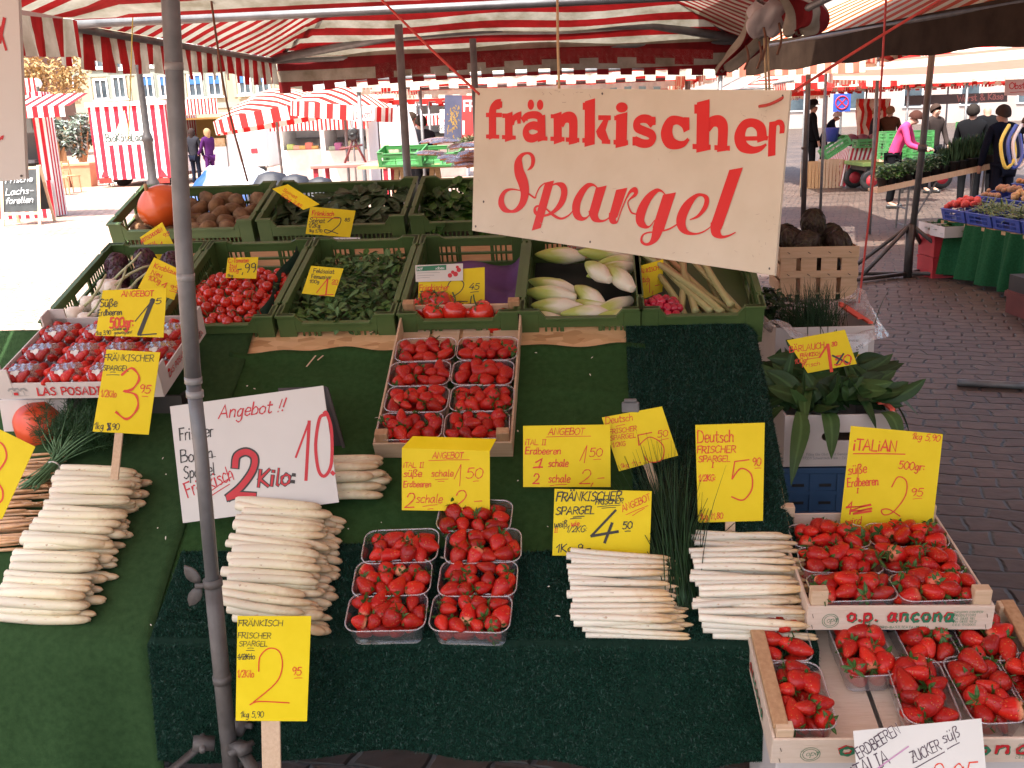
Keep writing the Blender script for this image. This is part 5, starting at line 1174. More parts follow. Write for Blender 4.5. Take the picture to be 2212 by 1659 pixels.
# ------------------------------------------------------------------ cartons on the side
def open_carton(M4, W, D, H, label, hole=True, orange=True, flap=True):
    root = empty('carton', M4, label, 'carton', 'white produce cartons'); t = .005
    mb = MB()
    if hole:
        a, b_, c, e = W*.5-.05, W*.5+.05, H*.50, H*.66
        mb.box(0, W, 0, t, 0, c); mb.box(0, W, 0, t, e, H); mb.box(0, a, 0, t, c+.00005, e-.00005); mb.box(b_, W, 0, t, c+.00005, e-.00005)
        for s in (-1, 1):   # rounded hand-hole ends
            cx = W*.5+s*.05; r = (e-c)/2; zc_ = (c+e)/2
            for k in (1, -1):
                pts = [(cx, zc_+k*r)]+[(cx-s*r*(1-math.sin(j*.3927)), zc_+k*r*math.cos(j*.3927)) for j in range(1, 5)]
                pts = [(cx, zc_+k*r)]+[(cx-s*r+s*r*math.sin(j*.3927), zc_+k*r*math.cos(j*.3927)) for j in range(0, 5)]+[(cx, zc_)]
                v = [(x, .0002, z) for x, z in pts]; mb.add(v, [tuple(range(len(v)))])
    else: mb.box(0, W, 0, t, 0, H)
    mb.box(0, W, D-t, D, 0, H); mb.box(0, t, t+.0001, D-t-.0001, 0, H); mb.box(W-t, W, t+.0001, D-t-.0001, 0, H); mb.box(t+.0001, W-t-.0001, t+.0001, D-t-.0001, 0, t)
    mb.build('box', carton_white, root)
    if orange:
        mb = MB(); mb.box(W-.012, W+.002, .03, D*.9, H-.001, H+.006); mb.box(W+.0005, W+.003, .04, D*.88, H*.62, H-.0015); mb.box(W-.03, W-.012, D*.2, D*.75, H+.004, H+.010)
        mb.build('printed_flap', orange_carton, root)
    return root
p = dep(1692, 1010, 2.86)
bM = Matrix.Translation(p+Vector((0, 0, .002))) @ Matrix.Rotation(R_(1), 4, 'Z')
root = open_carton(bM, .305, .40, .150, 'white carton with a hand hole, full of broad ramson leaves')
B = face_board(None, .3, .15); B.write('Filbig Gbr Obst- und Gemüsehandel', 62, -33, 7, grey_ink, 0, 1.0, 0, 1.1, 1, 0); B.write('97359 Schwarzach/Main - Tel. 09324', 52, -22, 7, grey_ink, 0, 1.0, 0, 1.1, 1, 0)
B.fin(root, Matrix(((1, 0, 0, 0), (0, 0, -1, -.0006), (0, 1, 0, 0), (0, 0, 0, 1))))
ram = [leafm('ramson_leaf', (.020, .056, .014), (.036, .085, .022), 20, .15), leafm('ramson_leaf_dark', (.011, .032, .010), (.020, .048, .014), 20, .15), leafm('ramson_leaf_pale', (.042, .095, .024), (.06, .125, .034), 20, .2)]
mb = MB(); rr = random.Random(8)
for i in range(290):
    x, y = rr.uniform(.02, .285), rr.uniform(.07, .36); a = rr.uniform(0, 6.28); e = min(1, math.hypot(x-.15, y-.18)/.17)
    p_ = Vector((x, y, .125+.05*(1-e)+rr.uniform(-.01, .03)+.05*(y/.4)))
    d = Vector((math.cos(a)*.8+(x-.15)*2.2, math.sin(a)*.6+(y-.2)*1.5, rr.uniform(-.1, .8) if y > .15 else rr.uniform(.35, .9)))
    mb.leaf(p_, d, Vector((rr.uniform(-.9, .9), rr.uniform(-1.6, -.2), .8)), rr.uniform(.09, .15), rr.uniform(.038, .056), rr.uniform(.2, 1.2) if y > .1 else rr.uniform(0, .5), rr.choice((0, 0, 0, 1, 2)), 9, rr.uniform(-.8, 1.0), 0, .09)
for (x, y, ax, ay, L) in ((.03, -.008, -.12, -.5, .18), (.10, -.006, .05, -.5, .11), (.26, -.004, .15, -.4, .10), (.0, .15, -.8, -.1, .17), (.0, .25, -.8, .1, .16), (.0, .05, -.6, -.3, .18), (.29, .2, .9, 0, .15), (.29, .3, .8, .2, .17)):
    mb.leaf((x, y, .16), (ax, ay, .05), (0, 0, 1), L, .048, 1.0, rr.choice((0, 2)), 9, .2, 0, .08)
o = mb.build('ramson_leaves', ram, None, True, bM); tag(o, 'broad fresh ramson leaves spilling over the white carton with the hand hole', 'vegetable'); o['kind'] = 'stuff'
p = dep(1672, 832, 3.33)
cM = Matrix.Translation(p) @ Matrix.Rotation(R_(2), 4, 'Z')
root = open_carton(cM, .315, .44, .19, 'white carton of chives lined with crumpled clear plastic', hole=False)
B = face_board(None, .3, .17); B.poly([(200, -70), (296, -70), (296, -165), (200, -165)], white_ink, 'label'); B.write('Frischer', 230, -140, 9, black_ink, 0, 1.4, 0); B.write('Spargel', 220, -118, 16, black_ink, 0, 2.6, 0); B.poly([(262, -80), (284, -80), (284, -98), (262, -98)], yellow_card, 'label')
B.fin(root, Matrix(((1, 0, 0, 0), (0, 0, -1, -.0008), (0, 1, 0, 0), (0, 0, 0, 1))))
grass_bunch('chive_bunch', 'dark upright chives in the plastic-lined white carton', cM @ Matrix.Translation((.15, .14, .10)) @ Matrix.Rotation(-.25, 4, 'X'), 420, .20, (.045, .06), chive, 6, .0036)
mb = MB(); rr = random.Random(12)
for i in range(420):
    a = rr.uniform(0, 6.28); r_ = rr.uniform(0, .11); pp = Vector((.02+r_*math.cos(a)*1.1, .30+r_*math.sin(a), .21+rr.uniform(-.05, .06)-r_*.3))
    mb.leaf(pp, (math.cos(a), math.sin(a), rr.uniform(-.3, .8)), (0, 0, 1), rr.uniform(.018, .035), .022, .4, rr.randrange(2), 3, .3)
o = mb.build('parsley_leaves', [leafm('parsley', (.018, .06, .014), (.035, .09, .022)), leafm('parsley_dark', (.01, .035, .01), (.02, .055, .015))], None, True, cM); tag(o, 'dark parsley sprouting at the back of the plastic-lined carton', 'herb'); o['kind'] = 'stuff'
def bagfn(u, v):
    a = 2*math.pi*u; cx, cy = .157, .2; ex = .165+.055*v+.012*math.sin(a*7+v*3)+.010*math.sin(a*13); ey = .215+.03*v
    z = .16+.085*v*(.65+.45*math.sin(a*2+.6)+.25*math.sin(a*5)); z -= .11*max(0, v-.55)*(1 if math.sin(a) < .2 else .3)
    sx = abs(math.cos(a))**.6*(1 if math.cos(a) > 0 else -1); sy = abs(math.sin(a))**.6*(1 if math.sin(a) > 0 else -1)
    return (cx+ex*sx, cy+ey*sy, z)
o = MB().grid(bagfn, 90, 14).build('plastic_bag', bag_film, None, True, cM); tag(o, 'crumpled clear plastic bag lining the carton of chives', 'bag')
# slatted crate of artichokes
p = dep(1684, 648, 4.15); rM = Matrix.Translation(p) @ Matrix.Rotation(R_(-3), 4, 'Z')
root = empty('slatted_crate', rM, 'pale slatted wooden crate of brown artichokes beside the big sign', 'crate')
W, D, H = .30, .36, .215
for k in range(4):
    w = .062; x = k*(W-w)/3
    for y in (.0, D-.005):
        mb = MB(); mb.box(x, x+w, y, y+.005, 0, H-.02, bev=.001); mb.build('slat', tan_wood if False else pale_wood, root)
for y, y2 in ((-.0045, -.0003), (D+.0003, D+.0045)):
    for z0, z1 in ((H-.045, H), (H*.42, H*.42+.028)):
        mb = MB(); mb.box(-.004, W+.004, y, y2, z0, z1, bev=.001); mb.build('rail', pale_wood, root)
for x in (-.004, W-.001):
    for z0, z1 in ((.01, .07), (.085, .14), (.155, H-.005)):
        mb = MB(); mb.box(x, x+.005, .006, D-.006, z0, z1, bev=.001); mb.build('rail', pale_wood, root)
mb = MB(); mb.box(.005, W-.005, .006, D-.006, .02, .026); mb.build('base', pale_wood, root)
mb = MB()
for k in range(4):
    for z in (H-.024, H*.42+.012):
        x = k*(W-.062)/3+.03; mb.box(x-.006, x+.006, -.0062, -.0046, z-.0012, z+.0012, 0, Matrix.Translation((x, 0, z)) @ Matrix.Rotation(.6, 4, 'Y') @ Matrix.Translation((-x, 0, -z)))
mb.build('staples', black_ink, root)
for i, (x, y, z, s, a, b_) in enumerate([(.145, .16, .30, 1.0, .2, .1), (.055, .10, .235, .95, -.4, -.5), (.11, .055, .225, 1.0, -1.0, .1), (.235, .07, .225, .92, -.3, .6), (.05, .25, .23, 1, .3, -.3), (.23, .24, .23, 1, .4, .4), (.15, .2, .17, 1, 0, 0), (.2, .1, .13, 1, 0, 0)]):
    o = place(am2[i % 2], rM @ Matrix.Translation((x, y, z)) @ rotm(a, b_, rnd(0, 6)) @ Matrix.Scale(s*.95, 4), 'artichoke', 'big brownish artichoke heaped in the slatted crate beside the sign', 'artichoke', 'brown artichokes in the slatted crate')
    o.modifiers.new('solid', 'SOLIDIFY').thickness = .0015
# the white cartons stand on further stacks
def plinth(M4, W, D, z, label):
    root = empty('stacking_crate', Matrix.Translation((M4.translation.x, M4.translation.y, 0)), label, 'crate'); mb = MB()
    n = max(2, round(z/.26)); h = (z-.004)/n
    for k in range(n):
        a, b_ = k*h, (k+1)*h-.004
        mb.box(0, W, 0, .01, a, b_); mb.box(0, W, D-.01, D, a, b_); mb.box(0, .01, .0105, D-.0105, a, b_); mb.box(W-.01, W, .0105, D-.0105, a, b_); mb.box(.0105, W-.0105, .0105, D-.0105, a+.01, a+.02)
        mb.box(-.004, W+.004, -.004, 0.0, b_-.03, b_-.001)
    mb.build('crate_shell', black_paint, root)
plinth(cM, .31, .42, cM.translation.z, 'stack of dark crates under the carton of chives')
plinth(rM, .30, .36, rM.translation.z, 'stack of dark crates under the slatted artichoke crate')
# bits of peel and splinters on the carpets
mb = MB(); rr = random.Random(5)
for i in range(38):
    x, s = rr.uniform(-1.2, .0), rr.uniform(.03, 1.0); p_ = Vector((x, s, .0205+wr(x, s))); a = rr.uniform(0, 6.28)
    mb.leaf(p_+Vector((0, 0, .002)), (math.cos(a), math.sin(a), .05), (0, 0, 1), rr.uniform(.004, .014), rr.uniform(.002, .006), .2, 0, 2, .2)
o = mb.build('peel_scraps', asp_t, None, False, tf); tag(o, 'scraps of asparagus peel scattered over the green carpets', 'scraps'); o['kind'] = 'stuff'
for (x0, y0, x1, y1) in ((662, 792, 682, 768), (686, 778, 698, 768), (795, 720, 806, 716)):
    o = MB().bar(T(x0, y0, .016), T(x1, y1, .017), .004, .0015).build('wood_splinter', stake_wood); tag(o, 'thin pale wood splinter lying on the green felt', 'splinter', 'splinters on the felt')
# ------------------------------------------------------------------ price cards (points traced off the cards' faces)
K, RD, CR_ = black_ink, red_ink, dark_red_ink
b = card('yellow card on a wooden stake, thin red 3.95 for Frankish asparagus', [(230, 755), (346, 761), (321, 939), (200, 932)], 2.62)
b.write('FRÄNKISCHER', 223, 779, 14, K, -1, 1.6, to=333).write('SPARGEL', 222, 800, 11, K, -2, 1.6, to=278); b.line(230, 810, 258, 810, K); b.line(238, 804, 250, 804, K)
b.write('1/2Kilo', 217, 857, 15, RD, -2, 1.8, to=252).write('3', 246, 903, 108, RD, 0, 5, .14, wob=0, sx=.78).write('95', 300, 848, 17, RD, -4, 2.4, to=326); b.line(307, 856, 320, 857, RD)
b.write('1kg 7,90', 203, 926, 14, K, -3, 1.8, to=258); b.stroke([(233, 915), (238, 926), (232, 929)], 4, K)
b.stake(258, 930, 247, 1036, .021).done()
b = card('yellow card on a pale stake standing before the counter, thin red 2.95', [(513, 1331), (672, 1331), (663, 1558), (509, 1557)], 2.13, n=(.05, -1, .12))
b.write('FRÄNKISCH', 514, 1352, 13, K, 0, 1.9, to=612).write('FRISCHER', 513, 1378, 12, K, -1, 1.5, to=586).write('SPARGEL', 516, 1396, 11, K, 0, 1.5, to=578); b.line(532, 1405, 550, 1405, K); b.line(535, 1400, 548, 1400, K)
b.write('1/2Kilo', 513, 1424, 12, K, 0, 1.8, to=551); b.line(513, 1420, 545, 1418, K, 2); b.write('1/2Kilo', 512, 1463, 16, RD, 0, 1.9, to=549)
b.stroke(catmull([(559, 1450), (562, 1418), (582, 1400), (604, 1408), (610, 1440), (596, 1475), (548, 1516)], 5), 2.6, RD); b.stroke(catmull([(540, 1522), (560, 1515), (625, 1518)], 4), 2.8, RD)
b.write('95', 630, 1458, 17, RD, 0, 2.2, to=652); b.line(636, 1465, 653, 1464, RD); b.write('1kg 5,90', 519, 1549, 13, K, 0, 1.6, to=570)
b.stake(585, 1556, 587, 1660, .040, .22).done()
b = card('white offer board with red 10. and a bold outlined 2 Kilo', [(367, 878), (698, 833), (732, 1085), (395, 1130)], 2.56, n=(.02, -1, .30), mat=white_card, thick=.003, name='offer_board')
b.write('Angebot !!', 472, 905, 27, CR_, 7, 3, .3, to=618)
for i, (t_, x, y, to) in enumerate((('Frischer', 388, 952, 462), ('Boden', 390, 1000, 462), ('Spargel', 398, 1035, 466))): b.write(t_, x, y, 26, K, 8, 2.8, .1, to=to)
b.line(440, 992, 466, 986, K); b.write('Fränkisch', 405, 1076, 32, CR_, 22, 3.2, .1, to=508); b.line(440, 1072, 500, 1030, CR_, 2.2); b.line(446, 1078, 496, 1046, CR_, 2.2)
two = catmull([(508, 1008), (512, 985), (532, 976), (550, 988), (546, 1016), (522, 1050), (494, 1074)], 5); two2 = [(492, 1076), (520, 1068), (551, 1070)]
for w, ink in ((20, K), (12.5, CR_)):
    b.stroke(two, w, ink); b.stroke(two2, w*.8, ink); b.write('Kilo:', 556, 1052, 36, ink, 5, 8.5 if ink is K else 4.5, .2, to=640, wob=0)
b.stroke([(639, 988), (668, 910)], 4.5, CR_); b.stroke([(668, 910), (661, 1037)], 7, CR_)
b.stroke(catmull([(702, 896), (690, 905), (682, 960), (688, 1015), (702, 1028), (716, 1000), (716, 930), (706, 893), (700, 893)], 5), 7, CR_); b.stroke([(717, 1020), (721, 1024)], 8, CR_)
b.done()
b = card('yellow card folded over the wooden tray, two Schale for 2,-', [(868, 968), (1058, 974), (1058, 1105), (868, 1102)], 2.49)
mb = MB(); q = [hit(x, y, b.p, b.n) for x, y in ((868, 968), (1058, 974))]; r_ = [at(1072, 948, q[1].y+.035), at(892, 942, q[0].y+.035)]
v = q+r_; v = v+[w_-Vector((0, 0, .0012)) for w_ in v]; mb.add(v, [(0, 1, 2, 3), (7, 6, 5, 4), (0, 4, 5, 1), (1, 5, 6, 2), (2, 6, 7, 3), (3, 7, 4, 0)]); b.part_from('fold', yellow_card, mb)
b.write('ANGEBOT', 934, 990, 13, RD, 0, 1.9, .2, to=1000); b.line(926, 995, 1014, 993, RD); b.write('iTAL. II', 871, 1010, 11, RD, 0, 1.8, to=916).write('süße', 871, 1030, 15, RD, 0, 2.2, to=912).write('schale', 931, 1029, 15, RD, 0, 2, to=980)
b.line(940, 1036, 968, 1035, RD); b.line(946, 1040, 960, 1040, RD); b.stroke([(981, 1035), (996, 1003)], 1.6, RD); b.stroke([(996, 1003), (993, 1050)], 1.6, RD); b.write('50', 1006, 1033, 22, RD, 0, 2.2, to=1044); b.line(1022, 1040, 1034, 1039, RD); b.write('Erdbeeren', 871, 1052, 13, RD, 0, 2, to=932)
b.write('2', 873, 1096, 32, RD, 0, 2.8, .2).write('schale', 898, 1086, 19, RD, 0, 2.2, .2, to=956); b.line(913, 1094, 945, 1090, RD); b.line(924, 1100, 936, 1099, RD); b.write('2,-', 976, 1098, 38, RD, 0, 2.6, .2, to=1040); b.done()
b = card('yellow card beside the wooden tray, 1 and 2 Schale of strawberries', [(1130, 920), (1318, 917), (1319, 1052), (1130, 1052)], 2.54)
b.write('ANGEBOT', 1184, 939, 14, RD, 0, 2, .2, to=1262); b.line(1180, 944, 1276, 942, RD); b.write('iTAL. II', 1134, 961, 12, RD, 0, 1.9, to=1180).write('Erdbeeren', 1134, 981, 15, RD, 0, 2.3, to=1212).write('1', 1153, 1010, 19, RD, 0, 4, to=1172); b.line(1152, 1010, 1172, 1009, RD, 3.4)
b.write('schale', 1184, 1008, 16, RD, 0, 2.4, to=1228); b.stroke([(1252, 996), (1268, 962)], 1.6, RD); b.stroke([(1268, 962), (1262, 1000)], 1.6, RD); b.write('50', 1272, 986, 18, RD, 0, 2, to=1302); b.line(1282, 993, 1298, 992, RD)
b.write('2', 1150, 1045, 22, RD, 0, 3.2).write('schale', 1184, 1042, 17, RD, 0, 2.4, to=1232); b.line(1188, 1049, 1224, 1046, RD); b.write('2,-', 1250, 1045, 30, RD, 0, 2.2, .2, to=1304); b.done()
b = card('tilted yellow card on a stake with a grey clip, 5.50', [(1300, 902), (1430, 878), (1465, 984), (1337, 1018)], 2.56)
b.write('Deutsch', 1308, 916, 15, RD, 8, 1.7, .1, to=1368); b.line(1330, 921, 1350, 917, RD); b.write('FRISCHER', 1316, 938, 10, RD, 8, 1.6, to=1376).write('SPARGEL', 1318, 952, 10, RD, 8, 1.6, to=1374).write('1/2KG', 1322, 966, 10, RD, 6, 1.5, to=1352)
b.stroke([(1408, 934), (1378, 940), (1380, 962)], 2.2, RD); b.stroke(catmull([(1380, 962), (1404, 944), (1432, 962), (1430, 992), (1404, 998), (1392, 986)], 5), 2.2, RD); b.write('50', 1420, 945, 14, RD, 8, 1.8, to=1444); b.line(1424, 952, 1444, 947, RD); b.write('1kg 11,-', 1340, 1011, 9, RD, 10, 1.5, to=1385)
b.stake(1398, 1000, 1421, 1064, .022)
mb = MB(); q = hit(1362, 878, b.p, b.n); mb.box(-.022, .022, -.004, .006, -.016, .012, 0, Matrix.Translation(q), .003); mb.box(-.016, .016, -.006, .004, .0125, .02, 0, Matrix.Translation(q), .002); b.part_from('clip', galv, mb); b.done()
b = card('yellow card with bold black 4.50 behind the thin white asparagus', [(1198, 1056), (1408, 1061), (1403, 1202), (1193, 1200)], 2.42)
b.write('FRÄNKISCHER', 1200, 1083, 19, K, 1, 3.2, .25, to=1342).write('FRISCHER', 1285, 1090, 11, K, 3, 2, .3, to=1346); b.line(1290, 1095, 1340, 1091, K); b.line(1300, 1098, 1330, 1096, K); b.write('SPARGEL', 1200, 1112, 16, K, 2, 2.8, .2, to=1284); b.line(1238, 1117, 1262, 1115, K, 2); b.line(1232, 1121, 1256, 1119, K, 2)
b.write('ANGEBOT', 1345, 1106, 14, RD, 24, 2, .2, to=1406); b.line(1352, 1112, 1400, 1092, RD); b.line(1366, 1114, 1392, 1098, RD); b.write('weiß', 1197, 1139, 14, K, 2, 2, .1, to=1226).write('wie', 1233, 1136, 11, RD, 2, 1.8, to=1252).write('II', 1197, 1150, 9, RD, 0, 1.6).write('1/2KG:', 1222, 1150, 14, K, 2, 2, .3, to=1268)
b.stroke([(1330, 1102), (1277, 1158)], 5, K); b.stroke([(1277, 1158), (1335, 1148)], 6, K); b.stroke([(1322, 1130), (1306, 1172)], 6, K); b.write('50', 1344, 1142, 15, K, 0, 2.6, to=1366); b.line(1350, 1148, 1362, 1147, K, 2); b.write('1Kg 9,-', 1200, 1193, 17, K, 1, 2.4, .1, to=1276); b.done()
b = card('upright yellow card on a stake with large thin red 5.90', [(1502, 918), (1652, 913), (1648, 1125), (1508, 1129)], 2.46)
b.write('Deutsch', 1506, 957, 26, RD, 2, 2.6, .05, to=1586).write('FRISCHER', 1505, 979, 15, RD, 1, 2.4, to=1590).write('SPARGEL', 1508, 998, 13, RD, 1, 2.3, to=1578).write('I', 1537, 1010, 10, RD, 0, 2.2).write('1/2KG:', 1508, 1040, 14, RD, 2, 2.2, .2, to=1546)
b.stroke([(1618, 993), (1587, 997), (1581, 1035)], 2.6, RD); b.stroke(catmull([(1581, 1035), (1600, 1012), (1622, 1024), (1624, 1056), (1605, 1080), (1580, 1073)], 5), 3, RD); b.write('90', 1624, 1006, 17, RD, 0, 2.2, to=1644); b.line(1630, 1012, 1644, 1011, RD); b.write('1kg 11,80', 1511, 1122, 13, RD, 2, 1.9, .15, to=1562)
b.stake(1577, 1124, 1578, 1216, .024).done()
b = card('large yellow Italian card in the upper fruit box, thin red 2.95', [(1838, 920), (2037, 938), (2005, 1222), (1806, 1212)], 2.50, n=(-.10, -1, .18))
b.write('iTALiAN', 1842, 972, 24, RD, -2, 4, .1, to=1938); b.line(1843, 980, 1955, 981, RD, 2.4); b.write('1kg 5,90', 1968, 948, 14, RD, -6, 2, .2, to=2030).write('500gr:', 1940, 1012, 17, RD, -5, 2.6, to=1998).write('süße', 1832, 1026, 20, RD, 8, 2.6, to=1874).write('Erdbeeren', 1830, 1052, 18, RD, 4, 2.6, to=1898).write('I', 1850, 1065, 10, RD, 0, 2.2)
b.stroke(catmull([(1926, 1052), (1940, 1030), (1958, 1040), (1955, 1072), (1930, 1105), (1910, 1112), (1904, 1102), (1920, 1100), (1944, 1115)], 5), 2.6, RD); b.write('95', 1966, 1070, 17, RD, -4, 2.2, to=1994); b.line(1972, 1078, 1992, 1077, RD)
b.stroke([(1828, 1096), (1882, 1090), (1835, 1104), (1884, 1098), (1842, 1110), (1882, 1104)], 5, RD); b.write('1', 1828, 1110, 26, RD, 0, 4).write('wird', 1826, 1134, 17, RD, 2, 2.2, .15, to=1862).write('gewogen!', 1824, 1160, 17, RD, 6, 2.4, .15, to=1906).write('1kg: 5,90', 1822, 1192, 20, RD, 4, 2.6, .15, to=1908); b.done()
b = card('white card leaning on the lower fruit box, Erdbeeren Italia zucker süß', [(1843, 1579), (2120, 1552), (2140, 1770), (1862, 1790)], 1.86, n=(.05, -1, .35), mat=white_card, thick=.002)
pk = surf('violet_grey_marker', (.05, .03, .045), (.09, .05, .07), 30, .5)
b.write('ERDBEEREN', 1856, 1640, 24, pk, 32, 2.6, .1, to=1948).write('iTALIA', 1846, 1686, 32, pk, 26, 3.2, .1, to=1925); b.line(1868, 1680, 1962, 1612, surf('violet_marker', (.45, .2, .35), (.5, .25, .4), 30, .5), 3); b.write('ZUCKER', 1972, 1648, 24, pk, 26, 2.4, .1, to=2035).write('süß', 2038, 1606, 25, pk, 24, 2.4, .1, to=2076)
b.line(1972, 1662, 2040, 1624, pk, 2); b.line(2046, 1618, 2072, 1604, pk, 2); b.write('2,95', 2010, 1702, 52, RD, 2, 3, .15, to=2112); b.done()
b = card('small yellow ramson card stuck among the broad leaves, bold red 1', [(1700, 735), (1825, 712), (1851, 786), (1745, 806)], 2.88)
b.write('BÄRLAUCH', 1705, 762, 13, RD, 8, 2, to=1782).write('FRÄNKISCH', 1728, 772, 8, RD, 6, 1.6, to=1772); b.line(1740, 777, 1772, 772, RD); b.write('100g/', 1716, 786, 10, RD, 8, 1.6, .2, to=1745).write('Frisch', 1732, 794, 9, RD, 8, 1.5, to=1772)
b.stroke([(1770, 772), (1788, 744)], 4, RD); b.stroke([(1788, 744), (1796, 802)], 7, RD); b.write('30', 1796, 748, 9, RD, 4, 2.4); b.write('50', 1802, 790, 20, RD, 6, 3.6, to=1840); b.stroke([(1798, 768), (1836, 786)], 4, K); b.stroke([(1822, 764), (1806, 788)], 4, K); b.done()
def small(label, c, d, ws, n=FN, mat=None):
    b = card(label, c, d, n, mat)
    for w in ws:
        if w[0] == 'l': b.line(*w[1:5], w[5], 1.3)
        else: b.write(*w[:5], *(w[5] if len(w) > 5 else (0, 1.5)), to=w[6] if len(w) > 6 else None)
    b.done(); return b
small('yellow radish card propped in the rhubarb crate, 1,-', [(1372, 577), (1433, 560), (1431, 630), (1373, 652)], 3.28, [('FRÄNKISCH', 1374, 594, 9, RD, (13, 1.4), 1424), ('Rettich', 1374, 612, 11, RD, (8, 1.6), 1404), ('100', 1374, 622, 7, RD, (6, 1.2)), ('1,-', 1396, 632, 28, RD, (8, 1.8), 1426)])
b = small('yellow tomato card in the half empty crate, black 2.45', [(905, 588), (1047, 577), (1047, 665), (903, 651)], 3.24, [('Fränkischer', 905, 628, 13, RD, (1, 1.7), 970), ('Tomaten', 905, 640, 11, K, (0, 1.7), 956), ('45', 1013, 625, 13, K, (0, 2), 1036), ('l', 1016, 632, 1034, 630, K)])
b = small('yellow lamb\'s lettuce card, red 1 and small 20', [(672, 574), (742, 580), (722, 641), (652, 634)], 3.24, [('Feldsalat', 676, 589, 9, K, (-3, 1.4), 722), ('Feinweiser', 672, 601, 9, K, (-3, 1.3), 716), ('100g', 668, 611, 7, K, (-3, 1.3), 690), ('20', 716, 612, 8, RD, (0, 1.5), 730), ('l', 717, 615, 729, 615, RD)])
b = card('white printed leaflet with a tomato picture clipped above the tomato card', [(897, 573), (1000, 569), (1000, 606), (898, 609)], 3.232, mat=white_card)
b.poly([(900, 576), (964, 572), (964, 583), (900, 586)], green_ink); b.write('höflergemüsebau', 902, 584, 6, white_ink, 3, .9, 0, to=960)
for y in (590, 596, 601): b.line(901, y, 950-(y-590)*2, y-1.5, grey_ink, .8)
for x, y, r in ((972, 595, 5), (984, 592, 5.5), (991, 583, 5), (978, 588, 4), (988, 577, 3.5)): b.poly([(x+r*math.cos(a*.628), y+r*math.sin(a*.628)) for a in range(10)], dark_red_ink, 'picture')
b.done()
# the thin black 2 of the tomato card and the red 1 of the lettuce card are written onto cards of their own plane
small('yellow cherry tomato card, black 99 on red 100g', [(492, 557), (558, 555), (553, 602), (487, 600)], 3.30, [('C.-Tomaten', 493, 568, 9, RD, (2, 1.4), 538), ('Ital', 495, 578, 7, RD, (0, 1.3), 512), ('100g', 494, 588, 8, RD, (0, 1.4), 516), ('-,99', 512, 590, 19, K, (3, 2.2), 554), ('1kg', 490, 598, 6, K, (0, 1.1), 504)])
small('yellow garlic card leaning by the steel pole, red 1.95', [(333, 556), (394, 585), (376, 648), (298, 622)], 3.05, [('Knoblauch', 331, 578, 11, RD, (-18, 1.5), 390), ('Neu', 325, 592, 10, RD, (-18, 1.6), 350), ('100g', 318, 604, 11, RD, (-18, 1.5), 346), ('1', 344, 626, 18, RD, (-12, 3), 358), ('95', 366, 624, 10, RD, (-12, 1.6), 384), ('l', 366, 628, 384, 633, RD)])
b = small('yellow folded offer card over the wrapped strawberries, slanted black 1.95', [(222, 627), (360, 622), (353, 729), (206, 725)], 2.86, [('ANGEBOT', 262, 641, 12, RD, (1, 2), 332), ('Süße', 215, 663, 17, K, (2, 2.2), 254), ('Erdbeeren', 211, 682, 13, K, (2, 2), 264), ('500gr:', 237, 709, 22, RD, (3, 4.2), 290), ('95', 322, 658, 12, K, (6, 2), 350), ('1kg 3,90', 207, 724, 9, K, (3, 1.4), 240), ('Schale wird', 242, 714, 7, K, (3, 1.2), 280), ('gewogen!', 246, 722, 7, K, (3, 1.2), 286)])
b = card('yellow artichoke card tilted above the purple artichokes', [(302, 513), (350, 480), (384, 545), (336, 566)], 3.75)
b.write('ARTISCHOCKEN', 306, 526, 8, RD, 31, 1.5, to=352).write('ITAL', 322, 536, 8, RD, 28, 1.4, to=340).write('1', 346, 552, 26, RD, 20, 2, to=360).write('95', 354, 514, 8, RD, 28, 1.3, to=368); b.done()
b = card('yellow spinach card hung on the front of the spinach crate, black 2', [(670, 446), (768, 455), (756, 513), (660, 505)], 3.98)
b.write('Fränkisch', 673, 465, 10, RD, -2, 1.8, to=722); b.line(674, 469, 732, 472, RD, 1.6); b.write('Spinat', 668, 480, 10, K, -3, 1.5, to=702).write('1/2Kg:', 666, 491, 9, K, -2, 1.4, to=694).write('1kg 5,70', 667, 501, 6, K, -2, 1.2, to=696)
b.stroke(catmull([(708, 480), (722, 470), (736, 472), (732, 486), (712, 502), (702, 502), (704, 496), (730, 505)], 5), 1.8, K); b.write('85', 744, 478, 7, K, -4, 1.3, to=756); b.done()
b = card('orange-yellow card lying slanted across the corner of the spinach crate', [(588, 408), (622, 398), (690, 441), (655, 453)], 4.12, n=(-.3, -1, .9))
b.write('Spinat', 610, 412, 7, RD, -32, 1.2, to=640).write('1/2kg 2,85', 606, 422, 7, RD, -32, 1.2, to=650); b.done()
b = card('yellow card showing under the big cream sign, end of a black 1,-', [(1078, 470), (1178, 474), (1178, 530), (1078, 527)], 3.80)
b.write('1,-', 1116, 522, 22, K, 0, 2, .2, to=1150); b.done()
b = card('small white card under the big sign over the chicory, red price', [(1212, 500), (1280, 502), (1279, 552), (1212, 550)], 3.62, mat=white_card)
b.write('100g', 1218, 541, 10, RD, 4, 1.3, .2, to=1244).write('-,59', 1246, 545, 18, RD, 5, 1.4, .1, to=1276); b.done()
b = card('yellow card cut by the picture edge beside the pumpkin', [(-90, 884), (76, 965), (4, 1122), (-150, 1060)], 2.25)
b.stroke(catmull([(-30, 950), (4, 958), (14, 990), (-8, 1030), (6, 1060), (0, 1085), (-40, 1090)], 5), 4, RD); b.done()
b = card('narrow strip reading Knoblauchsland on the rim of a green crate', [(670, 513), (778, 513), (777, 522), (670, 521)], 3.66, mat=white_ink)
b.write('Knoblauchsland', 673, 521, 7, K, 0, 1.2, 0, to=774); b.done()
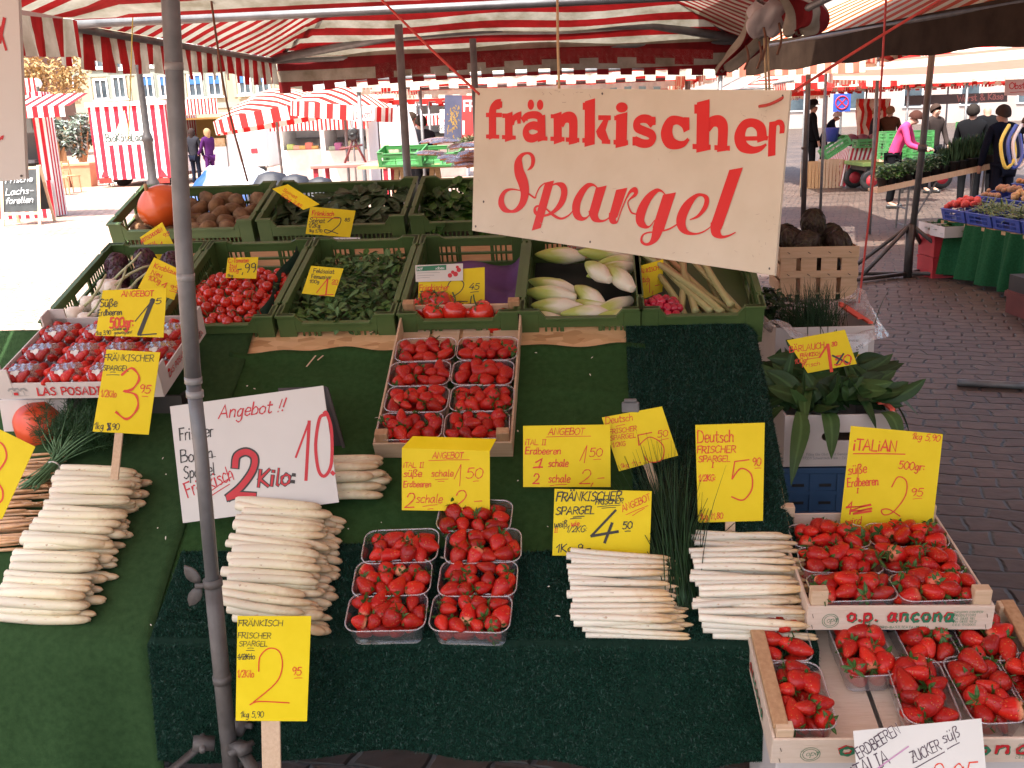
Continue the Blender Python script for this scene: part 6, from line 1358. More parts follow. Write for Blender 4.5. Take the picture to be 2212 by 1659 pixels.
# extra strokes that must sit on their own card
for nm, lab, strokes in (('tomato card', 'black 2.45', [(catmull([(965, 622), (974, 607), (992, 604), (1002, 614), (992, 632), (958, 652), (966, 651), (1010, 651)], 5), 2, K)]), ('lettuce card', 'red 1 and small', [([(684, 632), (708, 602)], 2, RD), ([(708, 602), (704, 636)], 3.4, RD), ([(690, 638), (720, 636)], 2, RD)]), ('offer card', 'slanted black 1.95', [([(292, 694), (330, 648)], 2.2, K), ([(330, 648), (301, 722)], 9, K), ([(298, 724), (338, 721)], 2.6, K)])):
    for o in [o for o in bpy.data.objects if lab in str(o.get('label', '')) and nm in str(o.get('label', ''))]:
        B = Board.__new__(Board); B.M = o.matrix_basis.copy(); B.I = B.M.inverted(); B.n = B.M.to_3x3() @ Vector((0, 0, 1)); B.p = B.M.translation; B.root = o; B.inks = {}
        for s in strokes: B.stroke(*s)
        B.done()
# fold of the strawberry offer card
# small blackboard behind the offer board
b = Board('blackboard', [(602, 842), (706, 838), (754, 1006), (640, 1020)], dep(680, 930, 2.80), (.02, -1, .45), 'small dark board with a grey frame leaning behind the white offer board', 'board', black_paint, .006)
for a, c in (((602, 842), (706, 838)), ((706, 838), (754, 1006)), ((754, 1006), (640, 1020))):
    mb = MB().bar(hit(*a, b.p, b.n), hit(*c, b.p, b.n), .008, .010, up=b.n); b.part_from('frame', dark_steel, mb)
b.done()
# ------------------------------------------------------------------ the big hanging sign
def Z(x, y): return ((1040+x*720/2212)*.97359, (180+y*720/2212)*.97359)
ZW = 720/2212*.97359
pa, pb, pc = dep(1024, 345, 3.03), dep(1690, 395, 2.31), dep(1707, 195, 2.31)
nn = (pb-pa).cross(pc-pb)
b = Board('hanging_sign', [(1027, 190), (1707, 195), (1673, 595), (1020, 498)], pa, nn, 'big cream board with red lettering fränkischer Spargel, hung on cords', 'sign', cream_board, .008)
def zs(pts, w=None, smooth=True, n=6):
    P = [np.array(p, float) for p in pts]
    if len(P[0]) == 2: P = [np.array((p[0], p[1], w)) for p in P]
    if smooth: P = catmull(P, n)
    b.stroke([Z(p[0], p[1]) for p in P], [max(3, p[2])*ZW for p in P], sign_red)
def zp(*pts): b.poly([Z(*p) for p in pts], sign_red)
def zr(x0, y0, x1, y1, sk=0): zp((x0, y0), (x1, y0+sk), (x1, y1+sk), (x0, y1))
def zel(cx, cy, rx, ry): zp(*[(cx+rx*math.cos(a*.2244), cy+ry*math.sin(a*.2244)) for a in range(28)])
# f r ä n
zs([(163, 375), (163, 240), (166, 190), (185, 163), (205, 158)], 48); zp((195, 137), (229, 139), (229, 182), (203, 182)); zr(119, 364, 209, 391, 2); zr(119, 216, 228, 246)
zs([(274, 235), (274, 390)], 50, False); zr(228, 368, 322, 396, 4); zr(231, 221, 298, 252, 1); zs([(296, 285), (306, 258), (330, 240), (352, 232)], 34); zp((322, 222), (356, 222), (356, 290), (334, 292))
zs([(374, 262), (395, 240), (440, 230), (478, 238), (497, 268)], 36); zp((370, 268), (372, 240), (404, 240), (404, 272)); zs([(496, 255), (499, 390)], 52, False); zr(478, 376, 538, 404, 3); zs([(478, 312), (440, 302), (402, 318), (390, 350), (406, 384), (440, 392), (478, 376)], 40); zel(424, 161, 22, 35); zel(487, 162, 22, 35)
zs([(606, 235), (608, 405)], 54, False); zr(557, 378, 654, 408, 4); zr(560, 226, 616, 254, 1); zs([(632, 282), (650, 254), (685, 246), (708, 262), (714, 300), (712, 410)], 56); zr(662, 384, 755, 414, 4)
# k i s c
zs([(827, 150), (825, 418)], 68, False); zr(775, 388, 857, 420, 4); zr(778, 147, 850, 196, 1); zp((872, 336), (920, 262), (955, 262), (934, 334), (958, 402), (912, 418)); zp((868, 342), (905, 300), (930, 330), (915, 415), (880, 380)); zr(884, 233, 970, 266, 1); zr(908, 396, 966, 427, 3)
zs([(1044, 245), (1040, 425)], 74, False); zr(988, 400, 1087, 433, 4); zr(993, 237, 1078, 268, 1); zel(1045, 180, 40, 35)
zs([(1252, 288), (1225, 262), (1180, 258), (1148, 280), (1152, 318), (1195, 340), (1244, 362), (1256, 395), (1232, 424), (1185, 426), (1140, 408)], 46); zp((1240, 243), (1275, 244), (1275, 300), (1236, 300)); zp((1118, 380), (1150, 380), (1166, 440), (1118, 440))
zs([(1485, 330, 40), (1472, 290, 50), (1425, 268, 46), (1375, 282, 66), (1350, 350, 76), (1372, 415, 68), (1420, 436, 50), (1468, 428, 36), (1496, 400, 22)], None); zp((1468, 247), (1506, 248), (1506, 334), (1468, 334))
# h e r
zs([(1600, 160), (1596, 455)], 84, False); zr(1526, 428, 1650, 464, 5); zr(1538, 159, 1630, 222, 1); zs([(1634, 306), (1660, 278), (1700, 272), (1728, 296), (1734, 345), (1728, 460)], 66); zr(1675, 436, 1781, 470, 5)
zs([(1880, 392, 26), (2034, 390, 26)], None, False); zs([(2000, 392, 66), (1990, 320, 60), (1940, 285, 50), (1880, 300, 62), (1848, 370, 72), (1866, 440, 66), (1925, 470, 46), (1985, 462, 36), (2026, 434, 16)], None)
zs([(2074, 290), (2068, 400), (2066, 497)], 50); zs([(2074, 320), (2098, 286), (2126, 284), (2138, 310), (2136, 348)], 32)
# Spargel, brush script
zs([(402, 608, 5), (432, 580, 22), (440, 535, 26), (425, 500, 16), (395, 492, 12), (360, 510, 26), (340, 555, 52), (345, 620, 60), (372, 690, 62), (384, 760, 56), (368, 830, 46), (330, 876, 26), (290, 889, 14), (248, 875, 28), (224, 835, 38), (228, 790, 34), (252, 752, 20), (295, 738, 9), (352, 746, 5)])
zs([(410, 768, 9), (452, 796, 9), (462, 770, 8), (485, 725, 9), (520, 695, 6)])
zp((522, 692), (584, 677), (492, 1002), (430, 1020))
zs([(566, 712, 8), (600, 700, 12), (640, 716, 34), (652, 765, 44), (632, 830, 40), (585, 886, 22), (530, 915, 12), (480, 914, 16), (454, 890, 20), (456, 862, 14), (482, 852, 8), (530, 872, 8), (575, 912, 14), (630, 938, 12), (680, 918, 9), (712, 885, 6)])
zs([(880, 730, 6), (850, 708, 12), (810, 716, 30), (765, 770, 46), (735, 840, 54), (738, 905, 46), (770, 938, 24), (808, 930, 10), (840, 890, 6)])
zp((868, 728), (942, 712), (884, 900), (818, 905)); zs([(852, 890, 64), (862, 930, 46), (892, 953, 18), (930, 950, 10), (968, 925, 8)])
zp((1006, 742), (1083, 727), (1014, 930), (955, 930)); zs([(986, 915, 60), (985, 945, 48), (1000, 962, 22), (1016, 955, 8), (1042, 880, 8), (1075, 800, 10), (1105, 752, 20), (1134, 742, 30), (1140, 770, 24), (1100, 806, 10), (1086, 836, 7), (1110, 895, 9), (1146, 908, 7)])
zs([(1340, 772, 6), (1312, 748, 12), (1275, 752, 30), (1220, 806, 52), (1178, 890, 64), (1172, 955, 54), (1205, 992, 24), (1236, 990, 9), (1268, 950, 6)])
zp((1326, 775), (1414, 759), (1330, 1020), (1254, 1000)); zs([(1292, 1005, 74), (1272, 1065, 56), (1240, 1105, 24), (1205, 1113, 14), (1180, 1092, 16), (1185, 1056, 12), (1220, 1034, 9), (1300, 1026, 9), (1370, 1008, 10), (1430, 972, 8)])
zs([(1510, 945, 6), (1565, 920, 18), (1612, 862, 32), (1624, 805, 30), (1595, 777, 16), (1550, 785, 26), (1490, 850, 58), (1452, 930, 66), (1455, 990, 54), (1490, 1032, 26), (1550, 1042, 11), (1605, 1026, 9), (1650, 995, 6)])
zp((1778, 606), (1870, 590), (1732, 990), (1648, 990)); zs([(1690, 985, 82), (1690, 1030, 64), (1722, 1062, 22), (1770, 1056, 12), (1820, 1032, 7)])
# wear, nail holes and scuffs
for x, y in ((912, 86), (828, 1096), (48, 990), (2050, 1278), (102, 822), (72, 88), (2140, 100)): zel_ = [(x+6*math.cos(a), y+9*math.sin(a)) for a in np.arange(0, 6.28, .6)]; b.poly([Z(*p) for p in zel_], rusty, 'nail_holes')
scuff = surf('scuffed_paint', (.30, .24, .19), (.5, .42, .34), 30, .8); rr = random.Random(2)
for i in range(60):
    x, y = rr.choice(((rr.uniform(50, 250), rr.uniform(940, 1000)), (rr.uniform(1850, 2090), rr.uniform(200, 270)), (rr.uniform(1100, 2080), rr.uniform(1150, 1250)), (rr.uniform(500, 900), rr.uniform(60, 100)), (rr.uniform(60, 2080), rr.uniform(120, 1050)), (rr.uniform(1950, 2090), rr.uniform(900, 1200)), (rr.uniform(2000, 2130), rr.uniform(60, 300))))
    if y > 1010+(x/2212)*290: continue
    a = rr.uniform(-.8, 1.8); l_ = rr.uniform(4, 26); b.stroke([Z(x, y), Z(x+l_*.5*math.cos(a), y+l_*.5*math.sin(a)+1), Z(x+l_*math.cos(a), y+l_*math.sin(a))], rr.uniform(.25, .8), scuff, 'scuffs')
b.done()
# cords
def cord(label, pts, r, mat, sag=0.0, name='cord', group='cords of the stall'):
    P = [Vector(p) for p in pts]
    o = MB().tube([Vector(q) for q in catmull(P, 6)], r, 6).build(name, mat, None, True); return tag(o, label, 'cord', group)
tl, tr = hit(1036, 204, b.p, b.n), hit(1690, 212, b.p, b.n)
cord('red cord slanting up from the top corner of the cream sign past the grey pole', [tl, at(930, 105, 3.35), at(815, -10, 3.6)], .004, rope_red)
cord('tan cord from the middle of the cream sign up to the roof', [hit(1208, 194, b.p-b.n*.01, b.n), at(1205, 90, 2.95), at(1204, -30, 3.1)], .0038, rope_tan)
cord('red cord running from the other top corner of the cream sign towards the roof', [hit(1640, 230, b.p+b.n*.004, b.n), tr, at(1850, 110, 2.6), at(2080, -30, 2.9)], .0035, rope_red)
cord('slack brown cord hanging beside the steel pole', [at(455, -10, 4.3), at(470, 100, 4.28), at(492, 230, 4.3), at(535, 392, 4.25)], .005, rope_brown)
cord('thin red line hanging down to the paving near the tall dark pole', [at(1915, -20, 7.0), at(1895, 300, 7.0), at(1862, 600, 7.0), at(1855, 655, 7.0)], .007, rope_red)
cord('thin yellow cord hanging from the striped roof\'s corner', [at(287, 30, 4.4), at(283, 150, 4.42), at(278, 300, 4.45)], .0025, rope_yellow)
for i, x in enumerate((1655, 1662)): cord('thin pale cord hanging from the bundled cloth down behind the cream sign', [at(x-4, 80, 5.5), at(x, 190, 5.5), at(x+5, 330, 5.5)], .006, rope_tan, group='pale cords behind the sign')
# the big white card hung at the frame's edge
b = Board('hanging_sign', [(-120, -40), (38, -40), (56, 386), (-120, 404)], dep(0, 200, 1.9), (-.15, -1, .05), 'plain white board with a red scrawl, hanging at the picture\'s edge', 'sign', white_card, .008)
b.stroke(catmull([(-30, 330), (-10, 312), (6, 295), (5, 300)], 4), 4, CR_); b.stroke([(0, 92), (10, 40)], 7, CR_); b.stroke([(-14, 80), (0, 60), (14, 108)], 5, CR_); b.poly([(47+3*math.cos(a), 380+3*math.sin(a)) for a in np.arange(0, 6.28, .7)], rusty, 'nail_holes'); b.done()
# ------------------------------------------------------------------ the market around
YAW5 = Matrix.Rotation(R_(5), 4, 'Z')
def G(px, py, d, yaw=5, z=0):
    p = dep(px, py, d); return Matrix.Translation((p.x, p.y, z)) @ Matrix.Rotation(R_(yaw), 4, 'Z')
def HZ(px, py, d): return dep(px, py, d).z
# neighbour stall on the other side
canvas_or = canvas('orange_striped_canvas', (.72, .10, .02), (.85, .72, .50), .3, .5, .2)
root = empty('market_tent', Matrix.Translation((4.2, 8.0, 0)), 'dark neighbouring stall roof with grey-brown flap and two thin dark poles', 'market tent', 'striped market tents further back'); inv = Matrix.Translation((-4.2, -8.0, 0))
def putr(nm, mb, m, sm=True):
    mb.V = [tuple(inv @ Vector(v)) for v in mb.V]; return mb.build(nm, m, root, sm)
E0, E1 = Vector((2.60, 5.2, 2.06)), Vector((1.55, 10.9, 2.12))
def flapf(u, v):
    p = E0.lerp(E1, u); return (p.x-.02+.02*math.sin(u*22)*v, p.y, p.z+.10-.30*v+.05*math.sin(u*3.1)*(v-.5)+.012*math.sin(u*31)*v)
putr('flap', MB().grid(flapf, 50, 6), grey_canvas)
def roofr(u, v):
    p = E0.lerp(E1, v); x = p.x+4.0*u; return (x, p.y+.3*u, p.z+.06+.75*math.sin(min(1, u*1.6)*1.57)-.05*math.sin(v*9)*u)
putr('canvas_roof', MB().grid(roofr, 20, 30, 0, lambda u, v: 10+v*6.0), canvas_or)
putr('added_shade_canvas', MB().grid(lambda u, v: (.55+5.2*u, 3.9+4.9*v, 2.78+.25*math.sin(math.pi*u)+.03*math.sin(v*17)), 20, 20, 0, lambda u, v: 10+v*4.9), canvas_rear)  # unseen panel added above the view to keep sun off the paving
mb = MB(); mb.tube([(2.92, 9.8, .10), (2.98, 9.8, 1.2), (3.02, 9.8, 2.30)], .030, 10); mb.tube([(2.98, 9.8, 1.16), (2.98, 9.8, 1.22)], .042, 10); mb.tube([(2.92, 9.8, .0), (2.92, 9.8, .5)], .04, 10); putr('pole', mb, dark_steel)
mb = MB(); c = Vector((2.92, 9.8, .04))
for a, l_ in ((168, 1.25), (-8, 1.75), (205, 1.15), (50, .7)):
    d = Vector((math.cos(R_(a)), math.sin(R_(a)), 0)); mb.bar(c, c+d*l_-Vector((0, 0, .015)), .05, .03)
    mb.tube([c+Vector((0, 0, .46)), c+d*.52+Vector((0, 0, .03))], .02, 6)
putr('tripod_foot', mb, dark_steel)
mb = MB(); mb.tube([(3.06, 15.5, 0), (3.06, 15.5, 2.6)], .038, 8); mb.tube([(3.0, 15.5, 1.0), (3.06, 15.5, 1.02)], .02, 6); putr('pole', mb, dark_steel)
mb = MB(); mb.tube([E0+Vector((0, 0, .05)), E1+Vector((0, 0, .05))], .025, 8); putr('frame', mb, dark_steel)
# bundled cloth tied at the roofs' meeting corner
def bundle(name, label, pts, r, mat, seed, cat='cloth'):
    rr = random.Random(seed); P = [Vector(q) for q in catmull(pts, 6)]; n = len(P); mb = MB(); k = 26
    v = []; f = []; S = []
    for i in range(n):
        t = i/(n-1); R0 = r*(.55+.6*math.sin(math.pi*min(1, .15+t*.85)))
        for j in range(k):
            a = 2*math.pi*j/k; q = R0*(1+.22*math.sin(a*5+t*4)+.10*math.sin(a*9-t*7)); v.append(P[i]+Vector((q*math.cos(a), q*math.sin(a)*.8, .02*math.sin(a*3)))); S.append(10+a*r*1.3)
    for i in range(n-1):
        for j in range(k): f.append((i*k+j, i*k+(j+1) % k, (i+1)*k+(j+1) % k, (i+1)*k+j))
    f.append(tuple(range(k))); f.append(tuple((n-1)*k+j for j in range(k)))
    o = mb.add(v, f, 0, S).build(name, mat, None, True); return tag(o, label, cat)
bundle('gathered_cloth', 'gathered red and white cloth tied up where the roofs meet', [at(1700, -30, 5.3), at(1735, 20, 5.3), at(1735, 62, 5.3), at(1720, 72, 5.3)], .085, canvas_rear, 1)
bundle('gathered_cloth', 'tied-up striped cloth end hanging above the cream sign\'s top corner', [at(1640, 25, 5.6), at(1632, 80, 5.6), at(1590, 125, 5.7), at(1560, 150, 5.7)], .06, canvas_rear, 2)
bundle('plastic_bag', 'greyish white plastic bag tied under the roof edge above the cream sign', [at(1672, 5, 5.4), at(1660, 35, 5.4), at(1645, 75, 5.45)], .085, surf('white_bag', (.5, .45, .45), (.62, .56, .55), 8, .5, trans=.2), 3, 'bag')
for i, (x, y0, y1) in enumerate(((1650, 60, 130), (1683, 50, 118), (1612, 100, 150), (1640, 90, 148))):
    cord('loose cord end dangling from the tied-up cloth', [at(x, y0, 5.35), at(x+5, (y0+y1)/2, 5.3), at(x-4, y1, 5.33)], .006, rope_brown, group='cord ends at the tied-up cloth')
# further tents: (label, px-left, px-right, py-eave, depth, size back, drop)
def far_tent(label, pl, pr, pe, d, back, rise, drop, mat, sides='fb', run=1.3, name='market_tent', poles=True, pm=None):
    a, b_ = dep(pl, pe, d), dep(pr, pe+(-.037)*(pr-pl), d); z = max(1.75, (a.z+b_.z)/2)
    r_, p_ = tent(label, a.x, max(b_.x, a.x+1), min(a.y, b_.y), min(a.y, b_.y)+back, z, z+rise, run, mat, drop, sides, name=name, poles=poles, pm=pm); return r_
far_tent('bright red and white tent right behind the rear roof hem', 760, 1560, 168, 10.5, 4, 1.1, .14, canvas_far, 'lrfb')
far_tent('tent with pale pink upright stripes on its hem, past the cream sign', 1480, 1900, 128, 12.5, 3, .9, .33, canvas('pink_striped_canvas', (.80, .22, .15), (.92, .80, .62), .24, .5, .1), 'lr')
mb = MB()
def hem2(u, v):
    p = dep(1540+330*u, 128-12*u, 11.8).lerp(dep(1540+330*u, 168-12*u, 11.8), v); return tuple(p+Vector((0, .03*math.sin(u*40)*v, 0)))
o = mb.grid(hem2, 60, 3, 0, lambda u, v: 10+u*2.05).build('hanging_cloth', canvas('pink_hanging_cloth', (.80, .20, .13), (.92, .80, .62), .19, .5, .1), None, True); tag(o, 'sunlit hanging cloth of broad pink and cream upright stripes above the cream sign', 'cloth')
def drape(u, v):
    x = 1896+370*u; top = np.interp(u, (0, .17, .42, 1), (128, 82, 60, 12)); bot = np.interp(u, (0, .05, .22, .5, .8, 1), (131, 135, 116, 108, 88, 80))
    return tuple(dep(x, top+(bot-top)*v, 8.6-1.2*u)+Vector((0, .05*math.sin(u*33+v*3), 0)))
o = MB().grid(drape, 80, 8, 0, lambda u, v: 10+u*1.9-v*.10).build('hanging_cloth', canvas('bunched_striped_cloth', (.36, .02, .025), (.55, .46, .38), .12, .25, .3), None, True); tag(o, 'bunched red and white cloth slung along the far edge of the dark roof', 'cloth')
def soft(u, v):
    x = 1800+480*u; top = 150-18*u; bot = 172-16*u+8*math.sin(u*3.1)
    return tuple(dep(x, top-30*(1-v)*(.3+u)+(bot-top)*v, 13-v*2)+Vector((0, 0, 0)))
o = MB().grid(soft, 40, 8, 0, lambda u, v: 10.02+v*.55).build('hanging_cloth', canvas('pale_striped_cloth', (.42, .13, .09), (.46, .40, .32), .36, .18, .1), None, True); tag(o, 'pale sunlit roof underside with faint pink bands beyond the dark pole', 'cloth')
far_tent('far striped tent with checked-looking hem beyond the herb stand', 1735, 2090, 168, 18, 7, .8, .22, canvas_far, 'lrfb')
far_tent('far striped tent over the sausage and cheese banner', 1960, 2330, 160, 18, 7, .8, .2, canvas_far, 'lrfb')
far_tent('small far striped tent above the hat wearer', 1600, 1790, 190, 21, 6, .7, .25, canvas_far, 'lrfb')
far_tent('far striped tent with white top behind the sales trailers', 750, 860, 200, 23, 3, .7, .25, canvas_far, 'lrfb')
far_tent('white-roofed far tent with striped edge behind the purple poster', 850, 1060, 195, 15, 3, .8, .2, canvas_far, 'fb')
for i, (xa, xb, ya, yb, d_, l) in enumerate(((1715, 1950, 162, 178, 16, 'upper striped hem of upright red and white bars above the no-stopping sign'), (1700, 1946, 179, 193, 17.5, 'lower striped hem of upright red and white bars above the no-stopping sign'), (1940, 2290, 154, 172, 16.5, 'long bright hem of red and white bars above the grey banner'), (1960, 2230, 176, 190, 18.5, 'slanting striped roof edge just above the grey banner'))):
    o = MB().grid(lambda u, v: tuple(dep(xa+(xb-xa)*u, ya-.037*(xb-xa)*u+(yb-ya)*v+2*math.sin(u*9), d_)+Vector((0, .06*math.sin(u*25+i), 0))), 60, 2, 0, lambda u, v: 10+u*(xb-xa)/170+(v*.12 if i == 3 else 0)).build('hanging_cloth', canvas_far, None, True); tag(o, l, 'cloth', 'striped hems of the far tents')
o = MB().grid(lambda u, v: tuple(dep(1850+75*u, 213+85*v, 22)+Vector((0, .08*math.sin(u*19+v*5), 0))), 30, 6, 0, lambda u, v: 10+u*.95+.03*math.sin(v*12)).build('hanging_cloth', canvas_far, None, True); tag(o, 'striped cloth wall hanging behind the black jacket and the brown coat', 'cloth')
# round sun umbrellas
def umbrella(label, px, py, d, r, tilt=0):
    p = dep(px, py, d); root = empty('market_umbrella', Matrix.Translation((p.x, p.y, 0)), label, 'umbrella', 'striped market umbrellas'); z = p.z
    mb = MB(); n = 10; M4 = Matrix.Translation((0, 0, z)) @ Matrix.Rotation(R_(tilt), 4, 'Y')
    v = [M4 @ Vector((0, 0, .42*r/1.2))]; S = [10]; f = []
    for k in range(1, 9):
        for j in range(n*4):
            a = 2*math.pi*j/(n*4); rr_ = r*k/8*(1-.035*abs(math.sin(a*n/2))); v.append(M4 @ Vector((rr_*math.cos(a), rr_*math.sin(a), .42*r/1.2*(1-(k/8)**1.5)-.0*k))); S.append(10+1.5*rr_*math.sin(a+.5))
    for j in range(n*4): f.append((0, 1+j, 1+(j+1) % (n*4)))
    for k in range(7):
        for j in range(n*4): f.append((1+k*n*4+j, 1+(k+1)*n*4+j, 1+(k+1)*n*4+(j+1) % (n*4), 1+k*n*4+(j+1) % (n*4)))
    mb.add(v, f, 0, S); mb.build('canopy', canvas_far, root, True)
    mb = MB()
    for j in range(n*5):
        a0, a1 = 2*math.pi*j/(n*5), 2*math.pi*(j+1)/(n*5)
        mb.add([M4 @ Vector((r*1.003*math.cos(a), r*1.003*math.sin(a), zz)) for a in (a0, a1) for zz in (0, -.2)], [(0, 1, 3, 2)], 0, [10.025+.05*(j % 2)]*4)
    mb.build('valance', canvas_fine, root)
    mb = MB()
    for j in range(n):
        a = 2*math.pi*j/n; mb.tube([M4 @ Vector((.02, 0, .1*r)), M4 @ Vector((r*.55*math.cos(a), r*.55*math.sin(a), .20*r))], .01, 5)
    mb.build('ribs', galv, root)
    MB().tube([(0, 0, 0), M4 @ Vector((0, 0, .4*r/1.2))], .022, 8).build('pole', galv, root, True)
umbrella('wide red and white umbrella tilted beside the white van', 600, 240, 16, 1.0, -8)
umbrella('red and white umbrella overlapping the other one, nearer the grey pole', 740, 225, 14.5, .72, 6)
# buildings
win_frame = surf('white_window_frame', (.75, .75, .74), (.8, .8, .8), 5, .5); glass_m = surf('window_glass', (.03, .045, .06), (.10, .13, .15), .8, .08, spec=.9); blue_m = surf('blue_blind', (.03, .12, .35), (.04, .16, .42), 3, .6)
beige = surf('beige_render', (.36, .30, .19), (.41, .35, .23), .3, .9); grey_trim = surf('grey_green_trim', (.22, .25, .21), (.27, .29, .25), .5, .9); brick_br = surf('brown_stone', (.20, .11, .08), (.27, .16, .12), .6, .9)
D_ = 95.0; u_ = D_/2200
M4 = G(340, 250, D_); root = empty('town_house', M4, 'wide beige town house with paired white-framed windows behind the market', 'building', 'buildings round the square'); iv = M4.inverted()
def fl(px, py): return iv @ dep(px, py, D_)
MB().box(-12.5, 12.2, .35, 12, 0, 17).build('wall', beige, root)
mb = MB()
for y0 in (150, 226): q = fl(340, y0); mb.box(-12.5, 12.2, .28, .349, q.z-.5, q.z)
mb.build('string_course', grey_trim, root)
for (x0, y0, x1, y1, bl) in ((97, 95, 129, 140, 0), (138, 95, 167, 140, 0), (201, 95, 234, 148, 0), (241, 120, 272, 150, 0), (308, 120, 336, 145, 0), (345, 120, 372, 145, 0), (410, 95, 438, 140, 0), (448, 95, 478, 140, 0), (206, 171, 238, 215, 0), (246, 165, 277, 213, 0), (307, 163, 337, 212, 1), (346, 163, 372, 210, 1), (408, 161, 441, 209, 1), (450, 160, 482, 207, 1), (516, 158, 546, 204, 1), (555, 156, 586, 202, 1), (97, 166, 127, 210, 0), (137, 166, 167, 210, 0), (480, 95, 510, 138, 0), (545, 90, 580, 135, 0)):
    a, b_ = fl(x0, y0), fl(x1, y1); f = .16
    mb = MB(); xa, xb, za, zb = a.x, b_.x, b_.z, a.z
    mb.box(xa, xb, .20, .349, za, za+f); mb.box(xa, xb, .20, .349, zb-f, zb); mb.box(xa, xa+f, .20, .349, za+f, zb-f); mb.box(xb-f, xb, .20, .349, za+f, zb-f); mb.box((xa+xb)/2-.05, (xa+xb)/2+.05, .22, .33, za+f, zb-f); mb.box(xa-.18, xb+.18, .14, .199, za-.14, za)
    w = mb.build('window', win_frame, root)
    MB().add([(xa+f, .30, za+f), (xb-f, .30, za+f), (xb-f, .30, zb-f), (xa+f, .30, zb-f)], [(0, 1, 2, 3)]).build('pane', glass_m, w)
    if bl: MB().box(xa+f, xb-f, .26, .275, zb-f-.75, zb-f).build('blind', blue_m, w)
    t_ = MB(); t_.box(xa-.5, xa-.2, .29, .349, za-.2, zb+.2); t_.box(xb+.2, xb+.4, .29, .349, za-.2, zb+.2); t_.build('surround', grey_trim, w)
M4 = G(20, 250, 70); root = empty('town_house', M4, 'brown stone corner house with narrow dark windows at the picture\'s edge', 'building', 'buildings round the square'); iv = M4.inverted()
MB().box(-6, 1.4, 0, 8, 0, 15).build('wall', brick_br, root)
for x0, y0, x1, y1 in ((30, 62, 42, 108), (49, 66, 62, 112), (40, 150, 60, 175), (5, 60, 20, 105)):
    a, b_ = iv @ dep(x0, y0, 70), iv @ dep(x1, y1, 70)
    mb = MB(); mb.box(a.x, b_.x, -.08, -.002, b_.z, a.z); w = mb.build('window', win_frame, root); MB().box(a.x+.08, b_.x-.08, -.10, -.0805, b_.z+.1, a.z-.1).build('pane', glass_m, w)
# the pale building on the far side
M4 = G(1900, 250, 75); root = empty('town_house', M4, 'pale pinkish house front glimpsed beyond the far stalls', 'building', 'buildings round the square'); iv = M4.inverted()
MB().box(-14, 16, 0, 10, 0, 12).build('wall', surf('pale_render', (.34, .28, .25), (.42, .35, .32), .4, .9), root)
for k in range(6):
    mb = MB(); x = -11+k*4.2; mb.box(x, x+1.5, -.08, -.002, 1.2, 3.4); w = mb.build('window', win_frame, root); MB().box(x+.12, x+1.38, -.10, -.0805, 1.32, 3.28).build('pane', glass_m, w)
M4 = G(900, 250, 80); root = empty('town_house', M4, 'grey white house front seen between the tents in the middle', 'building', 'buildings round the square')
MB().box(-8, 10, 0, 10, 0, 10).build('wall', surf('grey_white_render', (.55, .54, .52), (.62, .61, .6), .4, .9), root)
# trees
def tree(label, px, py_top, py_bot, d, wpx, mats, seed, n=700, trunk_h=None, leaf=.16, group='trees of the square'):
    top, bot = HZ(px, py_top, d), HZ(px, py_bot, d); w = wpx*d/2200/2; M4 = G(px, py_bot, d)
    root = empty('tree', M4, label, 'tree', group); rr = random.Random(seed); h = top-bot; mb = MB(); c = MB()
    mb.tube([(0, 0, 0), (.04, 0, bot*.6), (0, .05, bot+h*.4)], [.16, .12, .06], 8)
    for k in range(7):
        a = rr.uniform(0, 6.28); mb.tube([(0, 0, bot*.8), (w*.4*math.cos(a), w*.4*math.sin(a), bot+h*.35), (w*.8*math.cos(a), w*.8*math.sin(a), bot+h*rr.uniform(.4, .9))], [.07, .04, .01], 6)
    mb.build('trunk', tan_post, root, True)
    blobs = [(rr.uniform(-.7, .7)*w, rr.uniform(-.6, .6)*w, bot+h*rr.uniform(.2, .8), rr.uniform(.3, .55)*w) for _ in range(9)]
    for i in range(n):
        b_ = rr.choice(blobs); v = Vector((rr.gauss(0, 1), rr.gauss(0, 1), rr.gauss(0, 1))).normalized()*b_[3]*rr.uniform(.5, 1.05)
        p = Vector(b_[:3])+v*(1 if abs(v.z) < h else .8); c.leaf(p, (rr.uniform(-1, 1), rr.uniform(-1, 1), rr.uniform(-.6, .8)), (rr.uniform(-1, 1), rr.uniform(-1, 1), 1), leaf*rr.uniform(.6, 1.4), leaf*.5, .3, rr.randrange(len(mats)), 2)
    o = c.build('crown', mats, root); return root
tree('bare-looking tree with yellowish new foliage before the beige house', 118, 128, 205, 48, 150, [surf('yellow_leaf', (.38, .24, .09), (.5, .34, .14), 3, .7), surf('ochre_leaf', (.28, .17, .07), (.36, .24, .1), 3, .7)], 1, 1500, leaf=.24)
olive = [surf('olive_leaf', (.14, .18, .14), (.22, .26, .22), 3, .6), surf('olive_leaf_dark', (.05, .08, .05), (.09, .12, .08), 3, .6), surf('olive_leaf_pale', (.30, .34, .30), (.4, .43, .4), 3, .6)]
tree('silvery olive tree in a terracotta planter by the striped trailer', 180, 238, 352, 32, 75, olive, 2, 1500)
tree('darker round olive tree standing beside the striped kiosk', 128, 240, 350, 33, 80, olive, 3, 1500)
terra = surf('terracotta', (.45, .20, .11), (.55, .27, .16), 3, .8)
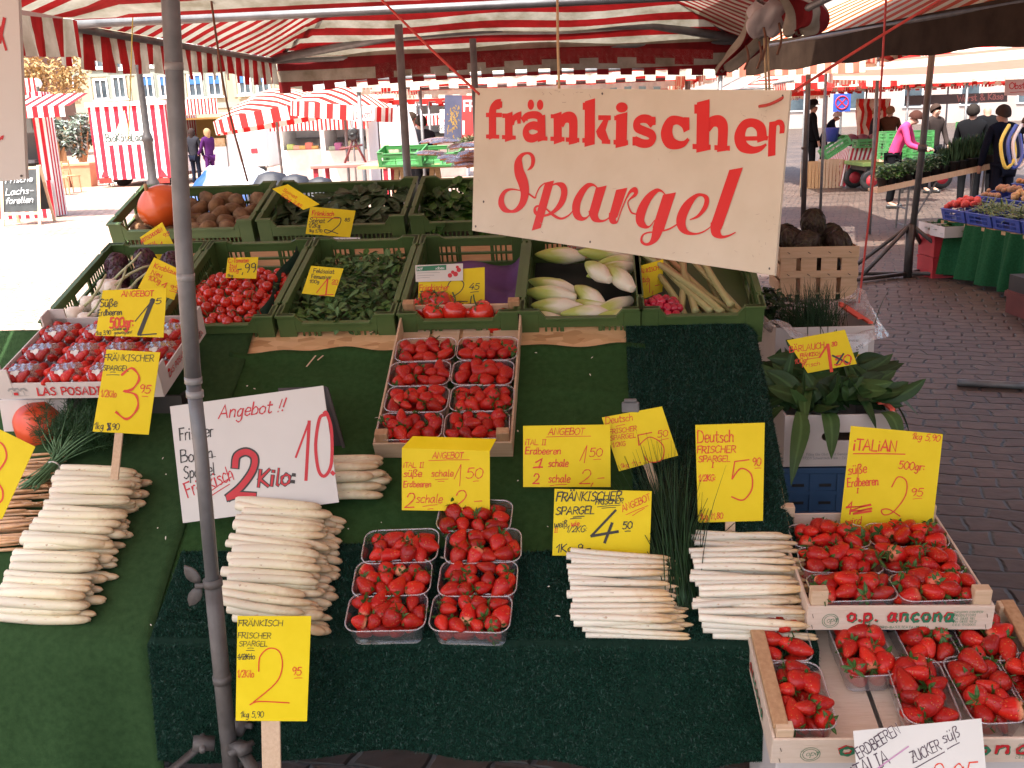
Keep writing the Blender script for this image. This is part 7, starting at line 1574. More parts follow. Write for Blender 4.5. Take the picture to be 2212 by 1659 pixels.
for px, w, l in ((183, 48, 'big terracotta planter under the silvery olive tree'), (140, 40, 'big terracotta planter behind the folding chairs')):
    M4 = G(px, 395, 31); u_ = 31/2200; W = w*u_; root = empty('planter', M4, l, 'planter', 'terracotta planters')
    mb = MB(); z = .62
    mb.add([(-W*.42, -.25, 0), (W*.42, -.25, 0), (W*.42, .25, 0), (-W*.42, .25, 0), (-W*.5, -.3, z), (W*.5, -.3, z), (W*.5, .3, z), (-W*.5, .3, z)], [(3, 2, 1, 0), (0, 1, 5, 4), (1, 2, 6, 5), (2, 3, 7, 6), (3, 0, 4, 7), (4, 5, 6, 7)]); mb.build('pot', terra, root)
    mb = MB(); mb.box(-W*.53, W*.53, -.33, .33, z+.001, z+.1, bev=.02); mb.build('pot_rim', terra, root)
def cafe_chair(px, py, d, label, yaw):
    root = empty('cafe_chair', G(px, py, d, yaw), label, 'chair', 'cafe chairs by the planters'); m = tan_wood
    mb = MB(); mb.box(-.2, .2, -.2, .2, .44, .47); mb.build('seat', m, root)
    mb = MB(); mb.bar((-.18, .2, .46), (-.18, .26, .88), .03, .02); mb.bar((.18, .2, .46), (.18, .26, .88), .03, .02)
    for z in (.6, .72, .84): mb.bar((-.18, .2+.06*(z-.46)/.42, z), (.18, .2+.06*(z-.46)/.42, z), .05, .012)
    mb.build('backrest', m, root)
    for x, y in ((-.18, -.18), (.18, -.18), (-.18, .2), (.18, .2)): MB().tube([(x, y, 0), (x*.95, y*.95, .44)], .016, 6).build('leg', m, root)
cafe_chair(128, 396, 27, 'wooden cafe chair nearest the blackboard sign', 40); cafe_chair(152, 392, 28, 'wooden cafe chair in front of the terracotta planter', 60)
# street lamps
root = empty('street_lamp', G(331, 400, 26), 'tall dark cast iron lamp post in front of the striped trailer', 'street lamp', 'street lamps')
zt_ = HZ(322, 128, 26)
MB().lathe([(.16, 0), (.16, .3), (.11, .4), (.12, 1.3), (.15, 1.35), (.12, 1.45), (.085, 1.55), (.075, zt_-.3), (.10, zt_-.2), (.06, zt_)], 14).build('post', dark_steel, root, True)
mb = MB(); mb.tube([(-.7, 0, zt_+.1), (-.3, 0, zt_-.05), (0, 0, zt_), (.3, 0, zt_-.05), (.7, 0, zt_+.1)], .03, 8); mb.build('arm', dark_steel, root, True)
for x in (-.7, .7): MB().lathe([(.03, zt_+.08), (.16, zt_+.12), (.2, zt_+.3), (.14, zt_+.5), (.02, zt_+.58)], 12, 0, Matrix.Translation((x, 0, 0))).build('lantern', win_frame, root, True)
root = empty('street_lamp', G(111, 395, 40), 'thin post with a white glass globe beside the yellowish tree', 'street lamp', 'street lamps'); z = HZ(111, 182, 40)
MB().tube([(0, 0, 0), (0, 0, z-.1)], .05, 8).build('post', dark_steel, root, True); MB().lathe([(.02, -.2), (.14, -.15), (.21, 0), (.14, .15), (.02, .2)], 12, 0, Matrix.Translation((0, 0, z))).build('globe', win_frame, root, True)
# striped kiosk at the picture's edge
d = 20.0; u_ = d/2200; M4 = G(60, 460, d); iv = M4.inverted(); root = empty('market_kiosk', M4, 'striped kiosk with red and white awning at the picture\'s edge', 'market kiosk', 'sales kiosks and trailers')
def K_(px, py): return iv @ dep(px, py, d)
def spanel(x0, x1, z0, z1, y, per=.1, t=.05): 
    mb = MB(); n = max(1, int((x1-x0)/per*2)); 
    mb.box(x0, x1, y, y+t, z0, z1); mb.hasS = True; mb.S = [10+v[0]+(v[1]-y)*1.07 for v in mb.V]; return mb
a, b_ = K_(-60, 395), K_(118, 455); spanel(a.x, b_.x, .0, a.z, 0, .1).build('counter_panel', canvas('kiosk_stripes', (.50, .02, .035), (.82, .80, .78), .17, 0, .1), root)
a, b_ = K_(36, 172), K_(92, 205); spanel(a.x, b_.x, b_.z, a.z, .3).build('fascia', canvas_fine, root)
a, b_ = K_(85, 210), K_(118, 400); spanel(a.x, b_.x, 0.02, K_(90, 200).z, .12, t=.42).build('side_panel', canvas('kiosk_stripes_side', (.50, .02, .035), (.82, .80, .78), .14, 0, .1), root)
a = K_(-60, 200); mb = MB(); mb.box(a.x, K_(84, 200).x, .6, .65, .05, 2.5); mb.build('rear_wall', surf('dark_interior', (.05, .055, .05), (.1, .1, .09), 2, .7), root)
mb = MB(); a = K_(-60, 350); mb.box(a.x, K_(84, 350).x, .06, .6, a.z-.06, a.z); mb.build('worktop', galv, root)
a, c = K_(-60, 200), K_(205, 238); zt_ = K_(100, 205).z; zl = K_(120, 232).z
def awn(u, v): return (a.x+(c.x-a.x)*u, .3-1.0*v, zt_+(zl-zt_)*v)
mb = MB().grid(awn, 60, 6, 0, lambda u, v: 10+(c.x-a.x)*u)
for i in range(int((c.x-a.x)/.1)):
    x = a.x+.1*i; mb.add([(x, -.702, zl), (x+.1, -.702, zl), (x+.1, -.702, zl-.20), (x, -.702, zl-.20)], [(0, 1, 2, 3)], 0, [10.01+.1*i]*4)
mb.build('awning', canvas('kiosk_awning', (.52, .02, .03), (.85, .82, .78), .2, .3, .1), root)
# blackboard on the paving
d = 18.8; M4 = G(60, 462, d); iv = M4.inverted(); root = empty('pavement_board', M4, 'chalked folding blackboard with wooden frame reading Lachsforellen', 'sign')
W, H = .72, 1.05
for s in (-1, 1):
    mb = MB()
    for x in (-W/2, W/2-.05): mb.bar((x+.025, s*.32, 0), (x+.025, s*.03, H), .05, .025, up=(0, 1, 0))
    mb.build('leg_frame', stake_wood, root)
    mb = MB(); mb.bar((0, s*.235, .24), (0, s*.04, H-.06), W-.1, .012, up=(0, 1, 0)); mb.build('slate', surf('slate_board', (.022, .026, .028), (.05, .055, .055), 4, .8), root)
mb = MB(); mb.bar((-W/2+.05, -.25, .21), (W/2-.05, -.25, .21), .05, .025, up=(0, 1, 0)); mb.bar((-W/2+.05, -.035, H-.04), (W/2-.05, -.035, H-.04), .05, .025, up=(0, 1, 0)); mb.build('frame_rail', stake_wood, root)
B = face_board(None, W, H)
for t_, y, h in (('Frische', 780, 95), ('Lachs-', 560, 120), ('forellen', 400, 110)): B.write(t_, -270, -y, h, white_ink, 2, 11, .2, 1, 1, .3, to=240)
ang = math.atan2(.195, .75); B.fin(root, Matrix.Translation((0, -.322, 0)) @ Matrix.Rotation(math.pi/2-math.atan2(.29, 1.05)*1.0, 4, 'X') @ Matrix.Translation((0, .0, .016)))
# cheese trailer
d = 30.0; u_ = d/2200; M4 = G(290, 397, d); iv = M4.inverted(); root = empty('sales_trailer', M4, 'red and white striped sales trailer with a pale lettered name panel and cheese emblem', 'trailer', 'sales kiosks and trailers')
def Q(px, py): return iv @ dep(px, py, d)
tl_, br_ = Q(206, 232), Q(372, 392); ts = canvas('trailer_stripes', (.52, .02, .04), (.85, .84, .83), .265, 0, .05)
mb = spanel(tl_.x, br_.x, .22, tl_.z, 0, t=3.2); mb.build('body', ts, root)
mb = MB(); mb.box(tl_.x-.06, br_.x+.06, -.06, 3.26, tl_.z, tl_.z+.12); mb.build('roof_edge', win_frame, root)
p, q = Q(237, 286), Q(334, 310); MB().box(p.x, q.x+.1, -.008, -.001, q.z, p.z).build('name_panel', win_frame, root)
B = Board.__new__(Board); B.I = Matrix.Identity(4); B.inks = {}; B.loc = lambda x, y: Vector((Q(x, y).x, Q(x, y).z, 0))
B.write('BioKäseLaden', 238, 306, 17, surf('grey_green_letter', (.03, .05, .035), (.05, .07, .05), 5, .6), 2, 2.3, 0, to=334, wob=.05)
yel = surf('pale_yellow_print', (.7, .6, .35), (.78, .68, .45), 5, .6)
B.stroke([(262, 286), (283, 240), (288, 286), (264, 286)], 3, yel); B.poly([(264, 284), (282, 246), (286, 284)], yel, 'emblem')
B.write('N-BK 731', 228, 402, 7, black_ink, 0, 1.2, 0, to=250)
p, q = Q(225, 395), Q(253, 405); MB().box(p.x, q.x, -.014, -.010, max(.1, q.z), p.z).build('number_plate', win_frame, root)
for k, ((ink, (mb, nm))) in enumerate(B.inks.items()): mb.build(nm, ink, root, mat=Matrix(((1, 0, 0, 0), (0, 0, -1, -.0165), (0, 1, 0, 0), (0, 0, 0, 1))))
for px in (229, 354):
    p = Q(px, 375); mb = MB(); mb.add([(p.x-.13, -.01, p.z-.1), (p.x+.13, -.01, p.z-.1), (p.x, -.01, p.z+.12), (p.x-.13, -.002, p.z-.1), (p.x+.13, -.002, p.z-.1), (p.x, -.002, p.z+.12)], [(0, 1, 2), (0, 3, 4, 1), (1, 4, 5, 2), (2, 5, 3, 0)]); mb.build('reflector', red_crate, root)
    p = Q(px, 388); mb = MB(); mb.box(p.x-.18, p.x+.18, -.02, -.002, p.z-.1, p.z+.05); mb.build('tail_light', surf('tail_lamp', (.2, .02, .02), (.3, .05, .03), 5, .3), root)
for x in (tl_.x+.5, br_.x-.4):
    mb = MB(); mb.tube([(x, .6, .3), (x, .78, .3)], .3, 18); mb.build('wheel', black_paint, root, True)
# white van with open counter
d = 31.0; M4 = G(490, 345, d); iv = M4.inverted(); root = empty('sales_van', M4, 'white sales van with lit yellow counter and striped pelmet', 'van', 'sales kiosks and trailers')
def Q(px, py): return iv @ dep(px, py, d)
tl_ = Q(400, 222); x0, x1, x2 = Q(396, 300).x, Q(490, 300).x, Q(578, 300).x; zt_ = Q(500, 252).z; zb = .35
mb = MB(); mb.box(x1, x2, 0, 2.0, zb, zt_, bev=.08); mb.build('cab', win_frame, root, True)
yint = surf('warm_yellow_interior', (.62, .42, .12), (.72, .52, .2), 2, .7)
mb = MB(); mb.box(x0-.6, x1-.01, 1.9, 2.0, zb, zt_); mb.box(x0-.6, x1-.01, .0, 1.89, zt_-.05, zt_); mb.build('rear_wall', yint, root)
zc_ = Q(440, 318).z; mb = MB(); mb.box(x0-.6, x1-.01, 0, .5, zb, zc_); mb.build('counter', win_frame, root)
mb = MB(); mb.box(x0-.5, x1-.05, .08, .45, zc_+.001, zc_+.25); mb.build('display', surf('display_goods', (.5, .3, .12), (.65, .5, .3), 12, .5), root)
a, b_ = Q(398, 218), Q(465, 247); mb = spanel(x0-.3, x1+.1, b_.z, a.z, -.9); mb.build('pelmet', canvas_fine, root)
mb = MB(); mb.box(x0-.3, x1+.1, -.85, 0, b_.z, b_.z+.03); mb.build('awning', win_frame, root)
mb = MB(); mb.tube([(x1+.8, .02, .33), (x1+.8, .22, .33)], .33, 18); mb.build('wheel', black_paint, root, True)
MB().box(x2-.5, x2-.3, -.02, -.001, .8, .95).build('tail_light', red_crate, root)
# pale kiosks in the middle distance
def kiosk(label, pl, pr, pt, pb, d, goods, stripe=True, yaw=5):
    M4 = G((pl+pr)/2, pb, d, yaw); iv = M4.inverted(); root = empty('market_kiosk', M4, label, 'market kiosk', 'sales kiosks and trailers'); W = (pr-pl)*d/2200; H = max(2.0, HZ((pl+pr)/2, pt, d)); rr = random.Random(int(pl))
    mb = MB(); mb.box(-W/2, W/2, 1.9, 2.0, 0, H); mb.box(-W/2, -W/2+.06, 0, 1.899, 0, H); mb.box(W/2-.06, W/2, 0, 1.899, 0, H); mb.box(-W/2, W/2, 0, 2.0, H+.001, H+.06); mb.build('wall', win_frame, root)
    mb = MB(); mb.box(-W/2+.061, W/2-.061, -.02, .5, 0, .95); mb.build('counter', surf('kiosk_counter', (.55, .45, .4), (.7, .62, .56), 3, .6), root)
    for k in range(goods):
        x = -W/2+.15+(W-.3)*(k+.5)/goods; mb = MB(); mb.box(x-.09, x+.09, .05, .3, .9505, .9505+rr.uniform(.08, .25), bev=.02); mb.build('goods', surf('goods', (rr.uniform(.2, .6), rr.uniform(.1, .4), rr.uniform(.05, .25)), None, 20, .5), root)
    mb = MB(); mb.box(-W/2-.1, W/2+.1, -.7, 0, H-.28, H-.25); mb.build('awning', win_frame, root)
    mb = spanel(-W/2-.1, W/2+.1, H-.55, H-.281, -.72, t=.02); mb.build('pelmet', canvas_fine, root)
    mb = MB(); mb.box(-W/2+.1, W/2-.1, 1.6, 1.88, 1.2, 1.24); mb.box(-W/2+.1, W/2-.1, 1.6, 1.88, 1.6, 1.64); mb.build('shelf', galv, root)
kiosk('pale kiosk with striped pelmet behind the umbrellas', 610, 700, 245, 352, 27, 5)
kiosk('white kiosk with shelves beside the hanging reddish card', 700, 800, 240, 352, 25, 6)
kiosk('white stall front with black lettering glimpsed past the two dark-haired sellers', 900, 1010, 235, 350, 29, 6)
b = Board('sign', [(950, 236), (1000, 238), (1000, 288), (950, 287)], dep(975, 262, 22), (-.05, -1, 0), 'white banner with dark lettering GERW behind the dark-haired seller', 'sign', white_card, .02); b.write('GERW', 946, 281, 10, K, -2, 1.8, 0, to=980).write('fischer', 944, 262, 10, RD, -2, 1.2, .2, to=982); b.done()
b = Board('sign', [(764, 230), (810, 227), (808, 260), (765, 262)], dep(786, 245, 12), (0, -1, .1), 'pinkish card hanging below the umbrella with red handwriting', 'sign', white_card, .004); b.write('Leichl', 768, 255, 15, CR_, 3, 2.2, .15, to=804); b.done()
b = Board('hanging_poster', [(961, 205), (1034, 207), (1034, 305), (959, 300)], dep(995, 255, 8.2), (.1, -1, .0), 'blue and red poster with a date palm picture, partly behind the cream sign', 'poster', surf('blue_poster', (.05, .055, .10), (.09, .09, .15), 6, .6), .006)
b.poly([(998, 206), (1034, 207), (1034, 305), (997, 302)], surf('poster_red', (.36, .03, .03), (.42, .05, .05), 6, .6), 'picture'); b.write('FR', 1001, 240, 22, white_ink, 0, 4, 0, to=1030, wob=0).write('DA', 1000, 290, 28, white_ink, 0, 4.5, 0, to=1032, wob=0)
rr = random.Random(4); pl_ = surf('date_brown', (.22, .12, .03), (.36, .22, .06), 20, .7)
for k in range(60): x, y = rr.gauss(979, 6), rr.gauss(256, 18); b.stroke([(x, y), (x+rr.uniform(-3, 3), y+rr.uniform(2, 7))], 2, pl_, 'picture')
b.done()
# ------------------------------------------------------------------ people
def skinned(name, verts, edges, radii, mat, parent, sub=1, root_i=0):
    me = bpy.data.meshes.new(name); me.from_pydata(verts, edges, []); me.materials.append(mat)
    o = bpy.data.objects.new(name, me); COL.objects.link(o); o.parent = parent
    md = o.modifiers.new('skin', 'SKIN'); md.use_smooth_shade = True
    if not me.skin_vertices: me.skin_vertices.new() if hasattr(me.skin_vertices, 'new') else None
    for v, r in zip(me.skin_vertices[0].data, radii): v.radius = r if hasattr(r, '__len__') else (r, r)
    me.skin_vertices[0].data[root_i].use_root = True
    o.modifiers.new('sub', 'SUBSURF').levels = sub; o.modifiers['sub'].render_levels = sub
    return o
CM = {}
def cloth_m(c, n='cloth'):
    k = tuple(c)
    if k not in CM: CM[k] = surf('clothing_'+n, c, tuple(x*1.3 for x in c), 14, .9, .2, 60, spec=.08)
    return CM[k]
def person(label, px, py, d, face, jacket, trousers, hair, lean=0, arms=(35, 35), headtilt=0, h=None, hat=None, long_hair=False, bag=None, group='shoppers and sellers'):
    top = dep(px, py, d); h = h or max(1.55, min(1.86, top.z)); lean_ = R_(lean)
    M4 = Matrix.Translation((top.x, top.y, 0)) @ Matrix.Rotation(R_(face+5), 4, 'Z') @ Matrix.Translation((0, .38*h*math.sin(lean_), 0)) @ Matrix.Scale(h, 4)
    root = empty('person', M4, label, 'person', group)
    L = Matrix.Translation((0, 0, .53)) @ Matrix.Rotation(lean_, 4, 'X') @ Matrix.Translation((0, 0, -.53))
    HT = L @ Matrix.Translation((0, 0, .85)) @ Matrix.Rotation(R_(headtilt), 4, 'X') @ Matrix.Translation((0, 0, -.85))
    U = lambda x, y, z: tuple(L @ Vector((x, y, z)))
    Hd = lambda x, y, z: tuple(HT @ Vector((x, y, z)))
    def arm(s, a):
        sh = L @ Vector((s*.105, 0, .805)); a = R_(a)
        el_ = sh+Vector((s*.03, -.02-.04*math.sin(a), -.165)); wr_ = el_+Vector((-s*.015, -.15*math.sin(a*1.6), -.15*math.cos(a*1.6)))
        return [tuple(sh), tuple(el_), tuple(wr_), tuple(wr_+(wr_-el_).normalized()*.055)]
    A, B_ = arm(-1, arms[0]), arm(1, arms[1])
    legs = lambda s: [(s*.05, 0, .49), (s*.056, -.012, .28), (s*.056, .012, .055), (s*.062, -.075, .02)]
    V = [(0, 0, .53), U(0, 0, .66), U(0, .004, .78), U(0, 0, .845), Hd(0, -.006, .885), Hd(0, -.010, .935), Hd(0, -.050, .898)]
    E = [(0, 1), (1, 2), (2, 3), (3, 4), (4, 5), (4, 6)]; Rr = [(.07, .05), (.065, .048), (.07, .045), .026, (.052, .060), (.046, .054), .010]
    for ch, rs in ((A, (.026, .021, .016, .018)), (B_, (.026, .021, .016, .018))):
        b_ = len(V); V += ch; E += [(2, b_), (b_, b_+1), (b_+1, b_+2), (b_+2, b_+3)]; Rr += list(rs)
    for s in (-1, 1):
        b_ = len(V); V += legs(s); E += [(0, b_), (b_, b_+1), (b_+1, b_+2), (b_+2, b_+3)]; Rr += [.04, .03, .02, .02]
    skinned('body', V, E, Rr, skin_m, root, 2)
    V = [(0, 0, .475), U(0, 0, .58), U(0, .002, .68), U(0, .004, .775), U(0, .004, .872)]; E = [(0, 1), (1, 2), (2, 3), (3, 4)]; Rr = [(.088, .066), (.088, .064), (.090, .062), (.096, .060), (.050, .050)]
    for ch in (A, B_):
        b_ = len(V); V += [ch[0], ch[1], tuple(Vector(ch[1]).lerp(Vector(ch[2]), .92))]; E += [(3, b_), (b_, b_+1), (b_+1, b_+2)]; Rr += [.036, .031, .025]
    skinned('jacket', V, E, Rr, cloth_m(jacket), root, 2)
    V = [(0, 0, .50)]; E = []; Rr = [(.075, .058)]
    for s in (-1, 1):
        b_ = len(V); V += legs(s)[:3]; E += [(0, b_), (b_, b_+1), (b_+1, b_+2)]; Rr += [.048, .037, .030]
    skinned('trousers', V, E, Rr, cloth_m(trousers), root, 2)
    mb = MB()
    for s in (-1, 1): mb.box(s*.058-.022, s*.058+.022, -.10, .03, 0, .04, bev=.012)
    mb.build('shoes', black_paint, root)
    if hair is not None:
        mb = MB()
        def cap(u, v):
            a = 2*math.pi*u; bk = (math.sin(a)+1)/2; t = v*(.95+1.45*bk**.8)*(1.12 if long_hair else 1)
            k = 1.0+.03*math.sin(a*7+v*9)
            fz = .068*math.cos(t)
            if long_hair and v > .75: fz -= (v-.75)*.28*bk
            return Hd(.058*k*math.sin(t)*math.cos(a), .066*k*math.sin(t)*math.sin(a)+.004, .928+fz)
        mb.grid(cap, 18, 10); mb.build('hair', cloth_m(hair, 'hair'), root, True)
    if hat is not None:
        mb = MB(); mb.lathe([(.088, .952), (.085, .947), (.062, .957), (.060, .985), (.048, 1.012), (.01, 1.02)], 16, 0, HT); mb.build('hat', cloth_m(hat, 'hat'), root, True)
    if bag is not None:
        mb = MB(); mb.box(-.07, .07, .05, .13, .56, .80, 0, L, .02); mb.build('backpack', cloth_m(bag), root, True)
    mb = MB()
    for s in (-1, 1): mb.lathe([(.001, -.004), (.004, 0), (.001, .004)], 6, 0, HT @ Matrix.Translation((s*.016, -.052, .912)))
    mb.build('eyes', black_paint, root)
    return root
DK, DB, BR = (.005, .005, .006), (.007, .009, .018), (.06, .03, .018)
person('person in a black coat and dark felt hat, standing upright by the far table', 1757, 217, 21.5, 80, DK, DK, (.05, .04, .035), 0, (10, 10), 0, hat=(.01, .01, .012))
person('person in a dark blue jacket bending low beyond the striped cloth table', 1806, 256, 24, 75, DB, DK, (.4, .38, .36), 30, (40, 40), 10)
person('person with short brown hair and a black jacket, facing the brown coat', 1893, 233, 21, 70, (.02, .016, .02), DK, (.16, .08, .04), 4, (40, 30), 12)
person('person in a brown coat with hood, seen from behind near the black jacket', 1924, 230, 21, 150, BR, DK, (.2, .12, .07), 4, (30, 30), 5)
person('person in a bright pink jacket leaning over the green crates', 1972, 224, 15.5, 60, (.50, .045, .14), DK, (.05, .02, .015), 24, (45, 45), 28)
person('person in a brownish black jacket standing behind the pink jacket', 2022, 222, 18, 20, (.03, .022, .02), DK, (.04, .025, .02), 2, (20, 20), 4)
person('person with black hair in a black jacket turned to the produce tables', 2104, 222, 14.5, 150, DK, DK, (.02, .016, .014), 4, (25, 25), 0)
person('balding person in a black jacket just behind the black-haired one', 2136, 214, 15, 165, DK, DK, None, 3, (20, 20), 0)
person('person in a dark jacket bending over at the picture\'s edge beside the hoses', 2222, 232, 13, 100, DK, DB, (.10, .06, .04), 38, (45, 45), 15)
person('person with backpack in navy coat between the herb stand and the tables', 2168, 252, 12.5, 190, DB, DB, (.05, .035, .03), 8, (15, 15), 6, bag=(.02, .025, .05))
person('person in shiny black jacket with long dark hair at the white van', 414, 283, 28.5, 160, (.02, .02, .025), DB, (.03, .02, .018), 0, (15, 15), 0, h=1.62, long_hair=True)
person('person with light brown hair and purple coat at the white van', 447, 288, 28.5, 235, (.05, .012, .07), (.05, .012, .07), (.28, .17, .09), 0, (35, 30), 0, h=1.6, long_hair=True)
person('dark-haired person in a black jacket, back turned, behind the grey pole', 908, 246, 16.5, 200, (.012, .012, .016), DK, (.02, .015, .012), 3, (15, 15), 0)
person('dark-haired person half hidden by the grey pole and the other seller', 888, 240, 17.5, 110, (.02, .02, .024), DK, (.03, .02, .015), 3, (15, 15), 0)
# ------------------------------------------------------------------ things behind the crates
tarp_m = None
def tarp_mat():
    m, t, b = node_mat('white_blue_tarpaulin'); tc = N(t, 'ShaderNodeTexCoord'); no = N(t, 'ShaderNodeTexNoise', i_Scale=1.6, i_Detail=1); t.links.new(tc.outputs['Object'], no.inputs['Vector'])
    sp = N(t, 'ShaderNodeSeparateXYZ'); t.links.new(tc.outputs['Object'], sp.inputs[0]); ad = N(t, 'ShaderNodeMath', operation='MULTIPLY_ADD'); ad.inputs[1].default_value = -.8; ad.inputs[2].default_value = 1.16; t.links.new(sp.outputs['Z'], ad.inputs[0])
    a2 = N(t, 'ShaderNodeMath', operation='ADD'); t.links.new(ad.outputs[0], a2.inputs[0]); t.links.new(no.outputs[0], a2.inputs[1])
    rp = ramp(t, [(.78, (.42, .43, .45)), (.82, (.01, .055, .20))]); t.links.new(a2.outputs[0], rp.inputs[0]); t.links.new(rp.outputs[0], b.inputs['Base Color']); b.inputs['Roughness'].default_value = .35
    return m
p = dep(495, 350, 10.0)
def tarpf(u, v):
    a, b_ = 2*u-1, 2*v-1; h = max(0, (1-abs(a)**3))*max(0, (1-abs(b_)**4))
    return (a*.62, b_*.55, (p.z)*h**.35*(1-.10*u)+.03*math.sin(a*9+b_*5)*h+.025*abs(math.sin(a*13+b_*7))*h-.03*abs(math.sin(a*5-b_*11))*h)
o = MB().grid(tarpf, 60, 40).build('tarpaulin', tarp_mat(), None, True, Matrix.Translation((p.x, p.y+.3, 0)) @ Matrix.Rotation(R_(5), 4, 'Z')); tag(o, 'white and blue tarpaulin thrown over a load behind the potato crate', 'tarpaulin')
for i, (px, py, w) in enumerate(((585, 356, .22), (635, 362, .2), (690, 368, .18))):
    p = dep(px, py+14, 8.6); rr = random.Random(i)
    o = MB().lathe([(.05, 0), (w, .1), (w*1.05, p.z*.55), (w*.95, p.z*.85), (w*.5, p.z*.98), (.02, p.z)], 22, 0, None, lambda th, t: 1+.08*math.sin(th*5+t*9)+.05*math.sin(th*11-t*5)).build('refuse_bag', surf('black_polythene', (.012, .013, .02), (.025, .025, .032), 9, .6), None, True, Matrix.Translation((p.x, p.y, 0))); tag(o, ('black plastic bag bulging beside the tarpaulin', 'black plastic bag in the middle, behind the spinach crate', 'black plastic bag nearest the red table')[i], 'bag', 'black bags behind the crates')
# red table with a weighing scale
p = dep(765, 352, 9.6); root = empty('table', Matrix.Translation((p.x, p.y, 0)) @ Matrix.Rotation(R_(5), 4, 'Z'), 'red-edged table with a tall scale, behind the spinach crate', 'table'); mb = MB(); mb.box(-.36, .36, -.3, .4, p.z-.03, p.z, bev=.004); mb.build('tabletop', surf('red_brown_top', (.42, .12, .10), (.5, .2, .16), 5, .5), root)
for x in (-.32, .32):
    for y in (-.26, .36): mb = MB(); mb.box(x-.02, x+.02, y-.02, y+.02, 0, p.z-.031); mb.build('leg', red_crate, root)
q = p; root = empty('weighing_scale', Matrix.Translation((q.x, q.y+.05, q.z)) @ Matrix.Rotation(R_(5), 4, 'Z'), 'dark upright weighing scale on splayed legs standing on the red table', 'scale'); z = HZ(765, 278, 9.6)-q.z
mb = MB(); mb.tube([(-.10, 0, 0), (-.03, 0, z*.5), (0, 0, z*.75)], .012, 6); mb.tube([(.10, 0, 0), (.03, 0, z*.5), (0, 0, z*.75)], .012, 6); mb.tube([(-.14, 0, z*.42), (.08, 0, z*.52)], .01, 6); mb.build('stand', surf('dark_red_metal', (.10, .03, .03), (.16, .05, .05), 8, .5), root, True)
mb = MB(); mb.lathe([(.02, -.02), (.045, -.02), (.045, .02), (.02, .02)], 14, 0, Matrix.Translation((0, -.01, z*.9)) @ Matrix.Rotation(math.pi/2, 4, 'X')); mb.lathe([(.02, -.02), (.04, -.02), (.04, .02), (.02, .02)], 14, 0, Matrix.Translation((0, -.01, z*.76)) @ Matrix.Rotation(math.pi/2, 4, 'X')); mb.build('dial', black_paint, root, True)
# green crates, plastic bags, bagged carrots, leek heap
gc = crate_mesh(.60, .40, .20, .02).mesh('crate', green_crate_far)
for i, (px, py, d, yw, s, l) in enumerate(((818, 352, 8.4, -4, 9, 'bright green crate tilted up beside the grey pole'), (900, 352, 8.5, -4, 9, 'bright green crate second along, below the dark-haired seller'))):
    put_crate(gc, Matrix.Translation(dep(px, py+10, d)) @ Matrix.Rotation(R_(yw), 4, 'Z') @ Matrix.Rotation(R_(12), 4, 'X') @ Matrix.Scale(.62, 4), l, 'bright green crates behind')
for i, (px, z0) in enumerate(((858, 0), (935, 0))): 
    p = dep(px, 356, 8.5); o = empty('trestle', Matrix.Translation((p.x, p.y+.1, 0)), ('wooden trestle under the tilted green crates, beside the grey pole', 'wooden trestle under the bagged carrots and green crate')[i], 'trestle', 'trestles behind'); mb = MB(); mb.bar((-.15, 0, 0), (-.02, 0, p.z-.03), .05, .04); mb.bar((.15, 0, 0), (.02, 0, p.z-.03), .05, .04); mb.build('legs', tan_wood, o); mb = MB(); mb.box(-.35, .35, -.05, .35, p.z-.03, p.z-.005); mb.build('top', tan_wood, o)
def hangbag(u, v):
    a = 2*math.pi*u; r = (.02+.11*v**.7)*(1+.15*math.sin(a*4+v*3)); return (r*math.cos(a), r*.5*math.sin(a), -.38*v)
o = MB().grid(hangbag, 30, 12).build('plastic_bags', surf('thin_white_bags', (.6, .55, .55), (.72, .68, .68), 6, .4, trans=.25), None, True, Matrix.Translation(dep(868, 226, 9.2))); tag(o, 'sheaf of thin white carrier bags hanging by the grey pole', 'bag')
car_m = surf('carrot', (.55, .16, .06), (.66, .24, .10), 20, .5); rr = random.Random(6); p = dep(935, 372, 7.6)
bagged = []
for i in range(14):
    root = empty('carrot_bag', Matrix.Translation(p+Vector((rr.uniform(-.05, .42), rr.uniform(0, .25), .02+.045*(i % 5)+rr.uniform(0, .03)))) @ rotm(rr.uniform(.05, .3), rr.uniform(-.08, .08), rr.uniform(-.25, .15)), 'clear bag of pale orange carrots stacked behind the lettuce crate', 'carrots', 'bags of carrots')
    mb = MB()
    for k in range(6): mb.tube([(-.09, -.045+.018*k, 0), (0, -.045+.018*k, .006), (.09, -.04+.018*k, 0)], [.010, .009, .004], 7)
    o = mb.build('carrots', car_m, root, True)
    MB().grid(lambda u, v: (.115*(2*u-1), .062*(2*v-1), .004+.018*(1-abs(2*u-1)**3)*(1-abs(2*v-1)**3)), 12, 8).build('bag', bag_film, root, True)
leafy('leek_tops', 'grey-green bushy vegetable tops heaped beside the carrot bags', Matrix.Translation(dep(975, 322, 7.9)), .3, .2, 500, lambda x, y: .02+.06*math.sin(x*9), .07, .008, [leafm('grey_green_tops', (.05, .09, .03), (.09, .13, .05)), leafm('brown_tops', (.12, .10, .05), (.16, .13, .07))], 5, .9, .4, .1)
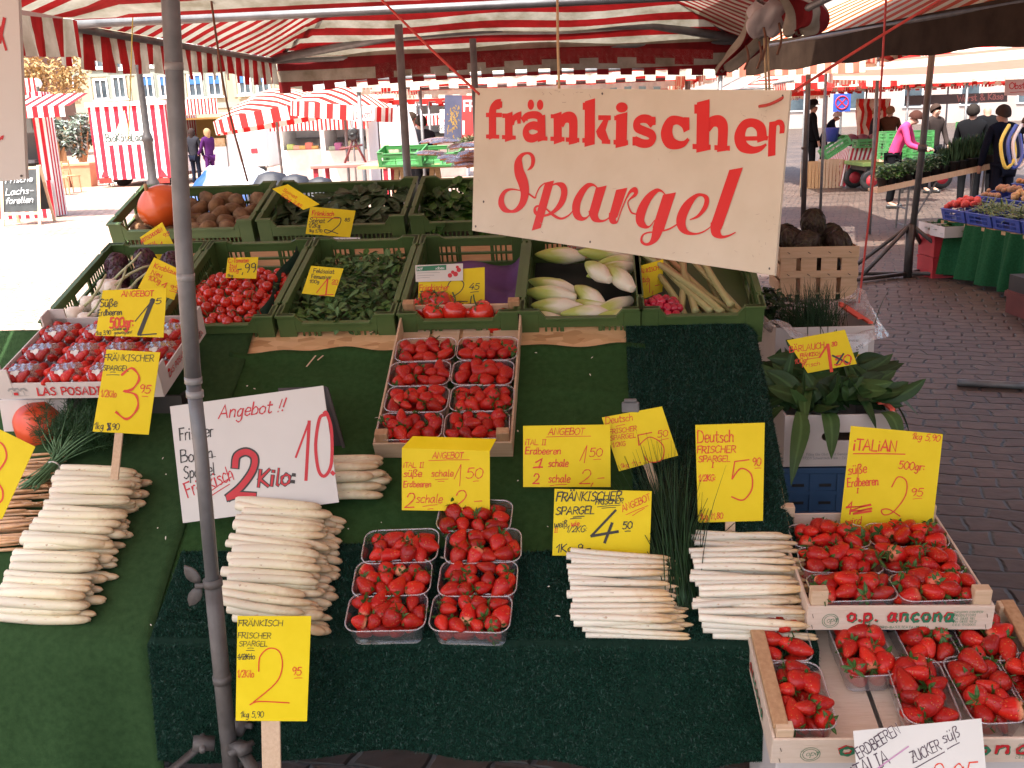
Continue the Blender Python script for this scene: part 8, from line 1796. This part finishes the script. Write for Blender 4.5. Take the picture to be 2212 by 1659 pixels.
# ------------------------------------------------------------------ far side: tables, crates, cart, herbs, produce
d = 20.0
def simple_table(label, px0, px1, py_top, d, depth, mat, group=None, skirt=None):
    a, b_ = dep(px0, py_top, d), dep(px1, py_top, d); W = (b_-a).length
    root = empty('table', Matrix.Translation((a.x, a.y, 0)) @ Matrix.Rotation(R_(5), 4, 'Z'), label, 'table', group); z = a.z-.02
    mb = MB(); mb.box(0, W, 0, depth, z-.04, z, bev=.004); mb.build('tabletop', mat, root)
    for x in (.04, W-.04):
        for y in (.04, depth-.04): MB().tube([(x, y, 0), (x, y, z-.041)], .022, 8).build('leg', galv, root)
    mb = MB(); mb.tube([(.04, .02, z*.45), (W*.4, .02, z-.05)], .014, 6); mb.build('brace', galv, root)
    if skirt:
        def sk(u, v): return (-.02-.15*v+.05*math.sin(u*14)*v-.01, depth*(1-u)+.03*math.sin(u*30)*v, z+.003-v*(z-.03))
        MB().grid(sk, 50, 6, 0, lambda u, v: 10+u*1.6).build('skirt', skirt, root, True)
        def sk2(u, v): return (-.02-.15*v+.62*u*(1-.15*v), -.015-.03*v+.03*math.sin(u*30)*v, z+.003-v*(z-.03))
        MB().grid(sk2, 50, 6, 0, lambda u, v: 10+u*.7).build('skirt', skirt, root, True)
    return root, z
simple_table('folding table with white top and striped cloth end, far across the paving', 1838, 1965, 318, d, 1.2, win_frame, skirt=canvas('striped_skirt', (.42, .03, .05), (.75, .70, .66), .10, .05, .1))
for i, (px, py, w, h, l) in enumerate(((1738, 398, .42, .52, 'brown slatted wooden crate upright on the paving, beside the thin pole'), (1775, 408, .42, .55, 'pale slatted wooden crate upright on the paving, in front of the striped cloth'))):
    root = empty('slatted_crate', G(px, py, 20.3), l, 'crate', 'upright wooden crates'); m = (tan_wood, pale_wood)[i]
    for k in range(6): mb = MB(); x = k*w/6; mb.box(x, x+w/6-.015, 0, .012, .0, h); mb.build('slat', m, root)
    mb = MB(); mb.box(-.005, w, .013, .30, 0, .012); mb.box(-.005, .007, .013, .3, .0125, h); mb.box(w-.012, w, .013, .3, .0125, h); mb.box(.0075, w-.0125, .29, .3, .0125, h); mb.build('frame', m, root)
def stack_at(px, py, d, n, W, D, h, label, dx=0):
    p = dep(px, py, d)
    for k in range(n):
        o = put_crate(gstack, Matrix.Translation((p.x, p.y, p.z+k*h)) @ Matrix.Rotation(R_(5+dx), 4, 'Z') @ Matrix.Diagonal((W/.6, D/.4, h/.2*.985, 1)), label % ('lowest', 'second', 'third', 'fourth', 'fifth', 'sixth')[k], 'bright green stacked crates')
gstack = crate_mesh(.60, .40, .20, .0).mesh('crate', green_crate_far)
stack_at(1913, 346, 16.6, 3, .42, .4, .15, 'bright green crate, %s of the pile in front of the pink jacket')
stack_at(1967, 345, 16.4, 5, .36, .4, .09, 'flat bright green crate, %s of the flat pile beside the dark pole')
stack_at(2085, 312, 15.8, 4, .40, .4, .085, 'flat bright green crate, %s of the pile behind the herb pots')
for i, (px, py, d_, s) in enumerate(((1852, 312, 19.8, .8), (1912, 305, 20.0, .8))): put_crate(gstack, Matrix.Translation(dep(px, py+8, d_)) @ Matrix.Rotation(R_(5), 4, 'Z') @ Matrix.Scale(s, 4), ('bright green crate on the white folding table, nearer the striped cloth', 'bright green crate on the white folding table, nearer the pink jacket')[i], 'bright green crates on the table')
put_crate(gstack, Matrix.Translation(dep(1788, 345, 19.2)) @ Matrix.Rotation(R_(5), 4, 'Z') @ Matrix.Rotation(R_(-32), 4, 'Y') @ Matrix.Scale(.9, 4), 'bright green crate tipped on edge against the folding table', 'bright green crates on the table')
o = MB().lathe([(.10, 0), (.13, .25), (.135, .26), (.125, .26), (.095, .02), (.02, .02)], 18).build('bucket', surf('blue_bucket', (.03, .04, .25), (.05, .06, .3), 6, .4), None, True, Matrix.Translation(dep(1797, 306, 19.5))); tag(o, 'blue plastic bucket in front of the person in the black hat', 'bucket')
red_cab = surf('red_cabbage', (.06, .01, .025), (.1, .02, .045), 12, .4)
for i, px in enumerate((1838, 1862, 1886)): o = MB().lathe([(.02, -.12), (.1, -.09), (.14, 0), (.1, .1), (.02, .125)], 14, 0, None, lambda th, t: 1+.04*math.sin(th*3+t*5)).build('red_cabbage', red_cab, None, True, Matrix.Translation(dep(px, 303, 20.3))); tag(o, 'dark red cabbage on the far white table', 'cabbage', 'red cabbages on the far table')
# cart with rubber wheels
a = dep(1865, 352, 19.0); root = empty('cart', Matrix.Translation((a.x, a.y, 0)) @ Matrix.Rotation(R_(5), 4, 'Z'), 'flat green-topped cart with black rubber wheels and red hubs', 'cart'); z = a.z
mb = MB(); mb.box(0, 1.75, 0, 1.1, z-.07, z, bev=.006); mb.build('deck', surf('green_yellow_deck', (.16, .30, .08), (.30, .42, .12), 4, .6), root); mb = MB(); mb.box(.1, 1.7, .1, 1.0, z-.16, z-.071); mb.build('chassis', dark_steel, root)
for x in (.18, 1.5):
    for y in (.05, 1.0):
        w = MB().lathe([(.12, -.05), (.19, -.05), (.205, -.02), (.205, .02), (.19, .05), (.12, .05)], 22, 0, Matrix.Translation((x, y, .205)) @ Matrix.Rotation(math.pi/2, 4, 'X')).build('wheel', black_paint, root, True)
        MB().lathe([(.03, -.055), (.115, -.05), (.115, .05), (.03, .055)], 14, 0, Matrix.Translation((x, y, .205)) @ Matrix.Rotation(math.pi/2, 4, 'X')).build('hub', red_crate, w, True)
p = dep(1900, 350, 18.8); root = fruit_box(.5, .34, .09, Matrix.Translation(p) @ Matrix.Rotation(R_(5), 4, 'Z'), 'small empty wooden fruit box on the cart by the dark pole', (pale_wood, pale_wood))
# sloping herb stand
P0, P1 = dep(1885, 412, 13.2), dep(2195, 346, 13.0); dv = (P1-P0)
root = empty('herb_stand', Matrix.Translation((P0.x, P0.y, 0)), 'sloping plank stand on thin steel legs carrying rows of potted herbs', 'stand'); o_ = Vector((P0.x, P0.y, 0))
mb = MB(); mb.bar(P0-o_, P1-o_, .42, .035, up=(0, 0, 1)); mb.bar(P0-o_+Vector((0, -.22, .02)), P1-o_+Vector((0, -.22, .02)), .02, .07); mb.build('plank', stake_wood, root)
a = P0.lerp(P1, .23)-o_; b2 = P0.lerp(P1, .42)-o_; c2 = P0.lerp(P1, .75)-o_
for q_ in (a, c2):
    for y in (-.18, .2): MB().tube([(q_.x-.03, y+q_.y, 0), (q_.x, y+q_.y, q_.z-.02)], .014, 6).build('leg', galv, root)
mb = MB(); mb.tube([(a.x+.05, a.y-.18, .08), (b2.x, b2.y-.18, b2.z-.03)], .012, 6); mb.tube([(a.x-.02, a.y-.18, .28), (a.x-.02, a.y+.2, .28)], .01, 6); mb.tube([(a.x-.02, a.y-.18, .06), (a.x-.02, a.y+.2, .06)], .01, 6); mb.build('brace', galv, root)
pot_b = surf('black_pot', (.012, .012, .014), (.025, .025, .028), 8, .5)
hg = [[leafm('basil_green', (.10, .24, .05), (.16, .32, .09)), leafm('pale_herb', (.22, .34, .16), (.30, .42, .24))], [leafm('mint_pale', (.18, .30, .16), (.30, .40, .28)), leafm('mint', (.07, .17, .05), (.1, .22, .08))], [leafm('rosemary', (.03, .08, .035), (.06, .12, .055)), leafm('rosemary_dark', (.015, .05, .02), (.03, .07, .03))]]
PLM = []
for kind in range(3):
    rr = random.Random(kind+20); mb = MB()
    for i in range(150):
        a_ = rr.uniform(0, 6.28); r_ = rr.uniform(0, .1); hh = .10+rr.uniform(0, .14)
        if kind == 2: mb.leaf((r_*.6*math.cos(a_), r_*.6*math.sin(a_), .08+rr.uniform(0, .15)), (math.cos(a_)*.5, math.sin(a_)*.5, 1.1), (math.cos(a_), math.sin(a_), 0), .10, .014, .1, rr.randrange(2), 2)
        else: mb.leaf((r_*math.cos(a_), r_*math.sin(a_), hh), (math.cos(a_), math.sin(a_), rr.uniform(-.1, .8)), (0, 0, 1), .055, .032, .4, rr.randrange(2), 3)
    PLM.append(mb.mesh('foliage', hg[kind]))
PTM = MB().lathe([(.04, 0), (.058, .10), (.062, .10), (.062, .11), (.02, .105)], 12).mesh('pot', pot_b, True)
rr = random.Random(2)
for i in range(26):
    f = .05+.80*(i//2)/13+.02*(i % 2); q_ = P0.lerp(P1, f)+Vector((0, -.10+.17*(i % 2), .02)); kind = 0 if f < .22 else 1 if f < .45 else 2
    root = empty('herb_pot', Matrix.Translation(q_) @ Matrix.Rotation(rr.uniform(0, 6), 4, 'Z') @ Matrix.Scale(rr.uniform(.95, 1.2)*(1.15 if kind == 2 else 1), 4), ('bright leafy basil-like herb in a black pot low on the sloping stand', 'pale mint-like herb in a black pot midway up the sloping stand', 'dark needle-leaved herb in a black pot high on the sloping stand')[kind], 'potted herb', ('leafy herb pots low on the stand', 'pale herb pots midway up the stand', 'dark herb pots high on the stand')[kind])
    for nm, me in (('pot', PTM), ('foliage', PLM[kind])): c = bpy.data.objects.new(nm, me); COL.objects.link(c); c.parent = root
# produce table with blue trays
A0, A1 = dep(2030, 470, 9.6), dep(2260, 455, 7.6)
C0 = Vector((A0.x, A0.y, 0)); ang = math.atan2(A1.y-A0.y, A1.x-A0.x)
PM = Matrix.Translation(C0) @ Matrix.Rotation(ang+.12, 4, 'Z')
zt_ = A0.z-.02
root = empty('produce_table', PM, 'low table with a wavy green carpet skirt under blue produce trays', 'table')
mb = MB(); mb.box(0, 2.2, 0, 1.3, zt_-.03, zt_); mb.build('tabletop', tan_wood, root)
def skirt(u, v): 
    x = 2.2*u; return (x, -.02-.05*v+(.025+.03*v)*math.sin(x*19)+.012*math.sin(x*43), zt_+.006-v*(zt_-.04))
o = MB().grid(skirt, 140, 8).build('skirt', carpet_mat('skirt_green', (.012, .07, .025), (.02, .10, .04)), root, True)
def skirt2(u, v):
    y = 1.3*u; return (-.02-.05*v+(.02+.02*v)*math.sin(y*17), y, zt_+.006-v*(zt_-.04))
MB().grid(skirt2, 60, 6).build('skirt', carpet_mat('skirt_green_side', (.012, .07, .025), (.02, .10, .04)), root, True)
for x in (.1, 2.1):
    for y in (.1, 1.2): mb = MB(); mb.box(x-.03, x+.03, y-.03, y+.03, 0, zt_-.031); mb.build('leg', tan_wood, root)
bt = crate_mesh(.40, .30, .11, .0).mesh('crate', surf('royal_blue_tray', (.03, .06, .30), (.05, .09, .38), 6, .45))
goods = [('reddish tomatoes', (.45, .04, .03), .032), ('brown onions', (.38, .19, .07), .028), ('green beans', (.10, .16, .04), 0), ('yellow-brown potatoes', (.42, .27, .12), .03), ('pale green fennel', (.35, .40, .18), .035), ('brown mushrooms', (.30, .17, .09), .026), ('orange carrots', (.55, .17, .04), .027), ('dark green leaves', (.05, .10, .03), 0)]
rr = random.Random(31)
order = [[0, 2, 2, 2, 7], [5, 3, 4, 7, 6], [1, 6, 4, 2, 5], [3, 1, 3, 3, 1]]
pos = ('near', 'second', 'third', 'far')
for r in range(4):
    for c in range(5):
        if r == 0 and c == 0 and False: continue
        x, y, z = .02+.43*c, .02+.34*r, zt_+.004+.10*r
        M4 = PM @ Matrix.Translation((x, y, z)) @ Matrix.Rotation(R_(14), 4, 'X'); g = goods[order[r][c]]
        o = put_crate(bt, M4, 'blue tray of %s, %s row of the low table, tray %s' % (g[0], pos[r], ('by the skirt\'s corner', 'beside the corner', 'in the middle', 'past the middle', 'at the end')[c]), 'blue produce trays')
        mb = MB(); col_ = surf('produce', g[1], tuple(q_*1.5 for q_ in g[1]), 25, .5)
        if g[2]:
            for i in range(34):
                px_, py_ = rr.uniform(.04, .36), rr.uniform(.04, .26); s = g[2]*rr.uniform(.8, 1.2)
                mb.lathe([(s*.1, -s), (s*.75, -s*.6), (s, 0), (s*.7, s*.65), (s*.08, s)], 8, 0, Matrix.Translation((px_, py_, .075+.06*math.sin(py_*10)+rr.uniform(0, .02))) @ rotm(rr.uniform(-1, 1), rr.uniform(-1, 1), 0))
        else:
            for i in range(260):
                px_, py_ = rr.uniform(.03, .37), rr.uniform(.03, .27); mb.leaf((px_, py_, .08+.05*math.sin(py_*11)+rr.uniform(0, .02)), (rr.uniform(-1, 1), rr.uniform(-.4, .4), rr.uniform(-.1, .3)), (0, 0, 1), .11, .011, .3, 0, 3)
        o = mb.build(g[0].split()[-1], col_, None, bool(g[2]), M4); tag(o, 'heap of %s in the blue tray, %s row, %s' % (g[0], pos[r], ('corner', 'second along', 'middle', 'fourth along', 'cut-off end')[c]), 'vegetables'); o['kind'] = 'stuff'
# red crates and white trays beside it
p = dep(1985, 510, 9.7)
for k, (l, h) in enumerate((('red crate on the paving at the corner of the green skirt', .20), ('red crate stacked on the other beside the green skirt', .20))):
    o = empty('stacking_crate', Matrix.Translation((p.x, p.y, k*h)) @ Matrix.Rotation(ang+.12, 4, 'Z'), l, 'crate', 'red crates by the green skirt'); mb = MB(); mb.box(0, .30, 0, .01, 0, h-.004); mb.box(0, .30, .29, .30, 0, h-.004); mb.box(0, .01, .0105, .2895, 0, h-.004); mb.box(.29, .30, .0105, .2895, 0, h-.004); mb.box(.0105, .2895, .0105, .2895, 0, .01); mb.box(-.004, .304, -.005, -.0005, h-.035, h-.004); mb.build('crate_shell', red_crate, o)
for k, (x, l) in enumerate(((-.02, 'white tray of green leaves on the red crates'), (.26, 'white tray next to the corner of the blue trays'))):
    M4 = Matrix.Translation((p.x, p.y, .402)) @ Matrix.Rotation(ang+.12, 4, 'Z') @ Matrix.Translation((x, -.03*k, 0)); root = open_carton(M4, .26, .3, .10, l, hole=False, orange=False)
    leafy('salad_leaves', ('dark green salad leaves in the white tray on the red crates', 'dark green salad leaves in the white tray by the blue trays')[k], M4, .22, .26, 120, lambda x, y: .08+.02*math.sin(x*20), .06, .03, lett, 9+k, .5)
p = dep(2180, 572, 7.8); o = empty('stacking_crate', Matrix.Translation((p.x, p.y, 0)) @ Matrix.Rotation(ang+.05, 4, 'Z'), 'dark red crate on the paving at the near end of the green skirt', 'crate'); mb = MB(); mb.box(0, .8, 0, .3, .0, .18); mb.box(-.01, .81, -.012, -.001, .13, .17)
mb.build('crate_shell', surf('dark_red_crate', (.10, .018, .014), (.15, .03, .022), 6, .6), o); mb = MB(); mb.box(.02, .8, .0, .3, .1805, .30); mb.build('lid', black_paint, o)
# hoses, banners, pipe, no stopping sign
for i, (x, c) in enumerate(((2180, rope_yellow), (2195, surf('blue_hose', (.04, .09, .4), (.06, .12, .5), 8, .4)), (2206, win_frame))):
    cord(('yellow hose loop hanging beside the produce table', 'blue hose loop hanging beside the produce table', 'white hose loop hanging beside the produce table')[i], [dep(x, 270, 10.5), dep(x-18, 310, 10.4), dep(x-8, 362, 10.4), dep(x+12, 340, 10.4), dep(x+8, 290, 10.5)], .018, c, name='hose', group='hoses by the produce table')
b = Board('banner', [(1955, 207), (2176, 199), (2176, 220), (1955, 228)], dep(2090, 212, 19.5), (0, -1, 0), 'grey banner lettered in red about sausage and cheese', 'banner', surf('grey_banner', (.08, .08, .10), (.11, .11, .13), 3, .7), .01); b.write('Wurst & Käse', 2068, 219, 13, surf('rose_letter', (.40, .20, .22), (.48, .26, .28), 5, .6), 3, 2.6, .05, to=2168); b.done()
b = Board('banner', [(2172, 172), (2300, 168), (2300, 208), (2170, 206)], dep(2200, 190, 12), (-.1, -1, 0), 'pale pink fruit and vegetable banner cut by the picture edge', 'banner', surf('pink_banner', (.6, .42, .38), (.68, .5, .46), 3, .7), .01); b.write('Obst &', 2180, 192, 13, CR_, 2, 2.4, .1, to=2232); b.line(2182, 200, 2225, 198, CR_); b.done()
root = empty('traffic_sign', G(1815, 300, 26), 'blue and red no-stopping sign on a post beyond the hat wearer', 'traffic sign'); z = HZ(1815, 222, 26)
MB().tube([(0, .03, 0), (0, .03, z+.2)], .03, 8).build('post', galv, root); mb = MB(); mb.box(-.22, .22, -.01, .0, z-.22, z+.22, bev=.004); mb.build('plate', surf('sign_blue', (.03, .08, .45), (.04, .1, .5), 5, .4), root)
mb = MB(); mb.tube([(.16*math.cos(a*.3142), -.014, z+.16*math.sin(a*.3142)) for a in range(21)], .016, 6); mb.bar((-.11, -.014, z-.11), (.11, -.014, z+.11), .03, .006, up=(0, 1, 0)); mb.bar((-.11, -.0155, z+.11), (.11, -.0155, z-.11), .03, .006, up=(0, 1, 0)); mb.build('symbol', red_crate, root)
a, b_ = atz(2068, 826, .02), atz(2260, 836, .02); o = MB().tube([a, b_], .021, 10).build('steel_pipe', galv, None, True); tag(o, 'grey steel pipe lying on the dark paving', 'pipe')
